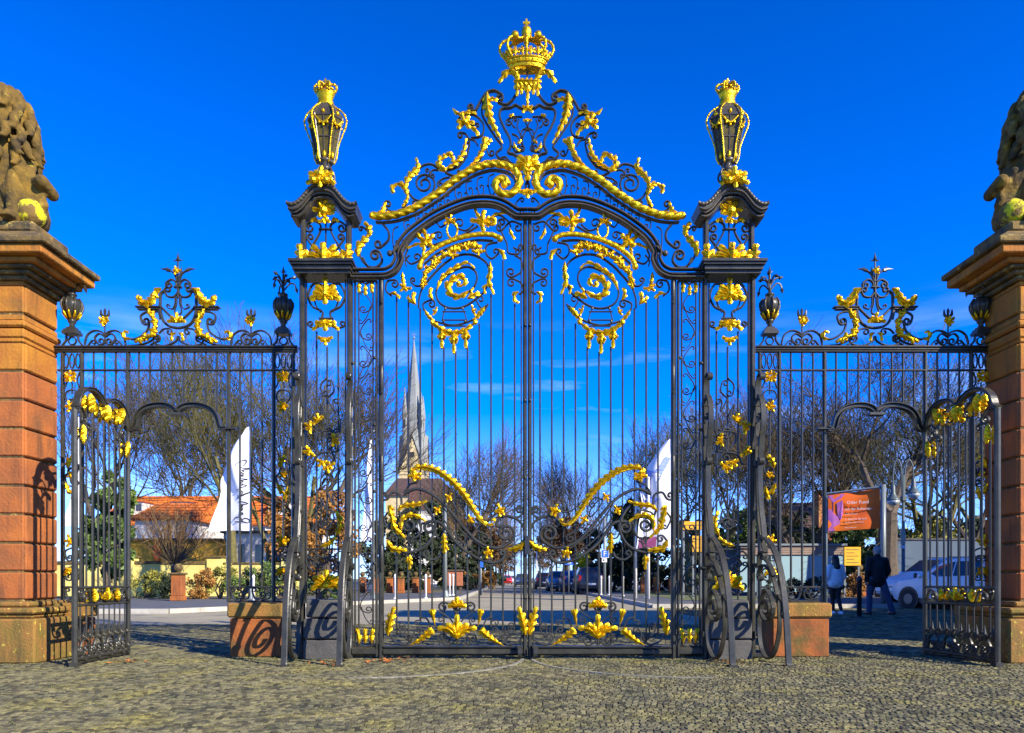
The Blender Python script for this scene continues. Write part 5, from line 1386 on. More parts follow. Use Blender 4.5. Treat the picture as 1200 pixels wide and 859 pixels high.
# granite setts, each with its own edges
rng = np.random.default_rng(5)
S_ = 0.050
def sett_geom(x, y, w, d, h, tilt):
    b = 0.005
    x, y, w, d, h = float(x), float(y), float(w), float(d), float(h); t0, t1 = float(tilt[0]), float(tilt[1])
    zt = [h + t0 * sx + t1 * sy for sx, sy in ((-1, -1), (1, -1), (1, 1), (-1, 1))]
    v = []
    for (sx, sy) in ((-1, -1), (1, -1), (1, 1), (-1, 1)): v.append((x + sx * w / 2, y + sy * d / 2, -0.03))
    for (sx, sy) in ((-1, -1), (1, -1), (1, 1), (-1, 1)): v.append((x + sx * w / 2, y + sy * d / 2, h - b))
    for i, (sx, sy) in enumerate(((-1, -1), (1, -1), (1, 1), (-1, 1))): v.append((x + sx * (w / 2 - b), y + sy * (d / 2 - b), zt[i]))
    return v
SF = [(0, 1, 5, 4), (1, 2, 6, 5), (2, 3, 7, 6), (3, 0, 4, 7), (4, 5, 9, 8), (5, 6, 10, 9), (6, 7, 11, 10), (7, 4, 8, 11), (8, 9, 10, 11)]
V, Fc = [], []
near = 0
yy = 4.15; row = 0
# curved courses (segmental arcs), as setts are laid
while yy < 15.4:
    half = 0.74 * yy + 0.9
    x = -half + rng.uniform(0, S_)
    while x < half:
        w = S_ * rng.uniform(0.78, 1.08); 
        bow = 0.10 * math.cos((x / 1.5) * PI * 2 * 0.5) 
        y = yy + bow + rng.normal(0, 0.006)
        d = S_ * rng.uniform(0.80, 0.95)
        xc_ = x + w / 2
        h = 0.004 + rng.uniform(-0.003, 0.004) + 0.006 * noise.noise(Vector((xc_ * 1.3, y * 1.3, 0)))
        g = sett_geom(xc_, y, w - 0.005, d, h, rng.normal(0, 0.0012, 2))
        if near < 300 and abs(xc_) < 0.70 * y and y > 4.3:
            me = bpy.data.meshes.new('sett'); me.from_pydata(g, [], SF); me.materials.append(SETT)
            o = bpy.data.objects.new('sett', me); COL.objects.link(o); o.parent = court; near += 1
        else:
            n = len(V); V.extend(g); Fc.extend([tuple(i + n for i in f) for f in SF])
        x += w
    yy += S_; row += 1
    if yy > 9.6 and S_ < .1: S_ = 0.11
# right-hand passage, further back
yy = 15.5
while yy < 23.6:
    x = 4.6
    while x < min(0.72 * yy, 14.5):
        w = 0.16 * rng.uniform(0.85, 1.1)
        g = sett_geom(x + w / 2, yy + rng.normal(0, .01), w - 0.015, 0.14, 0.004 + rng.uniform(-.004, .004), rng.normal(0, .002, 2)); n = len(V); V.extend(g); Fc.extend([tuple(i + n for i in f) for f in SF]); x += w
    yy += 0.16
me = bpy.data.meshes.new('cobbles'); me.from_pydata(V, [], Fc); me.materials.append(SETT)
o = bpy.data.objects.new('cobbles', me); COL.objects.link(o); o.parent = court; o['kind'] = 'stuff'
# sunken arcs on which the gate's casters run
for hx, s_ in ((GL((446.5, 0))[0], 1), (GR((446.5, 0))[0], -1)):
    r = abs(GL((612, 0))[0] - GL((446.5, 0))[0]); mb = MB(); vs = []
    for i in range(25):
        q = PI / 2 * i / 24
        for rr, z in ((r - .022, 0.010), (r + .022, 0.010), (r + .022, -0.02), (r - .022, -0.02)):
            vs.append((hx + s_ * rr * math.cos(q), DG - 0.05 - rr * math.sin(q), z))
    fs = [(0, 1, 2, 3)]
    for i in range(24):
        for k in range(4): fs.append((4 * i + k, 4 * i + 4 + k, 4 * i + 4 + (k + 1) % 4, 4 * i + (k + 1) % 4))
    mb.add(vs, fs); o = mb.obj('track', TRACK, court)
# moss and grass tufts in the joints near the gate
mb = MB(); rn = random.Random(12)
for i in range(7000):
    y = rn.choice((rn.uniform(8.2, 9.3), rn.uniform(4.3, 9.0), rn.uniform(8.4, 9.2))); x = rn.uniform(-.70, .70) * y
    if rn.random() > 0.25 + 0.65 * (noise.noise(Vector((x * .9, y * .9, 3))) > 0.02): continue
    for k in range(2):
        a = rn.uniform(0, 6.3); l = rn.uniform(.012, .03); h = rn.uniform(.008, .022)
        mb.add([(x, y, 0.0), (x + .006 * math.cos(a + 1.5), y + .006 * math.sin(a + 1.5), 0.0), (x + l * math.cos(a), y + l * math.sin(a), h)], [(0, 1, 2)])
g = mb.obj('grass', mat('joint_grass', (0.20, 0.21, 0.03), 0.8, var=(0.12, 0.15, 0.025), vscale=3, island=0.4)); tag(g, 'moss and short grass growing between the setts', 'grass', kind='stuff')
mb = MB()
for i in range(90):
    cx_, cy_ = rn.choice(((-2.0, 8.15), (-1.45, 8.4), (-4.3, 8.3), (-1.3, 8.5), (2.4, 8.3))); x = cx_ + rn.gauss(0, .10); y = cy_ + rn.gauss(0, .06)
    a = rn.uniform(0, 6.3); s2 = rn.uniform(.02, .04); c, s = math.cos(a) * s2, math.sin(a) * s2
    z = rn.uniform(.012, .035)
    mb.add([(x - c, y - s, z), (x + s * .5, y - c * .5, z + rn.uniform(0, .02)), (x + c, y + s, z + rn.uniform(-.005, .02)), (x - s * .5, y + c * .5, z + rn.uniform(0, .02))], [(0, 1, 2, 3)])
o = mb.obj('fallen_leaves', DEADL); tag(o, 'a few dry orange leaves blown against the gate feet', 'fallen leaves', kind='stuff')
# pavements and kerbs
pv = sheet('pavement', [(-60, 19.2), (-9.3, 20.4), (-2.45, 33.1), (-2.45, 1400), (-60, 1400)], 0.10, PAVE)
def kerb(p, q, n, name='kerb'):
    p, q = Vector(p), Vector(q); d = (q - p) / n; u = d.normalized(); m_ = Vector((-u.y, u.x)) * 0.07
    for i in range(n):
        a, b = p + d * i + u * .004, p + d * (i + 1) - u * .004
        mb = MB(); mb.add([(a.x - m_.x, a.y - m_.y, -.05), (b.x - m_.x, b.y - m_.y, -.05), (b.x + m_.x, b.y + m_.y, -.05), (a.x + m_.x, a.y + m_.y, -.05),
                           (a.x - m_.x, a.y - m_.y, .125), (b.x - m_.x, b.y - m_.y, .125), (b.x + m_.x, b.y + m_.y, .125), (a.x + m_.x, a.y + m_.y, .125)],
                          [(3, 2, 1, 0), (4, 5, 6, 7), (0, 1, 5, 4), (1, 2, 6, 5), (2, 3, 7, 6), (3, 0, 4, 7)])
        mb.obj('kerb_stone', KERB, pv if p.x < 3 else pr)
pr = sheet('pavement', [(4.65, 24.2), (60, 24.2), (60, 1400), (4.65, 1400)], 0.10, PAVE)
kerb((-24, 19.8), (-9.4, 20.3), 15); kerb((-9.4, 20.3), (-2.35, 33.1), 15); kerb((-2.35, 33.1), (-2.35, 110), 40)
kerb((4.55, 24.2), (4.55, 110), 45); kerb((4.55, 24.1), (24, 24.1), 20)
# lawn and planting strips behind the pavements
sheet('lawn', [(-70, 31), (-20, 31), (-9.2, 37), (-9.2, 46), (-70, 46)], 0.104, EARTH)
sheet('verge', [(6.8, 29), (11, 29), (11, 60), (6.8, 60)], 0.104, GRASSM)
sheet('verge', [(-9, 46), (-4.4, 46), (-4.4, 200), (-9, 200)], 0.104, EARTH)

# ---------------------------------------------------------------- trees and shrubs
def bare_tree(seed, H_, trunk_h, r0, spread, upsweep, nmax=5200, depth=6):
    rn = random.Random(seed)
    segs = []; trunk = []
    def grow(p, d, r, l, lev):
        if len(segs) > nmax: return
        n = 4; q = p.copy(); rr = r
        pts = [q.copy()]; rad = [rr]
        for i in range(n):
            d = (d + Vector((rn.gauss(0, .16), rn.gauss(0, .16), rn.gauss(0, .10) + upsweep * .12))).normalized()
            q = q + d * (l / n); rr *= 0.86
            pts.append(q.copy()); rad.append(rr)
        segs.append((pts, rad, lev))
        if lev >= depth: return
        k = 2 if lev > 4 else 3
        for i in range(k + (1 if lev in (1, 2, 3) else 0)):
            t = rn.uniform(.35, 1.0); idx = min(n, max(1, int(t * n + .5)))
            a = rn.uniform(0, 2 * PI); sp = spread * rn.uniform(.6, 1.25)
            o = d.orthogonal().normalized(); o.rotate(Matrix.Rotation(a, 3, d))
            nd = (d + o * sp).normalized()
            grow(pts[idx], nd, rad[idx] * rn.uniform(.50, .68), l * rn.uniform(.58, .82), lev + 1)
        grow(pts[-1], d, rad[-1] * .85, l * .75, lev + 1)
    pts = [Vector((0, 0, -0.1)), Vector((rn.gauss(0, .05), rn.gauss(0, .05), trunk_h * .5)), Vector((rn.gauss(0, .1), rn.gauss(0, .1), trunk_h))]
    trunk.append((pts, [r0 * 1.25, r0, r0 * .85]))
    nb = rn.choice((3, 4))
    for i in range(nb):
        a = 2 * PI * i / nb + rn.uniform(-.4, .4)
        d = Vector((math.cos(a) * spread, math.sin(a) * spread, 1)).normalized()
        grow(pts[-1] - Vector((0, 0, rn.uniform(0, trunk_h * .25))), d, r0 * .6, (H_ - trunk_h) * .36, 1)
    grow(pts[-1], Vector((0, 0, 1)), r0 * .75, (H_ - trunk_h) * .40, 1)
    mt, mc = MB(), MB()
    for p, r in trunk: mt.tube(p, r, 9)
    for p, r, lev in segs:
        if lev <= 1: mt.tube(p, r, 6)
        else: mc.tube(p, [max(.0085, x) for x in r], 4 if lev < 4 else 3, False)
    return mt, mc
def tree(name, label, cat, px, D, mt, mc, mb_, mc_, group, z=0.0, extra=None):
    t = thing(name, label, cat, ((px - CX) / F * D, D, z), group)
    tr = mt.obj('trunk', mb_); tr.parent = t
    c = mc.obj('crown', mc_); c.parent = t
    return t
def leafy(seed, lobes, n, size, flat=0.0):
    """crown of many small leaf faces gathered in uneven clumps; lobes = (x,y,z,rx,ry,rz)"""
    rn = random.Random(seed); mb = MB()
    sub = []
    for (x, y, z, a, b, c) in lobes:
        for i in range(14):
            u = Vector((rn.gauss(0, 1), rn.gauss(0, 1), rn.gauss(0, 1))).normalized() * rn.uniform(.55, 1.0)
            sub.append((x + u.x * a, y + u.y * b, z + u.z * c, rn.uniform(.22, .42) * min(a, c)))
    for i in range(n):
        x, y, z, r = rn.choice(sub)
        u = Vector((rn.gauss(0, 1), rn.gauss(0, 1), rn.gauss(0, 1))).normalized() * r * rn.uniform(.5, 1.12)
        p = Vector((x, y, z)) + u
        s = size * rn.uniform(.6, 1.4); a = Vector((rn.gauss(0, 1), rn.gauss(0, 1), rn.gauss(0, .7))).normalized(); b = a.orthogonal().normalized(); b.rotate(Matrix.Rotation(rn.uniform(0, 6.3), 3, a)); c = a.cross(b)
        mb.add([tuple(p - b * s), tuple(p + c * s * .5), tuple(p + b * s), tuple(p - c * s * .5)], [(0, 1, 2, 3)])
    return mb
def plant(name, label, cat, px, D, lobes, n, size, m, group=None, seed=1, trunk=None, bark=BARK):
    t = thing(name, label, cat, ((px - CX) / F * D, D, 0), group)
    c = leafy(seed, lobes, n, size).obj('foliage' if cat != 'tree' else 'crown', m); c.parent = t
    mb = MB()
    if trunk: mb.tube([(0, 0, -.1), (.03, 0, trunk * .5), (0, 0.02, trunk)], [.16, .13, .08], 8)
    rn = random.Random(seed)
    for k in range(7): 
        l = lobes[k % len(lobes)]; mb.tube([(0, 0, (trunk or 0.0) * .7), (l[0] * .5 + rn.gauss(0, .1), l[1] * .5, l[2] * .6), (l[0] + rn.gauss(0, l[3] * .4), l[1] + rn.gauss(0, l[4] * .4), l[2] + l[5] * .5)], [.05, .035, .012], 5)
    s = mb.obj('trunk' if cat == 'tree' else 'stems', bark); s.parent = t
    return t

# prototypes of bare trees, then copies with turned crowns
protos = {}
def proto(key, seed, H_, th, r0, sp, up, nmax, bark, tw):
    mt, mc = bare_tree(seed, H_, th, r0, sp, up, nmax)
    H_ = max(v[2] for v in mc.v) * .97
    protos[key] = (mt, mc, bark, tw, H_, [None])
proto('tall', 11, 14, 3.6, .30, .66, .7, 3000, BARK, TWIG)
proto('tall2', 23, 14, 2.6, .28, .72, .55, 3000, BARKO, TWIGO)
proto('olive', 31, 13, 3.2, .24, .62, .75, 2600, BARKO, TWIGO)
proto('olive2', 47, 13, 2.6, .22, .68, .6, 2600, BARKO, TWIGO)
proto('dark', 71, 12, 3.0, .30, .62, .7, 3400, BARK, TWIG)
proto('russet', 53, 10, 2.6, .18, .60, .8, 3000, BARK, TWIGR)
proto('wide', 67, 12, 3.4, .38, .80, .6, 3000, BARK, TWIG)
def put(key, px, D, top_px, rot, label, group, name='bare_tree'):
    mt, mc, bark, tw, H_, first = protos[key]
    hh = H + (HY - top_px) / F * D
    s = hh / H_ * 1.07
    loc = ((px - CX) / F * D, D, 0)
    if first[0] is None:
        t = tree(name, label, 'tree', px, D, mt, mc, bark, tw, group); first[0] = t
        t.scale = (s, s, s); t.rotation_euler = (0, 0, rot)
    else:
        t = dup(first[0], loc, rot, (s, s, s), label); t['group'] = group
    return t
gl_ = 'bare trees behind the left fence'
for a in (('tall', 112, 44, 415, .3, 'bare grey tree rising behind the open left door leaf'), ('tall2', 165, 60, 425, 1.2, 'bare spreading tree over the orange roof, seen high in the left doorway'),
          ('olive', 272, 37, 398, 2.2, 'tall bare olive-barked tree just behind the white flag'), ('tall', 222, 64, 440, 2.9, 'thin bare tree behind the orange roof, right half of the left doorway'),
          ('olive2', 318, 40, 412, .7, 'bare olive-twigged tree right of the white flag, left of the gate pier'), ('olive', 352, 44, 405, 4.0, 'bare tree with mossy twigs directly behind the left gate pier'),
          ('tall2', 380, 42, 415, 3.3, 'tall bare tree seen between the posts of the left gate pier'),
          ('dark', 368, 38, 415, 1.1, 'dark bare tree between the posts of the left gate pier')):
    put(*a[:5], a[5], gl_)
gc = 'bare trees along the avenue'
for a in (('dark', 541, 62, 505, .4, 'dark bare tree at the avenue just right of the church'), ('wide', 556, 70, 528, 1.4, 'second dark bare tree right of the church, nearer the avenue'), ('tall', 530, 90, 560, 1.5, 'smaller bare tree between the church and the avenue'), ('tall2', 572, 92, 560, 2.3, 'bare avenue tree left of the meeting stiles'),
          ('russet', 578, 64, 595, 1.0, 'russet-twigged avenue tree at the left kerb'), ('russet', 586, 95, 612, 2.0, 'russet-twigged avenue tree farther along the left kerb'), ('russet', 592, 140, 632, 3.0, 'far russet avenue tree on the left side'),
          ('russet', 660, 70, 592, 4.0, 'russet-twigged avenue tree behind the parked cars'), ('russet', 645, 100, 612, 5.0, 'russet-twigged avenue tree farther back on the right'), ('russet', 632, 150, 634, 0.5, 'far russet avenue tree on the right side'),
          ('tall', 665, 88, 548, 2.6, 'tall bare tree on the right of the avenue'), ('dark', 692, 78, 535, 3.7, 'bare tree above the yellow shrub right of the avenue'), ('dark', 735, 64, 515, 5.5, 'dark bare tree behind the white and blue flag'),
          ('tall', 596, 200, 645, 2.1, 'farthest bare tree closing the avenue on the left'), ('tall2', 618, 210, 645, 1.1, 'farthest bare tree closing the avenue on the right')):
    put(*a[:5], a[5], gc)
gr_ = 'bare trees behind the right fence'
for a in (('olive', 808, 46, 480, 1.1, 'bare olive tree behind the narrow scroll strip right of the gate'), ('olive2', 850, 44, 470, 2.4, 'bare mossy tree seen between the posts of the right gate pier'), ('tall', 905, 48, 465, 3.9, 'bare tree behind the right fence next to the pier'),
          ('wide', 962, 42, 480, 4.8, 'bare spreading tree left of the orange banner'), ('wide', 1040, 34, 402, .9, 'large bare tree with thick trunk behind the double street lamp'), ('tall2', 1105, 44, 425, 1.7, 'bare tree behind the right door leaf'),
          ('tall', 1010, 56, 470, 3.1, 'more distant bare tree above the orange banner'), ('olive', 1150, 50, 440, 5.9, 'bare tree just left of the dark pillar'), ('tall', 1135, 40, 470, .2, 'lower bare tree behind the white cars'), ('dark', 930, 38, 440, 2.2, 'dark bare tree behind the middle bars of the right fence'),
          ('tall2', 1085, 40, 440, 4.2, 'dark bare tree right of the double street lamp'), ('tall', 870, 52, 480, 3.0, 'dark bare tree behind the outer post of the right gate pier'), ('tall2', 835, 44, 470, 5.2, 'dark bare tree behind the inner post of the right gate pier')):
    put(*a[:5], a[5], gr_)
# short pollard
rn = random.Random(4); mt, mc = MB(), MB(); t = thing('pollard_tree', 'small pollarded tree with a dense fan of twigs, in the left doorway', 'tree', ((204 - CX) / F * 33, 33, 0))
mt.tube([(0, 0, -.1), (0.03, 0, .9), (-.02, 0, 1.75)], [.17, .13, .15], 9)
for k in range(60):
    a = rn.uniform(0, 2 * PI); s = rn.uniform(.2, 2.4); h = 1.9 + rn.uniform(1.2, 2.6) - s * .35
    p0 = Vector((0.05 * math.cos(a), .05 * math.sin(a), 1.6)); p2 = Vector((s * math.cos(a), s * math.sin(a), h)); p1 = (p0 + p2) / 2 + Vector((0, 0, -.12))
    r = .05 * (1 - s / 4); mt.tube([p0, p0.lerp(p1, .5), p1], [r, r * .8, r * .6], 5)
    mc.tube([p1, p1.lerp(p2, .5) + Vector((0, 0, .1)), p2], [r * .6, r * .4, .008], 4)
    for j in range(6):
        q = p1.lerp(p2, rn.uniform(.1, 1)); e_ = q + Vector((rn.gauss(0, .25), rn.gauss(0, .25), rn.uniform(.2, .7))); mc.tube([q, q.lerp(e_, .5) + Vector((rn.gauss(0, .04), 0, 0)), e_], [.012, .009, .006], 3)
o = mt.obj('trunk', BARK); o.parent = t; o = mc.obj('crown', TWIGR); o.parent = t
# evergreens and hedges
EV = 'dark evergreens behind the gate'
for i, (px, D, w, h, n, lab) in enumerate(((455, 50, 2.6, 5.6, 5200, 'dark evergreen behind the left hinge side of the gate'), (487, 54, 2.4, 6.2, 5200, 'dark evergreen below the church tower'), (520, 56, 2.2, 5.0, 4600, 'dark evergreen behind the notice box'), (548, 62, 2.2, 5.2, 4600, 'dark evergreen nearest the avenue on its left'),
                                      (712, 52, 2.2, 5.4, 4600, 'dark evergreen behind the blue parking sign'), (738, 50, 2.4, 6.0, 5200, 'dark evergreen behind the flag poles'), (770, 52, 2.6, 5.2, 5200, 'dark evergreen below the white and blue flag'), (815, 55, 3.0, 5.0, 5200, 'dark evergreen right of the gate hinge side'))):
    re_ = random.Random(300 + i)
    lob = [(re_.uniform(-.7, .7) * w, re_.uniform(-.5, .5) * w, h * (.12 + .80 * k / 7), w * re_.uniform(.32, .55) * (1.15 - .6 * k / 7), w * .45, h * .14) for k in range(8)] + [(0, 0, h * .3, w * .7, w * .7, h * .28)]
    plant('evergreen_tree', lab, 'tree', px, D, lob, n + 1200, .15, EVERG, EV, 20 + i, h * .3)
for i, (px, D, w, h, lab, m) in enumerate(((125, 30, 1.2, 5.6, 'tall green conifer seen through the open left door leaf', LEAFG), (858, 46, 2.0, 5.6, 'green ivy-clad tree behind the right gate pier', IVY), (905, 44, 2.2, 4.6, 'broad evergreen above the plank wall', EVERG), (925, 52, 2.4, 5.8, 'tall dark evergreen behind the right fence', EVERG),
                                   (985, 42, 2.0, 4.2, 'bright green bush below the orange banner', LEAFG), (1018, 40, 1.6, 4.0, 'green bush behind the man in the black jacket', LEAFG), (1085, 44, 2.6, 5.0, 'olive hedge tree above the blue wall', LEAFY), (1130, 46, 2.6, 4.6, 'green hedge tree behind the right door leaf', EVERG))):
    plant('evergreen_tree', lab, 'tree', px, D, [(0, 0, h * .38, w * .8, w * .8, h * .36), (w * .25, 0, h * .7, w * .65, w * .65, h * .3), (-w * .3, .2, h * .55, w * .6, w * .6, h * .3)], 5000, .15, m, 'evergreens behind the side fences', 40 + i, h * .3)
plant('beech_tree', 'golden brown beech still in leaf, seen through the left gate pier', 'tree', 384, 36, [(0, 0, 2.6, 1.5, 1.3, 1.7), (.3, .1, 4.2, 1.1, 1, 1.2)], 5200, .10, BEECH, None, 61, 1.6)
plant('beech_tree', 'russet beech hedge tree left of the gate pier by the flag pole', 'tree', 335, 38, [(0, 0, 2.8, 1.2, 1.3, 1.5), (.2, .1, 3.9, .9, 1, 1.2)], 3200, .10, BEECH, None, 62, 1.6)
BROWNL = mat('brown_twig_mass', (0.125, 0.068, 0.022), 0.8, var=(0.075, 0.04, 0.018), vscale=1.0, island=0.5)
for i, (px, D, w, h, lab) in enumerate(((566, 64, 2.4, 6.6, 'brown-leaved avenue tree at the left kerb, nearest the gate'), (581, 92, 2.6, 7.6, 'brown-leaved avenue tree farther down the left kerb'), (590, 140, 3.0, 8.4, 'far brown-leaved avenue tree left of the vista'),
                                   (672, 66, 2.6, 6.8, 'brown-leaved avenue tree behind the parked cars'), (652, 92, 2.8, 7.6, 'brown-leaved avenue tree farther down the right side'), (636, 140, 3.0, 8.4, 'far brown-leaved avenue tree right of the vista'))):
    plant('avenue_tree', lab, 'tree', px, D, [(0, 0, h * .62, w * .75, w * .75, h * .30), (w * .3, .2, h * .5, w * .6, w * .6, h * .25), (-w * .3, -.2, h * .75, w * .55, w * .55, h * .22)], 4200, .13, BROWNL, 'brown-leaved trees along the avenue', 120 + i, h * .45)
plant('forsythia_bush', 'bright yellow flowering bush behind the dark parked car', 'shrub', 684, 56, [(-.3, 0, 1.6, .5, .4, 1.2), (.4, 0, 1.8, .5, .4, 1.2), (0, .1, 2.3, .6, .5, .5)], 3600, .10, FORS, None, 71)
SH = 'shrubs in front of the cream wall'
for i, (px, D, w, h, m, lab) in enumerate(((172, 32, .9, 1.4, LEAFY, 'yellow-green shrub left of the pollard, in front of the cream wall'), (193, 31, .7, 1.1, EVERG, 'dark shrub beside the sandstone ball post'), (232, 31, .8, 1.3, BEECH, 'brown-leaved shrub right of the sandstone ball post'), (258, 31.5, .8, 1.5, LEAFY, 'yellow shrub in front of the cream wall pier'),
                                       (284, 31, .9, 1.3, LEAFG, 'green shrub left of the flag pole foot'), (306, 31, .9, 1.5, LEAFG, 'green shrub right of the flag pole foot'), (328, 32, .9, 1.3, LEAFY, 'yellow-green shrub beside the gate pier'), (375, 30, 1.2, .9, LEAFG, 'low green hedge behind the left gate pier'),
                                       (556, 60, 2.2, 1.5, BEECH, 'brown hedge along the left avenue kerb'), (577, 75, 1.6, 1.3, LEAFG, 'green hedge along the left avenue kerb'), (915, 32, 1.6, 1.0, EVERG, 'dark low shrub in front of the shelter glass'), (950, 31.5, 1.4, 1.0, EVERG, 'dark low shrub beside the woman in pale jacket'), (998, 34, 1.0, 1.2, BEECH, 'brown shrub below the yellow sign'))):
    plant('shrub', lab, 'shrub', px, D, [(0, 0, h * .5, w, .6, h * .45), (w * .3, 0, h * .65, w * .6, .5, h * .4)], 1900, .055 if D < 40 else .09, m, SH if i < 8 else None, 80 + i)
# ---------------------------------------------------------------- things beyond the gate
def wx(px, D): return (px - CX) / F * D
def wz(py, D): return H + (HY - py) / F * D

def house(name, label, x0, x1, y0, y1, eave, ridge, wall, roof, wins=(), dormers=0, cat='house', hip=False):
    t = thing(name, label, cat, ((x0 + x1) / 2, y0, 0))
    mb = MB(); mb.box(x0, x1, y0, y1, 0, eave); mb.obj('wall', wall, t)
    o_ = .35; ym = (y0 + y1) / 2; rx = 1.6 if hip else 0
    mb = MB()
    v = [(x0 - o_, y0 - o_, eave - .1), (x1 + o_, y0 - o_, eave - .1), (x1 + o_ - rx, ym, ridge), (x0 - o_ + rx, ym, ridge), (x0 - o_, y1 + o_, eave - .1), (x1 + o_, y1 + o_, eave - .1)]
    mb.add(v, [(0, 1, 2, 3), (4, 3, 2, 5), (0, 3, 4), (1, 5, 2), (0, 4, 5, 1)])
    rf = mb.obj('roof', roof, t)
    # tile courses, overlapping rows
    mb = MB(); nrow = max(6, int((ridge - eave) / .22)); ncol = int((x1 - x0) / .45)
    for i in range(nrow):
        t0, t1 = i / nrow, (i + 1.15) / nrow
        for c in range(ncol):
            xa, xb = x0 - o_ + (x1 - x0 + 2 * o_) * c / ncol, x0 - o_ + (x1 - x0 + 2 * o_) * (c + .93) / ncol
            f = lambda t_, up: (y0 - o_ + (ym - y0 + o_) * t_, eave - .1 + (ridge - eave + .1) * t_ + up)
            if hip and not (rx * t0 * 1.05 < xa - x0 + o_ and xb < x1 + o_ - rx * t0 * 1.05): continue
            ya, za = f(t0, .09); yb, zb = f(min(1, t1), .03)
            mb.add([(xa, ya, za), (xb, ya, za), (xb, yb, zb), (xa, yb, zb)], [(0, 1, 2, 3)])
    o = mb.obj('roof_tiles', roof, rf); o['kind'] = 'stuff'
    for (wx0, wx1, wz0, wz1) in wins:
        mb = MB(); mb.box(wx0 - .08, wx1 + .08, y0 - .06, y0 + .02, wz0 - .08, wz1 + .08); w = mb.obj('window', WHITEP, t)
        mb = MB(); xm = (wx0 + wx1) / 2; mb.box(wx0, xm - .03, y0 - .075, y0 - .05, wz0, wz1); mb.box(xm + .03, wx1, y0 - .075, y0 - .05, wz0, wz1); mb.obj('pane', GLASS, w)
    for d in range(dormers):
        xc_ = x0 + (x1 - x0) * (d + .5) / dormers; yd = y0 + (ym - y0) * .25; zb = eave + (ridge - eave) * .30
        mb = MB(); mb.box(xc_ - .85, xc_ + .85, yd - .2, ym, zb, zb + 1.0); dm = mb.obj('dormer', WHITEW, t)
        mb = MB(); mb.box(xc_ - 1.0, xc_ + 1.0, yd - .35, ym, zb + 1.003, zb + 1.12); mb.obj('dormer_roof', roof, dm)
        for k in (-1, 0, 1): mb = MB(); mb.box(xc_ + k * .52 - .2, xc_ + k * .52 + .2, yd - .24, yd - .19, zb + .3, zb + .85); mb.obj('dormer_window', GLASS, dm)
    return t
D = 56
xs = [-29 + 1.9 * i for i in range(7)]
house('tiled_house', 'long white house with orange tiled roof and dormers, behind the cream garden wall', -31, wx(352, D), D, D + 9, wz(614, D), wz(574, D), WHITEW, ROOF, [(x, x + .9, 1.2 + dz, 2.5 + dz) for x in xs for dz in (0.4, 2.3)], 4)
house('tiled_house', 'orange gabled roof house set forward, at the left end of the long house', wx(158, 50), wx(222, 50), 50, 58, wz(608, 50), wz(583, 50), WHITEW, ROOF, [(wx(172, 50), wx(180, 50), 2.2, 3.4), (wx(195, 50), wx(204, 50), 2.2, 3.4)])
t = thing('ochre_outbuilding', 'ochre rendered outbuilding with flat roof behind the cream wall, in the left doorway', 'building', (wx(215, 46), 46, 0))
mb = MB(); mb.box(wx(150, 46), wx(257, 46), 46, 49, 0, wz(634, 46)); mb.obj('wall', OCHRE, t)
mb = MB(); mb.box(wx(148, 46), wx(259, 46), 45.8, 49.2, wz(634, 46) + .003, wz(631, 46)); mb.obj('roof', SANDW, t)
mb = MB(); mb.box(wx(181, 46), wx(188, 46), 45.85, 46, 0, wz(634, 46) - .01); mb.obj('pilaster', mat('orange_render', (0.70, 0.16, 0.02), 0.85), t)
t = thing('white_annex', 'white annex with dark door and pergola beam right of the flag pole', 'building', (wx(325, 48), 48, 0))
mb = MB(); mb.box(wx(262, 48), wx(352, 48), 48, 52, 0, wz(625, 48)); mb.obj('wall', WHITEW, t)
mb = MB(); mb.box(wx(260, 48), wx(354, 48), 47.7, 52, wz(625, 48) + .003, wz(622, 48)); mb.obj('roof', BARK, t)
for a, b in ((268, 273), (280, 287), (300, 309), (318, 324)):
    mb = MB(); mb.box(wx(a, 48), wx(b, 48), 47.94, 48, 0.1 if a > 295 else 1.4, wz(638, 48)); mb.obj('door' if a > 295 else 'window', GLASS, t)
# cream garden wall
t = thing('garden_wall', 'cream rendered garden wall with coping and square piers behind the shrubs', 'wall', (wx(240, 36), 36, 0))
D = 36
mb = MB(); mb.box(-26, wx(352, D), D, D + .3, 0, wz(661, D)); mb.obj('wall', CREAM, t)
mb = MB(); mb.box(-26, wx(243, D), D - .06, D + .36, wz(661, D) + .003, wz(657.5, D)); mb.obj('coping', SANDW, t)
mb = MB(); mb.box(wx(262, D), wx(352, D), D - .06, D + .36, wz(661, D) + .003, wz(659, D)); mb.obj('coping', SANDW, t)
for a, b in ((243, 261), (330, 345), (150, 158)):
    mb = MB(); mb.cbox(wx(a, D), wx(b, D), D - .12, D + .42, 0, wz(654, D), .02); mb.obj('pier', CREAM, t)
    mb = MB(); mb.cbox(wx(a, D) - .06, wx(b, D) + .06, D - .2, D + .5, wz(654, D) + .003, wz(651.5, D), .02); mb.obj('pier_cap', SANDW, t)

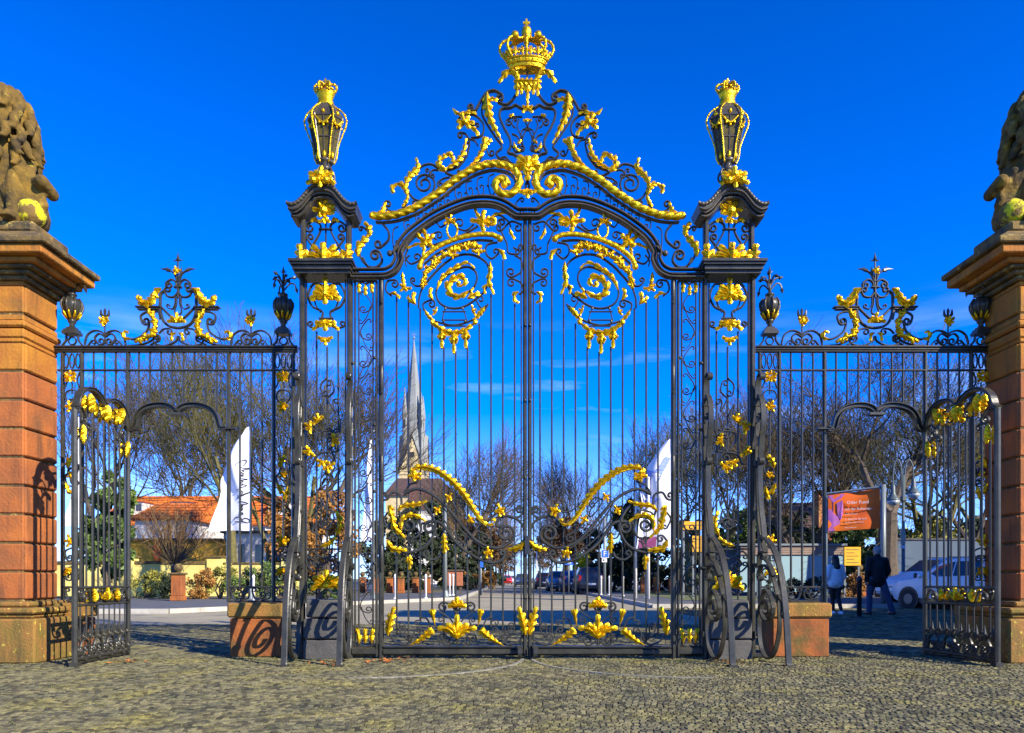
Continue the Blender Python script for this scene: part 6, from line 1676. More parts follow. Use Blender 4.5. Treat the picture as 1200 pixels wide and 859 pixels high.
# sandstone posts with ball tops
def ballpost(px, D, h, w, label, group='sandstone posts along the road', first=[None]):
    loc = (wx(px, D), D, 0.1)
    if first[0] is not None:
        return dup(first[0], loc, 0, (w / .5, w / .5, h / 1.4), label)
    t = thing('ball_post', label, 'stone post', loc, group)
    mb = MB(); mb.cbox(-.25, .25, -.25, .25, 0, .18, .02); o = mb.obj('foot', SAND); o.parent = t
    mb = MB(); mb.cbox(-.22, .22, -.22, .22, .183, .98, .02); o = mb.obj('shaft', SAND); o.parent = t
    mb = MB(); mb.cbox(-.28, .28, -.28, .28, .983, 1.06, .02); o = mb.obj('cap', SANDW); o.parent = t
    mb = MB(); mb.lathe([(.1, 1.063), (.07, 1.10), (.12, 1.12), (.17, 1.19), (.185, 1.25), (.17, 1.32), (.1, 1.39), (.01, 1.41)], (0, 0, 0), 14); o = mb.obj('ball', SANDW, None, True); o.parent = t
    t.scale = (w / .5, w / .5, h / 1.4)
    first[0] = t
    return t
ballpost(209, 28.5, 1.42, .46, 'sandstone post with dark ball top, in front of the cream wall by the pollard')
for i, (px, lab) in enumerate(((346, 'ball-topped sandstone post behind the left gate pier'), (425, 'ball-topped sandstone post behind the left scroll strip'), (440, 'ball-topped sandstone post nearest the gate hinge'), (457, 'first ball-topped post right of the left hinge stile'), (470, 'second ball-topped post right of the left hinge stile'), (487, 'third ball-topped post right of the left hinge stile'), (501, 'ball-topped post left of the notice box'))):
    ballpost(px, 43 + (i % 2), 1.25, .40, lab)
for i, (px, D, lab) in enumerate(((1006, 36, 'pale sandstone ball post between the two walkers'), (754, 44, 'ball-topped post behind the flag poles'), (769, 44, 'ball-topped post behind the middle flag pole'), (787, 44, 'ball-topped post behind the right hinge stile'), (800, 45, 'ball-topped post behind the right scroll strip'))):
    ballpost(px, D, 1.55 if i == 0 else 1.25, .55 if i == 0 else .40, lab)
t = thing('notice_box', 'reddish brown timber notice box on legs behind the left gate leaf', 'notice box', (wx(533, 40), 40, 0.1))
mb = MB(); mb.cbox(-.40, .42, -.1, .15, .45, 1.25, .02); o = mb.obj('cabinet', BRICKR); o.parent = t
mb = MB(); mb.box(-.46, .48, -.16, .21, 1.253, 1.33); o = mb.obj('roof', BARK); o.parent = t
for x in (-.3, .3): mb = MB(); mb.box(x - .05, x + .05, 0, .08, 0, .448); o = mb.obj('leg', BARK); o.parent = t

# bollards
def bollard(px, D, h, m, r, label, group, store={}):
    loc = (wx(px, D), D, 0.1 if px < 700 or D > 24.2 else 0.0)
    key = m.name
    if key in store: return dup(store[key], loc, 0, (r / .06, r / .06, h), label)
    t = thing('bollard', label, 'bollard', loc, group)
    mb = MB(); mb.lathe([(.06, 0.04), (.06, .86), (.075, .88), (.075, .93), (.05, .96), (.01, 1.0)], (0, 0, 0), 12); o = mb.obj('post', m, None, True); o.parent = t
    mb = MB(); mb.lathe([(.11, 0), (.11, .03), (.07, .05)], (0, 0, 0), 12); o = mb.obj('collar', m); o.parent = t
    t.scale = (r / .06, r / .06, h); store[key] = t
    return t
for px, D, h, lab in ((297, 27, 1.0, 'thin white bollard on the left pavement, right of the ball post'), (463, 31, 1.05, 'thin white bollard right of the left hinge stile'), (499, 31.5, 1.05, 'thin white bollard second from the left hinge stile'), (527, 37, 1.1, 'thin white bollard in front of the notice box, left one of a pair'), (531, 37.5, 1.1, 'thin white bollard in front of the notice box, right one of a pair'),
                  (704.5, 38, 1.0, 'thin pale bollard left of the parking sign pole'), (714, 38, 1.0, 'thin pale bollard right of the parking sign pole'), (730, 36, 1.0, 'thin pale bollard left of the flag poles'), (757, 33, 1.1, 'thin pale bollard among the flag poles')):
    bollard(px, D, h, WHITEP, .045, lab, 'thin white bollards')
for px, D, h, lab in ((1007, 18, 1.02, 'black iron bollard between the two walkers'), (1073, 25, 1.05, 'black iron bollard in front of the white car'), (1040, 30, .9, 'black iron bollard by the front wheel of the white car')):
    bollard(px, D, h, BLACKP, .055, lab, 'black bollards in the passage')

# flags on poles
def flag(px, D, top, y0, y1, xl_top, xl_bot, label, style, side=-1):
    x = wx(px, D); t = thing('flag', label, 'flag', (x, D, 0.1))
    zt = wz(top, D)
    mb = MB(); mb.tube([(x, D, 0.1), (x, D, zt)], [.055, .04], 8); mb.ball((x, D, zt), .06, 8, 6); mb.obj('pole', WHITEP, t, True)
    mb = MB(); mb.lathe([(.1, 0), (.1, .06), (.07, .35)], (x, D, .1), 10); mb.obj('pole_socket', STEEL, t)
    nz_, nx_ = 26, 12; za, zb = wz(y0, D), wz(y1, D)
    wt, wb = (xl_top - px) / F * D, (xl_bot - px) / F * D
    def pt(u, v, o=0):
        w_ = wt + (wb - wt) * float(np.interp(v, (0, .1, .3, .5, .62, .8, 1), (.02, .26, .68, .80, .76, .90, 1)))
        xx = x + side * 0 + w_ * u - .05 * (1 if w_ < 0 else -1) * 0
        yy = D + .30 * math.sin(u * 6 + v * 5) * u + .10 * math.sin(v * 15 + u * 9) * u - o
        zz = za + (zb - za) * v - .25 * u * (1 - v) * (1.0 if abs(wt) < .2 else 0.2) + .05 * math.sin(u * 6 + v * 5) * u
        return (xx, yy, zz)
    mb = MB(); vs = [pt(i / nx_, j / nz_) for j in range(nz_ + 1) for i in range(nx_ + 1)]
    fs = [(j * (nx_ + 1) + i, j * (nx_ + 1) + i + 1, (j + 1) * (nx_ + 1) + i + 1, (j + 1) * (nx_ + 1) + i) for j in range(nz_) for i in range(nx_)]
    mb.add(vs, fs)
    cl = mb.obj('cloth', CLOTH, t, True)
    if style == 'script':
        for (u0, v0, s) in ((.12, .33, .1), (.10, .45, .11), (.12, .56, .10), (.20, .66, .11), (.12, .75, .12), (.20, .86, .12), (.10, .90, .1)):
            mb = MB(); q = [2 * PI * i / 14 for i in range(14)]; n = len(q)
            mb.add([pt(u0 + .09 + s * math.cos(a), v0 + .035 * math.sin(a), .012) for a in q], [tuple(range(n))]); mb.obj('printed_patch', PATCH, cl)
        # handwriting running up the flag, as strokes lying on the cloth
        def stroke(pts, r=.013):
            mb = MB(); pth = [pt(u, v, .03) for u, v in cr(pts, 5)]; mb.tube(pth, r, 4); mb.obj('lettering', BLACK, cl)
        def P2(a, b): return [(.30 - b * .30, .93 - a * .62) for a, b in zip(a, b)]
        stroke(P2([0.02, .03, .01, .05, .08, .06, .02, .07, .10, .08, .04], [-.5, .2, .75, .9, .6, .3, .3, .2, -.1, -.5, -.6]), .018)
        stroke(P2([.12, .15, .16, .14, .13, .16, .19, .21, .22, .23, .25, .27, .28, .26, .25, .29], [.0, .35, .1, -.1, .1, .3, -.05, .3, .0, .3, -.05, .3, .1, .0, .2, .3]))
        stroke(P2([.29, .30, .33, .35, .37], [-.1, .8, .3, -.1, .1]))
        stroke(P2([.40, .44, .47, .46, .43, .41, .45, .50], [-.4, .4, .95, .6, .1, -.2, -.1, .2]), .016); stroke(P2([.44, .49, .53, .51], [.1, .2, -.3, -.6]))
        stroke(P2([.55, .57, .59, .58, .60, .62, .64, .66, .67, .69], [-.05, .6, .3, .0, .25, -.05, .3, .0, .7, .0]))
        stroke(P2([.71, .73, .74, .76, .78, .80, .82, .83, .85, .87], [.0, .3, .0, .3, -.05, .3, .05, .9, .1, .0]))
        stroke(P2([.89, .93, .97, .95, .90, .88], [-.6, -.5, .1, .5, .3, .1]), .016)
    if style == 'blue':
        for (u0, u1, v0, v1) in ((.15, .55, .18, .46), (.45, .85, .55, .68), (.75, 1.0, .30, .52)):
            mb = MB(); nn_ = 8
            vs = []
            for i in range(nn_ + 1):
                a = i / nn_; vs += [pt(u0 + (u1 - u0) * a, v0 + (v1 - v0) * a * .8, .06), pt(min(.98, u0 + (u1 - u0) * a + .30), v0 - .02 + (v1 - v0) * a * .8, .06)]
            mb.add(vs, [(2 * i, 2 * i + 1, 2 * i + 3, 2 * i + 2) for i in range(nn_)]); mb.obj('printed_patch', BLUEP, cl)
        mb = MB(); vs = [pt(u, v, .06) for u, v in ((.45, .90), (.95, .90), (.95, .995), (.45, .995))]; mb.add(vs, [(0, 1, 2, 3)]); mb.obj('printed_patch', PURP, cl)
    return t
flag(294, 30.6, 492, 497, 622, 289, 249, 'tall white flag with black handwriting on a white pole, right of the left doorway', 'script')
flag(437, 31, 505, 512, 634, 434, 425, 'narrow white flag edge-on behind the left scroll strip', 'plain')
flag(789, 31, 508, 514, 642, 782, 744, 'white flag with blue and purple print behind the right gate leaf', 'blue')
flag(95, 27, 470, 488, 616, 88, 82, 'white flag half hidden behind the open left door leaf', 'plain')
for px, D, top, lab in ((745, 32, 552, 'bare white flag pole left of the white and blue flag'), (760, 31, 560, 'bare white flag pole in front of the white and blue flag')):
    x = wx(px, D); t = thing('flag_pole', lab, 'flag pole', (x, D, .1)); mb = MB(); mb.tube([(x, D, .1), (x, D, wz(top, D))], [.06, .045], 8); mb.obj('pole', WHITEP, t, True); mb = MB(); mb.ball((x, D, wz(top, D)), .07, 8, 6); mb.obj('pole_cap', WHITEP, t)
t = thing('steel_mast', 'grey steel mast behind the left swan neck of the gate', 'mast', (wx(521.5, 34), 34, .1)); x = wx(521.5, 34)
mb = MB(); mb.tube([(x, 34, .1), (x, 34, wz(590, 34))], [.11, .08], 10); mb.obj('pole', STEEL, t, True); mb = MB(); mb.lathe([(.2, 0), (.2, .05), (.12, .3)], (x, 34, .1), 10); mb.obj('base', STEEL, t)

# text helper
def text(s, size, loc, rot, m, parent, name='lettering', align='LEFT', ext=.004):
    cu = bpy.data.curves.new(name, 'FONT'); cu.body = s; cu.size = size; cu.extrude = ext; cu.align_x = align; cu.resolution_u = 2
    o = bpy.data.objects.new(name, cu); COL.objects.link(o)
    dg = bpy.context.evaluated_depsgraph_get(); me = bpy.data.meshes.new_from_object(o.evaluated_get(dg)); bpy.data.objects.remove(o)
    me.name = name; me.materials.clear(); me.materials.append(m)
    me.transform(Matrix.Translation(Vector(loc)) @ rot)
    root = parent; off = Vector((0, 0, 0))
    while root is not None: off += Vector(root.location); root = root.parent
    me.transform(Matrix.Translation(-off))
    o = bpy.data.objects.new(name, me); COL.objects.link(o); o.parent = parent
    return o
UP = Matrix.Rotation(PI / 2, 4, 'X')
def sign_pole(px, D, top, label, cat='road sign', r=.045, name='road_sign'):
    x = wx(px, D); t = thing(name, label, cat, (x, D, .1)); mb = MB(); mb.tube([(x, D, .1), (x, D, wz(top, D))], r, 8); mb.obj('pole', STEEL, t, True); return t, x
t, x = sign_pole(708.5, 37, 605, 'square blue sign with white letter F on a tall grey pole', r=.07)
s = .20; z = wz(649, 37)
mb = MB(); mb.cbox(x - s, x + s, 36.86, 36.90, z - s, z + s * 1.05, .01); pl = mb.obj('sign_plate', BLUES, t)
mb = MB(); mb.box(x - s, x + s, 36.85, 36.858, z + s * .90, z + s); mb.box(x - s, x + s, 36.85, 36.858, z - s, z - s * .90); mb.box(x - s, x - s * .9, 36.85, 36.858, z - s * .9, z + s * .9); mb.box(x + s * .9, x + s, 36.85, 36.858, z - s * .9, z + s * .9); mb.obj('sign_border', WHITEP, pl)
text('F', .36, (x - .09, 36.85, z - .12), UP, WHITEP, pl, ext=.006)
mb = MB(); mb.box(x - .15, x + .10, 36.87, 36.90, z - s - .22, z - s - .03); pl = mb.obj('sub_plate', WHITEP, t)
mb = MB(); mb.box(x - .10, x - .02, 36.86, 36.868, z - s - .15, z - s - .08); mb.obj('sub_plate_mark', BLACK, pl)
t, x = sign_pole(666.5, 42, 648, 'blue sign with a white triangle on a pole beside the parked cars')
z = wz(657, 42); mb = MB(); mb.add([(x - .28, 41.9, z - .24), (x + .28, 41.9, z - .24), (x, 41.9, z + .36), (x - .28, 41.94, z - .24), (x + .28, 41.94, z - .24), (x, 41.94, z + .36)], [(0, 1, 2), (5, 4, 3), (0, 3, 4, 1), (1, 4, 5, 2), (2, 5, 3, 0)]); pl = mb.obj('sign_plate', BLUES, t)
mb = MB(); mb.add([(x - .13, 41.89, z - .16), (x + .13, 41.89, z - .16), (x, 41.89, z + .13)], [(0, 1, 2)]); mb.obj('sign_symbol', WHITEP, pl)
t, x = sign_pole(563.5, 38, 652, 'small blue sign on a grey pole beside the left avenue kerb')
z = wz(660, 38); mb = MB(); mb.cbox(x - .13, x + .13, 37.9, 37.94, z - .22, z + .22, .01); mb.obj('sign_plate', BLUES, t)

# avenue lamp and marker posts, far off
for px, D, top, lab in ((552, 70, 636, 'pale post farther along the left avenue verge'), (559, 84, 640, 'thin yellow post on the left avenue verge'), (629, 90, 640, 'pale post far along the right avenue verge')):
    x = wx(px, D); t = thing('marker_post', lab, 'post', (x, D, .1)); mb = MB(); mb.tube([(x, D, .1), (x, D, wz(top, D))], .07, 7); mb.obj('shaft', YSIGN if px == 559 else WHITEP, t); mb = MB(); mb.ball((x, D, wz(top, D)), .09, 7, 5); mb.obj('cap', WHITEP, t)

# banner on its frame
t = thing('banner', 'large orange and violet banner with white lettering on a steel frame, right of the gate', 'banner', (wx(1003, 25), 25, .1))
DL, DR = 25.2, 24.6
pL = lambda y: Vector((wx(970.5, DL), DL, wz(y, DL))); pR = lambda y: Vector((wx(1031, DR), DR, wz(y, DR)))
tl, tr, bl, br = pL(580.5), pR(572.5), pL(623), pR(619)
ux = (tr - tl).normalized(); nrm = Vector((ux.y, -ux.x, 0)).normalized()
def bp(u, v, o=.0):
    a = tl.lerp(tr, u); b = bl.lerp(br, u); p = a.lerp(b, v); return tuple(p + nrm * (o + .03 * math.sin(u * 7 + v * 3) + .02 * math.sin(v * 9)))
nn_ = 14; mb = MB()
mb.add([bp(i / nn_, j / nn_) for j in range(nn_ + 1) for i in range(nn_ + 1)], [(j * (nn_ + 1) + i, j * (nn_ + 1) + i + 1, (j + 1) * (nn_ + 1) + i + 1, (j + 1) * (nn_ + 1) + i) for j in range(nn_) for i in range(nn_)])
bs = mb.obj('banner_sheet', BANNER, t, True)
for pts in ([(0, .02), (.33, .02), (.26, .12), (.10, .22), (.10, .5), (.20, .62), (.24, .80), (.10, .90), (.14, .99), (0, .99)], [(.17, .25), (.28, .18), (.30, .5), (.25, .72), (.19, .58)]):
    mb = MB(); mb.add([bp(u, v, .012 if len(pts) > 6 else .016) for u, v in pts], [tuple(range(len(pts)))]); mb.obj('printed_shape', VIOLET, bs)
wrot = Matrix.Rotation(math.atan2(ux.y, ux.x), 4, 'Z') @ UP
for s, u, v, sz in (('Oder Fund', .36, .30, .23), ('aus der Kulturlese', .33, .46, .17), ('und der Kunst', .33, .58, .10), ('1. April bis 30. Juni', .33, .72, .13), ('im Schloss und im Garten', .33, .80, .085), ('www.schloss.de', .32, .94, .085)):
    text(s, sz * .66, Vector(bp(u, v, .06)), wrot, WHITEP, bs, ext=.002)
x = wx(1035, 24.5); mb = MB(); mb.tube([(x, 24.5, .1), (x, 24.5, wz(568, 24.5))], .085, 10); mb.obj('post', STEEL, t, True)
x2 = wx(967, 25.3); mb = MB(); mb.tube([(x2, 25.3, .1), (x2, 25.3, wz(578, 25.3))], .07, 10); mb.obj('post', STEEL, t, True)
mb = MB(); mb.tube([(x2, 25.28, wz(579, 25.3)), (x, 24.48, wz(570.5, 24.5))], .04, 8); mb.obj('top_rail', STEEL, t)

# double street lamp
D = 29.5; x = wx(1058.5, D); t = thing('street_lamp', 'double-armed grey street lamp with bell shades, right of the orange banner', 'street lamp', (x, D, .1))
zt = wz(580, D)
mb = MB(); mb.tube([(x, D, .1), (x, D, 1.2), (x, D, 1.25), (x, D, zt + .8)], [.11, .10, .07, .05], 10); mb.obj('pole', LAMPG, t, True)
for s_, hx, hy in ((-1, 1046.5, 586), (1, 1070.5, 578)):
    lx, lz = wx(hx, D), wz(hy, D)
    pth = [(x + s_ * .05, D, zt - .15)] + [(x + s_ * .05 + (lx - x - s_ * .05) * u, D, zt + hgt) for u, hgt in ((.02, .5), (.08, 1.0), (.3, 1.35), (.6, 1.38), (.9, 1.15), (1.0, .75), (1.0, lz - zt + .55))]
    mb = MB(); mb.tube(cr(pth, 4), .027, 7); arm = mb.obj('arm', LAMPG, t, True)
    mb = MB(); mb.lathe([(.05, .62), (.08, .55), (.09, .30), (.11, .22), (.21, .06), (.27, 0.0), (.26, -.02)], (lx, D, lz), 18); sh = mb.obj('lamp_shade', LAMPG, arm, True)
    mb = MB(); mb.lathe([(.25, -.022), (.23, -.10), (.15, -.18), (.05, -.22), (.005, -.225)], (lx, D, lz), 18); mb.obj('lamp_lens', LAMPC, arm, True)
mb = MB(); mb.cbox(x - .09, x + .09, D - .12, D + .1, zt - .25, zt - .05, .02); mb.obj('bracket', LAMPG, t)
mb = MB(); mb.cbox(x - .17, x + .02, D - .14, D - .1, wz(638, D), wz(621, D), .01); pl = mb.obj('notice_plate', mat('tan_plate', (.5, .42, .3), .7), t)
mb = MB(); mb.cbox(x - .17, x + .02, D - .14, D - .1, wz(643, D), wz(639, D), .01); mb.obj('notice_plate', WHITEP, t)

# yellow boards
def board(px0, px1, y0, y1, D, label, legs=True, lines=5):
    x0, x1, z0, z1 = wx(px0, D), wx(px1, D), wz(y1, D), wz(y0, D)
    t = thing('notice_board', label, 'notice board', ((x0 + x1) / 2, D, .1))
    mb = MB(); mb.cbox(x0, x1, D - .03, D + .03, z0, z1, .012); b = mb.obj('board', YSIGN, t)
    for i in range(lines):
        z = z1 - (z1 - z0) * (i + .8) / (lines + .8); mb = MB(); mb.box(x0 + .1, x1 - .1 - .2 * (i % 2), D - .038, D - .033, z - .012, z + .012); mb.obj('printed_line', BARK, b)
    for xx in (x0 + .06, x1 - .06): mb = MB(); mb.box(xx - .035, xx + .035, D + .035, D + .1, .1, z1 - .02); mb.obj('leg', STEEL, t)
    return t
board(989, 1008.5, 641, 663, 33.5, 'square yellow notice board between the woman and the man')
board(800, 826, 611, 621, 33, 'wide yellow banner board behind the right gate pier, above a smaller one', True, 1)
board(811, 824, 628, 647, 32, 'small yellow board below the wide one behind the right gate pier', True, 3)
# shelter with plank band and glass
D = 36; t = thing('glass_shelter', 'low shelter with grey plank fascia and pale glass behind the right fence', 'shelter', (wx(940, D), D, 0))
z0, z1 = wz(650, D), wz(639.5, D)
for i in range(4):
    a, b = z0 + (z1 - z0) * i / 4, z0 + (z1 - z0) * (i + 1) / 4 - .012; mb = MB(); mb.box(wx(868, D), wx(990, D), D, D + .06, a, b); mb.obj('plank', TIMBER, t)
for i in range(6):
    a, b = 868 + 20.3 * i, 868 + 20.3 * (i + 1) - .8; mb = MB(); mb.box(wx(a, D), wx(b, D), D + .08, D + .1, .3, z0 - .02); mb.obj('pane', TEALG, t)
    mb = MB(); mb.box(wx(b, D), wx(b + .8, D), D + .06, D + .14, .1, z0 - .01); mb.obj('mullion', STEEL, t)
mb = MB(); mb.box(wx(866, D), wx(992, D), D - .1, D + 2.2, z1 + .003, z1 + .1); mb.obj('roof', STEEL, t)
mb = MB(); mb.box(wx(866, D), wx(992, D), D + 2.1, D + 2.2, .1, z1); mb.obj('back_wall', WALLB, t)
# blue wall behind the cars
D = 38; t = thing('boundary_wall', 'long slate blue wall behind the white cars', 'wall', (wx(1110, D), D, 0))
mb = MB(); mb.box(wx(1030, D), 32, D, D + .3, 0, wz(633, D)); mb.obj('wall', WALLB, t)
mb = MB(); mb.box(wx(1029.5, D), 32.1, D - .06, D + .36, wz(633, D) + .003, wz(630.5, D)); mb.obj('coping', GREYST, t)
house('brick_house', 'brown-roofed brick house left of the orange banner', wx(915, 56), wx(990, 56), 56, 64, wz(625, 56), wz(583, 56), BRICKR, ROOFB, [(wx(930, 56), wx(937, 56), 1.4, 2.6), (wx(950, 56), wx(957, 56), 1.4, 2.6)], 0)
t = thing('chimney_stack', 'orange brick gable stack catching the sun, above the brown roof', 'chimney', (wx(962, 55), 55, 0))
mb = MB(); mb.box(wx(957, 55), wx(969, 55), 54.6, 55.6, 0, wz(577, 55)); mb.obj('shaft', mat('orange_brick', (.55, .24, .08), .9, var=(.45, .18, .06), vscale=6), t); mb = MB(); mb.box(wx(956, 55), wx(970, 55), 54.5, 55.7, wz(577, 55) + .003, wz(575, 55)); mb.obj('cap', SANDW, t)

# church with slate spire
D = 150; x = wx(483, D); t = thing('church', 'pale stone church with slender slate spire, seen through the left gate leaf', 'church', (x, D, 0))
k = D / F
hw = 15.5 * k
mb = MB(); mb.box(x - hw, x + hw, D, D + 2 * hw, 0, wz(556, D)); mb.obj('tower', CHST, t)
yc = D + hw
def pyr(name, pts_, m, par): mb = MB(); mb.lathe(pts_, (x, yc, 0), 8, PI / 8); return mb.obj(name, m, par)
r = hw * 1.02
sp_ = pyr('spire', [(r * 1.0, wz(540, D)), (r * .80, wz(505, D)), (r * .58, wz(470, D)), (r * .30, wz(428, D)), (.12, wz(394, D))], SLATE, t)
mb = MB(); mb.tube([(x, yc, wz(394, D)), (x, yc, wz(385, D))], .09, 5); mb.ball((x, yc, wz(391, D)), .28, 8, 6); mb.box(x - .5, x + .5, yc - .08, yc + .08, wz(387.8, D), wz(387.0, D)); mb.obj('spire_cross', STEEL, sp_)
for sx, yv in ((-1, D), (1, D), (-1, D + 2 * hw), (1, D + 2 * hw)):
    xx = x + sx * hw * .62; yy = yv + (hw * .38 if yv == D else -hw * .38)
    mb = MB(); mb.lathe([(.5, 0), (.5, wz(488, D) - wz(548, D)), (.62, wz(486, D) - wz(548, D)), (.35, wz(470, D) - wz(548, D)), (.08, wz(452 if sx < 0 else 458, D) - wz(548, D))], (xx, yy, wz(548, D)), 8, PI / 8); pn = mb.obj('pinnacle', SLATE, t)
    mb = MB(); mb.box(xx - .25, xx + .25, yy - .66, yy - .5, wz(500, D), wz(491, D)); mb.obj('louvre', BLACK, pn)
# steep gables on the four faces, with slate skirts between
for q in range(4):
    rot = Matrix.Rotation(q * PI / 2, 4, 'Z')
    def RR(v): w_ = rot @ Vector((v[0], v[1], 0)); return (x + w_.x, yc + w_.y, v[2])
    mb = MB(); g0, g1, g2 = wz(556, D), wz(513, D), -hw - .12
    mb.add([RR((-hw, g2, g0)), RR((hw, g2, g0)), RR((0, g2, g1)), RR((-hw, g2 + .6, g0)), RR((hw, g2 + .6, g0)), RR((0, g2 + .6, g1))], [(0, 1, 2), (5, 4, 3), (0, 3, 4, 1), (1, 4, 5, 2), (2, 5, 3, 0)]); gb = mb.obj('gable', CHST, t)
    mb = MB(); g3 = 0
    mb.add([RR((-hw - .3, g2 - .2, g0 - .4)), RR((0, g2 - .2, g1 + .7)), RR((0, 0, g1 + 3)), RR((-hw * .9, -hw * .2, wz(528, D)))], [(0, 1, 2, 3)]); mb.add([RR((hw + .3, g2 - .2, g0 - .4)), RR((0, g2 - .2, g1 + .7)), RR((0, 0, g1 + 3)), RR((hw * .9, -hw * .2, wz(528, D)))], [(3, 2, 1, 0)]); mb.obj('skirt_roof', SLATE, t)
    mb = MB(); mb.box(*sorted((RR((-.5, g2 - .15, 0))[0], RR((.5, g2 - .3, 0))[0])), *sorted((RR((-.5, g2 - .15, 0))[1], RR((.5, g2 - .3, 0))[1])), wz(535, D), wz(530, D)); mb.obj('window', BLACK, gb)
# nave
mb = MB(); x0, x1 = x - 3, x + 9.5; mb.box(x0, x1, D - 14, D - .3, 0, wz(590, D)); mb.obj('nave', CHST, t)
mb = MB(); e_, rdg = wz(590, D), wz(566, D); mb.add([(x0 - .5, D - 14.5, e_), (x1 + .5, D - 14.5, e_), (x1 - 3, D - 7, rdg), (x0 + 1, D - 7, rdg), (x0 - .5, D - .2, e_), (x1 + .5, D - .2, e_)], [(0, 1, 2, 3), (4, 3, 2, 5), (0, 3, 4), (1, 5, 2)]); mb.obj('nave_roof', mat('church_roof', (.085, .048, .036), .8), t)
for i in range(4): mb = MB(); xx = x0 + 2 + 2.8 * i; mb.box(xx - .6, xx + .6, D - 14.1, D - 13.9, 3, 10); mb.obj('window', GLASS, t)
house('town_house', 'white gabled town house in front of the church', wx(478, 110), wx(506, 110), 110, 118, wz(596, 110), wz(572, 110), WHITEW, mat('dark_red_tile', (.13, .06, .042), .85), [(wx(487, 110), wx(490, 110), 8.5, 10.5)])

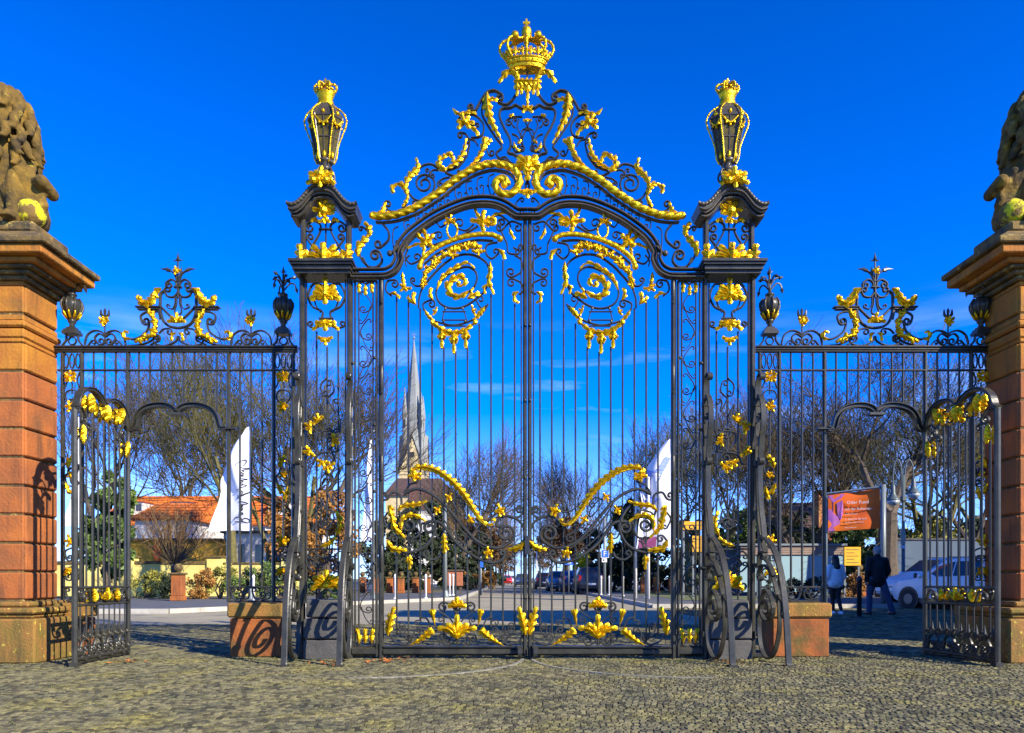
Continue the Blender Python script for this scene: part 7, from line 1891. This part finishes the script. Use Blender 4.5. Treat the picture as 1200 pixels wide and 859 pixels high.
# ---------------------------------------------------------------- cars
def car(label, px, D, yaw, paint, L_=4.3, hgt=1.48, group='cars parked by the road', z=0.0, wag=False):
    t = thing('parked_car', label, 'car', (wx(px, D), D, z), group)
    W = .88
    # stations along the length (x forward): x, z_low, z_belt, half-width, z_roof, half roof
    A = hgt / 1.48
    end = -L_ / 2
    st = [(-L_ / 2, .42, .80 * A, .70, .82 * A, .62), (-L_ / 2 + .10, .32, .92 * A, .80, (1.15 if wag else 1.0) * A, .60), (-L_ / 2 + .45, .24, .95 * A, W, (1.44 if wag else 1.30) * A, .60), (-L_ / 2 + 1.1, .20, .95 * A, W, 1.48 * A, .62), (-.1, .20, .93 * A, W, 1.48 * A, .62), (.35, .20, .92 * A, W, 1.42 * A, .60),
          (.95, .20, .91 * A, W, 1.02 * A, .68), (1.25, .20, .90 * A, W, .92 * A, .70), (L_ / 2 - .35, .22, .80 * A, .84, .82 * A, .66), (L_ / 2 - .08, .30, .68 * A, .76, .70 * A, .6), (L_ / 2, .40, .60 * A, .66, .61 * A, .5)]
    rot = Matrix.Rotation(yaw, 4, 'Z')
    def T(x, y, z): v = rot @ Vector((x, y, z)); return (v.x, v.y, v.z)
    vs = []
    for x, zl, zb, w, zr, wr in st:
        for y, zz in ((-w * .9, zl), (-w, zl + .18), (-w, zb - .12), (-w * .97, zb), (-wr, zr), (-wr * .6, zr + .03 * (zr > zb + .1)), (wr * .6, zr + .03 * (zr > zb + .1)), (wr, zr), (w * .97, zb), (w, zb - .12), (w, zl + .18), (w * .9, zl)):
            vs.append(T(x, y, zz))
    n = 12; fs = []
    for i in range(len(st) - 1):
        for k2 in range(n): fs.append((i * n + k2, i * n + (k2 + 1) % n, (i + 1) * n + (k2 + 1) % n, (i + 1) * n + k2))
    fs.append(tuple(reversed(range(n)))); fs.append(tuple(range((len(st) - 1) * n, len(st) * n)))
    mb = MB(); mb.add(vs, fs); b = mb.obj('body', paint); b.parent = t
    for p in b.data.polygons: p.use_smooth = True
    md = b.modifiers.new('edge', 'EDGE_SPLIT'); md.split_angle = R(28)
    def quad(name, pts, m, par=t): mb = MB(); mb.add([T(*p) for p in pts], [(0, 1, 2, 3)]); mb.add([T(p[0], p[1], p[2] - .004) for p in pts], [(3, 2, 1, 0)]); o = mb.obj(name, m); o.parent = par; return o
    def lerp(a, b_, t_): return tuple(p + (q - p) * t_ for p, q in zip(a, b_))
    for s_ in (-1, 1):
        def side(i, f): 
            x, zl, zb, w, zr, wr = st[i]; p = lerp((x, s_ * w * .97, zb), (x, s_ * wr, zr), f); return (p[0], p[1] + s_ * .012, p[2])
        for (i0, i1, a, b_) in ((2, 3, .12, .85), (3, 4, .10, .86), (4, 6, .10, .86)):
            if i1 == 6: pts = [side(4, .1), lerp(side(6, .25), side(5, .1), .15), lerp(side(5, .86), side(6, .6), .25), side(4, .86)]
            else: pts = [lerp(side(i0, a), side(i1, a), .06), lerp(side(i0, a), side(i1, a), .95), lerp(side(i0, b_), side(i1, b_), .95), lerp(side(i0, b_), side(i1, b_), .10)]
            quad('window', pts, GLASS)
        # door shut lines
        for xx in (-.12, .85, -1.05):
            mb = MB(); mb.tube([T(xx, s_ * (W + .002), .36), T(xx, s_ * (W + .002), .82 * A)], .008, 4); o = mb.obj('door_gap', BLACK); o.parent = t
        for xx in (.08, -.9): mb = MB(); mb.tube([T(xx - .12, s_ * (W + .015), .80 * A), T(xx, s_ * (W + .015), .80 * A)], .015, 5); o = mb.obj('door_handle', paint); o.parent = t
        mb = MB(); c = T(.85, s_ * (W + .10), .98 * A); mb.ball(c, .10, 8, 6, sz=.7); o = mb.obj('mirror', paint); o.parent = t
        mb = MB(); mb.tube([T(-L_ / 2 + .9, s_ * .56, 1.52 * A), T(.1, s_ * .56, 1.52 * A)], .018, 5); o = mb.obj('roof_rail', STEEL); o.parent = t
        mb = MB(); mb.add([T(-L_ / 2 + .35, s_ * (W + .004), .20), T(L_ / 2 - .4, s_ * (.85 + .004), .20), T(L_ / 2 - .4, s_ * (.85 + .004), .34), T(-L_ / 2 + .35, s_ * (W + .004), .34)], [(0, 1, 2, 3)]); o = mb.obj('sill_trim', BLACKP); o.parent = t
        for xw in (-L_ / 2 + .78, L_ / 2 - .82):
            mb = MB(); mb.tube([T(xw, s_ * (W - .20), .31), T(xw, s_ * (W + .012), .31)], .315, 18); w_ = mb.obj('wheel', RUBBER); w_.parent = t
            mb = MB(); mb.tube([T(xw, s_ * (W + .013), .31), T(xw, s_ * (W + .022), .31)], .165, 14); o = mb.obj('rim', RIM); o.parent = w_
            mb = MB(); mb.tube([T(xw, s_ * (W - .1), .33), T(xw, s_ * (W + .006), .33)], .375, 18); o = mb.obj('wheel_arch', BLACKP); o.parent = t
        x, zl, zb, w, zr, wr = st[1]
        mb = MB(); mb.cbox(-.06, .06, -.09, .09, -.18, .18, .02); mb.v = [T(v[0] - L_ / 2 + .07, v[1] + s_ * .70, v[2] + .88 * A) for v in mb.v]; o = mb.obj('tail_light', RED); o.parent = t
        mb = MB(); mb.cbox(-.12, .06, -.15, .15, -.06, .07, .02); mb.v = [T(v[0] + L_ / 2 - .10, v[1] + s_ * .56, v[2] + .62 * A) for v in mb.v]; o = mb.obj('headlight', LAMPC); o.parent = t
    r1, r2, r3 = st[1], st[2], st[3]
    quad('rear_window', [(r1[0] + .02, -.52, .98 * A), (r1[0] + .02, .52, .98 * A), lerp((r1[0], .52, r1[4]), (r2[0], .52, r2[4]), .95)[:1] + (.50, lerp(r1, r2, .9)[4] + .02), lerp((r1[0], .52, r1[4]), (r2[0], .52, r2[4]), .95)[:1] + (-.50, lerp(r1, r2, .9)[4] + .02)], GLASS)
    f1, f2 = st[5], st[6]
    quad('windscreen', [(f2[0] + .02, -.62, f2[4] + .02), (f2[0] + .02, .62, f2[4] + .02), (f1[0] + .06, .56, f1[4] + .01), (f1[0] + .06, -.56, f1[4] + .01)], GLASS)
    mb = MB(); mb.box(-.01, .01, -.26, .26, -.055, .055); mb.v = [T(v[0] - L_ / 2 - .012, v[1], v[2] + .62) for v in mb.v]; o = mb.obj('number_plate', WHITEP); o.parent = t
    mb = MB(); mb.cbox(-.08, .08, -.72, .72, -.10, .10, .03); mb.v = [T(v[0] - L_ / 2 + .04, v[1], v[2] + .42) for v in mb.v]; o = mb.obj('bumper', BLACKP); o.parent = t
    return t
car('white hatchback parked side-on behind the man in the black jacket', 1102, 27.0, PI + .12, CARW, 4.25, 1.58, wag=True, z=.1)
car('white estate car with red tail lights behind the right door leaf', 1135, 22.6, PI / 2 + .35, CARW, 4.4, 1.55, wag=True, z=0.0)
car('dark car seen from behind beside the blue F sign, nearest of the row', 689, 47, PI / 2, CARK, 4.3, 1.62, wag=True)
car('dark blue car parked next in front of the nearest dark car', 668, 54, PI / 2 + .05, CARB, 4.3, 1.5)
car('silver-blue car facing the gate, parked behind the blue triangle sign', 654, 57, -PI / 2, CARS, 4.2, 1.5)
car('black car farthest of the right-hand row, half hidden by a gate bar', 638, 66, PI / 2, CARK, 4.2, 1.45)
car('blue car far down the avenue just left of the meeting stiles', 612, 88, -PI / 2, CARB, 4.2, 1.5)
car('small red car far down the avenue', 594, 120, -PI / 2, mat('red_car_paint', (.5, .03, .03), .25), 4.0, 1.45)
car('small white car far down the avenue', 601, 135, -PI / 2, CARW, 4.2, 1.5)

# ---------------------------------------------------------------- people walking away through the passage
def person(label, px, D, hgt, pose, sk):
    x0 = wx(px, D); t = thing('person', label, 'person', (x0, D, 0))
    k = hgt / 1.75
    def V(a): return Vector((x0 + a[0] * k, D + a[1] * k, a[2] * k))
    def caps(lst): return [(V(a), V(b), r0 * k, r1 * k) for a, b, r0, r1 in lst]
    J = pose
    body = [(J['neck'], J['head'], .058, .06), (J['pel'], J['chest'], .125, .135), (J['chest'], J['neck'], .12, .06)]
    h = J['head']; 
    body += [((h[0], h[1], h[2]), (h[0], h[1] + .01, h[2] + .10), .082, .088), ((h[0] + .085, h[1] + .01, h[2] + .04), (h[0] + .088, h[1] + .01, h[2] + .06), .02, .02), ((h[0] - .085, h[1] + .01, h[2] + .04), (h[0] - .088, h[1] + .01, h[2] + .06), .02, .02),
             ((h[0], h[1] + .085, h[2] + .03), (h[0], h[1] + .105, h[2] + .015), .016, .018), ((h[0], h[1] + .06, h[2] - .04), (h[0], h[1] + .07, h[2] - .05), .035, .03)]
    for s_ in 'LR':
        sg = -1 if s_ == 'L' else 1
        body += [(J['sh' + s_], J['el' + s_], .052, .042), (J['el' + s_], J['ha' + s_], .04, .028), (J['hip' + s_], J['kn' + s_], .085, .058), (J['kn' + s_], J['an' + s_], .055, .038), (J['an' + s_], (J['an' + s_][0], J['an' + s_][1] + .16, .035), .04, .03)]
        a = J['ha' + s_]
        body.append((a, (a[0], a[1] + .01, a[2] - .08), .034, .036))
        for i, (dy, l) in enumerate(((-.03, .07), (-.01, .085), (.012, .08), (.032, .06))): body.append(((a[0], a[1] + dy, a[2] - .08), (a[0] - sg * .02, a[1] + dy + .01, a[2] - .09 - l), .011, .008))
        body.append(((a[0], a[1] + .03, a[2] - .03), (a[0] - sg * .01, a[1] + .065, a[2] - .09), .013, .010))
    blob('body', caps(body), .011 * k, SKIN, t)
    for nm, lst, m in sk(J): blob(nm, caps(lst), .016 * k, m, t)
    return t
def walker(J):
    return J
def dress_f(J):
    h = J['head']
    yield 'jacket', [(J['pel'], J['chest'], .185, .165), (J['chest'], J['neck'], .155, .075), (J['shL'], J['elL'], .085, .072), (J['elL'], (J['haL'][0], J['haL'][1], J['haL'][2] + .03), .070, .052), (J['shR'], J['elR'], .085, .072), (J['elR'], (J['haR'][0], J['haR'][1], J['haR'][2] + .03), .07, .052), (J['shL'], J['shR'], .095, .095), ((J['pel'][0] - .07, J['pel'][1], J['pel'][2] - .06), (J['pel'][0] + .07, J['pel'][1], J['pel'][2] - .06), .15, .15)], JACKW
    yield 'leggings', [(J['hipL'], J['knL'], .105, .07), (J['knL'], J['anL'], .068, .048), (J['hipR'], J['knR'], .105, .07), (J['knR'], J['anR'], .068, .048), (J['hipL'], J['hipR'], .11, .11)], LEGG
    yield 'hair', [((h[0], h[1] - .01, h[2] + .09), (h[0], h[1] - .02, h[2] + .11), .105, .10), ((h[0], h[1] - .03, h[2] + .08), (h[0] + .01, h[1] - .09, h[2] - .16), .105, .10), ((h[0] + .02, h[1] - .09, h[2] - .14), (h[0] + .02, h[1] - .10, h[2] - .24), .10, .05), ((h[0] - .06, h[1] - .05, h[2] - .05), (h[0] - .07, h[1] - .08, h[2] - .2), .06, .04)], HAIRD
    for s_ in 'LR': a = J['an' + s_]; yield 'shoe', [((a[0], a[1] - .05, .045), (a[0], a[1] + .17, .04), .05, .045), ((a[0], a[1], .08), (a[0], a[1], .05), .05, .05)], SHOEW
def dress_m(J):
    h = J['head']
    yield 'jacket', [(J['pel'], J['chest'], .19, .185), (J['chest'], J['neck'], .17, .085), (J['shL'], J['elL'], .09, .075), (J['elL'], (J['haL'][0], J['haL'][1], J['haL'][2] + .02), .072, .055), (J['shR'], J['elR'], .09, .075), (J['elR'], (J['haR'][0], J['haR'][1], J['haR'][2] + .02), .072, .055), (J['shL'], J['shR'], .10, .10), ((J['pel'][0] - .08, J['pel'][1], J['pel'][2] - .10), (J['pel'][0] + .08, J['pel'][1], J['pel'][2] - .10), .15, .15), (J['neck'], (J['neck'][0], J['neck'][1] - .01, J['neck'][2] + .05), .085, .08)], JACKB
    yield 'trousers', [(J['hipL'], J['knL'], .11, .085), (J['knL'], J['anL'], .08, .07), (J['hipR'], J['knR'], .11, .085), (J['knR'], J['anR'], .08, .07), (J['hipL'], J['hipR'], .12, .12)], JEANS
    yield 'hair', [((h[0], h[1] - .015, h[2] + .10), (h[0], h[1] - .015, h[2] + .115), .098, .092), ((h[0], h[1] - .05, h[2] + .03), (h[0], h[1] - .05, h[2] + .07), .065, .075)], HAIRG
    for s_ in 'LR': a = J['an' + s_]; yield 'shoe', [((a[0], a[1] - .06, .05), (a[0], a[1] + .18, .045), .055, .05), ((a[0], a[1], .09), (a[0], a[1], .05), .055, .055)], BLACKP
person('woman with long dark hair, pale blue jacket and black leggings, walking away', 979, 19.7, 1.60, dict(head=(0.0, .03, 1.53), neck=(0, 0, 1.44), chest=(0, 0, 1.22), pel=(0, 0, .95), shL=(-.17, 0, 1.36), shR=(.17, 0, 1.36), elL=(-.25, -.03, 1.10), elR=(.25, .02, 1.10), haL=(-.22, .10, .90), haR=(.22, .10, .92),
       hipL=(-.09, 0, .90), hipR=(.09, 0, .90), knL=(-.06, .06, .50), knR=(.07, -.02, .49), anL=(-.04, .05, .09), anR=(.10, -.16, .12)), dress_f)
person('man in black jacket and blue jeans, grey-haired, walking away near the white car', 1028, 19.6, 1.80, dict(head=(0.0, .02, 1.56), neck=(0, 0, 1.46), chest=(0, 0, 1.24), pel=(0, 0, .95), shL=(-.20, 0, 1.38), shR=(.20, 0, 1.38), elL=(-.27, -.05, 1.10), elR=(.30, .03, 1.12), haL=(-.25, .06, .86), haR=(.27, .14, .92),
       hipL=(-.10, 0, .92), hipR=(.10, 0, .92), knL=(-.14, .12, .52), knR=(.22, -.06, .50), anL=(-.20, .02, .09), anR=(.33, -.12, .10)), dress_m)

# ---------------------------------------------------------------- palace wing and an added block outside the frame, whose shade falls across the passage
def wing(name, label, x0, x1, y0, y1, h, ridge):
    t = thing(name, label, 'building', ((x0 + x1) / 2, y0, 0))
    mb = MB(); mb.box(x0, x1, y0, y1, 0, h); mb.obj('wall', SANDY, t)
    mb = MB(); mb.box(x0 - .2, x1 + .2, y0 - .2, y1 + .2, h + .003, h + .3); mb.obj('cornice', SANDW, t)
    ym = (y0 + y1) / 2
    mb = MB(); mb.add([(x0 - .1, y0 - .1, h + .303), (x1 + .1, y0 - .1, h + .303), (x1 - 2, ym, ridge), (x0 + 2, ym, ridge), (x0 - .1, y1 + .1, h + .303), (x1 + .1, y1 + .1, h + .303)], [(0, 1, 2, 3), (4, 3, 2, 5), (0, 3, 4), (1, 5, 2)]); mb.obj('roof', ROOFB, t)
    n = int((x1 - x0) / 3)
    for i in range(n):
        for z in (1.2, 5.2):
            if z + 2 > h: continue
            xx = x0 + (x1 - x0) * (i + .5) / n
            mb = MB(); mb.box(xx - .65, xx + .65, y0 - .05, y0 + .02, z - .1, z + 2.1); w = mb.obj('window', WHITEP, t); mb = MB(); mb.box(xx - .5, xx + .5, y0 - .06, y0 - .051, z, z + 2); mb.obj('pane', GLASS, w)
wing('palace_wing', 'sandstone palace wing standing to the right of the shaded pillar', 8.75, 26, 8.95, 11.6, 8.4, 10.4)
wing('shade_block', 'low sandstone guard house along the passage behind the shaded pillar', 20.5, 31, 13, 25, 6.6, 8.2)  # unseen block, added and sized for the shade it casts on the passage
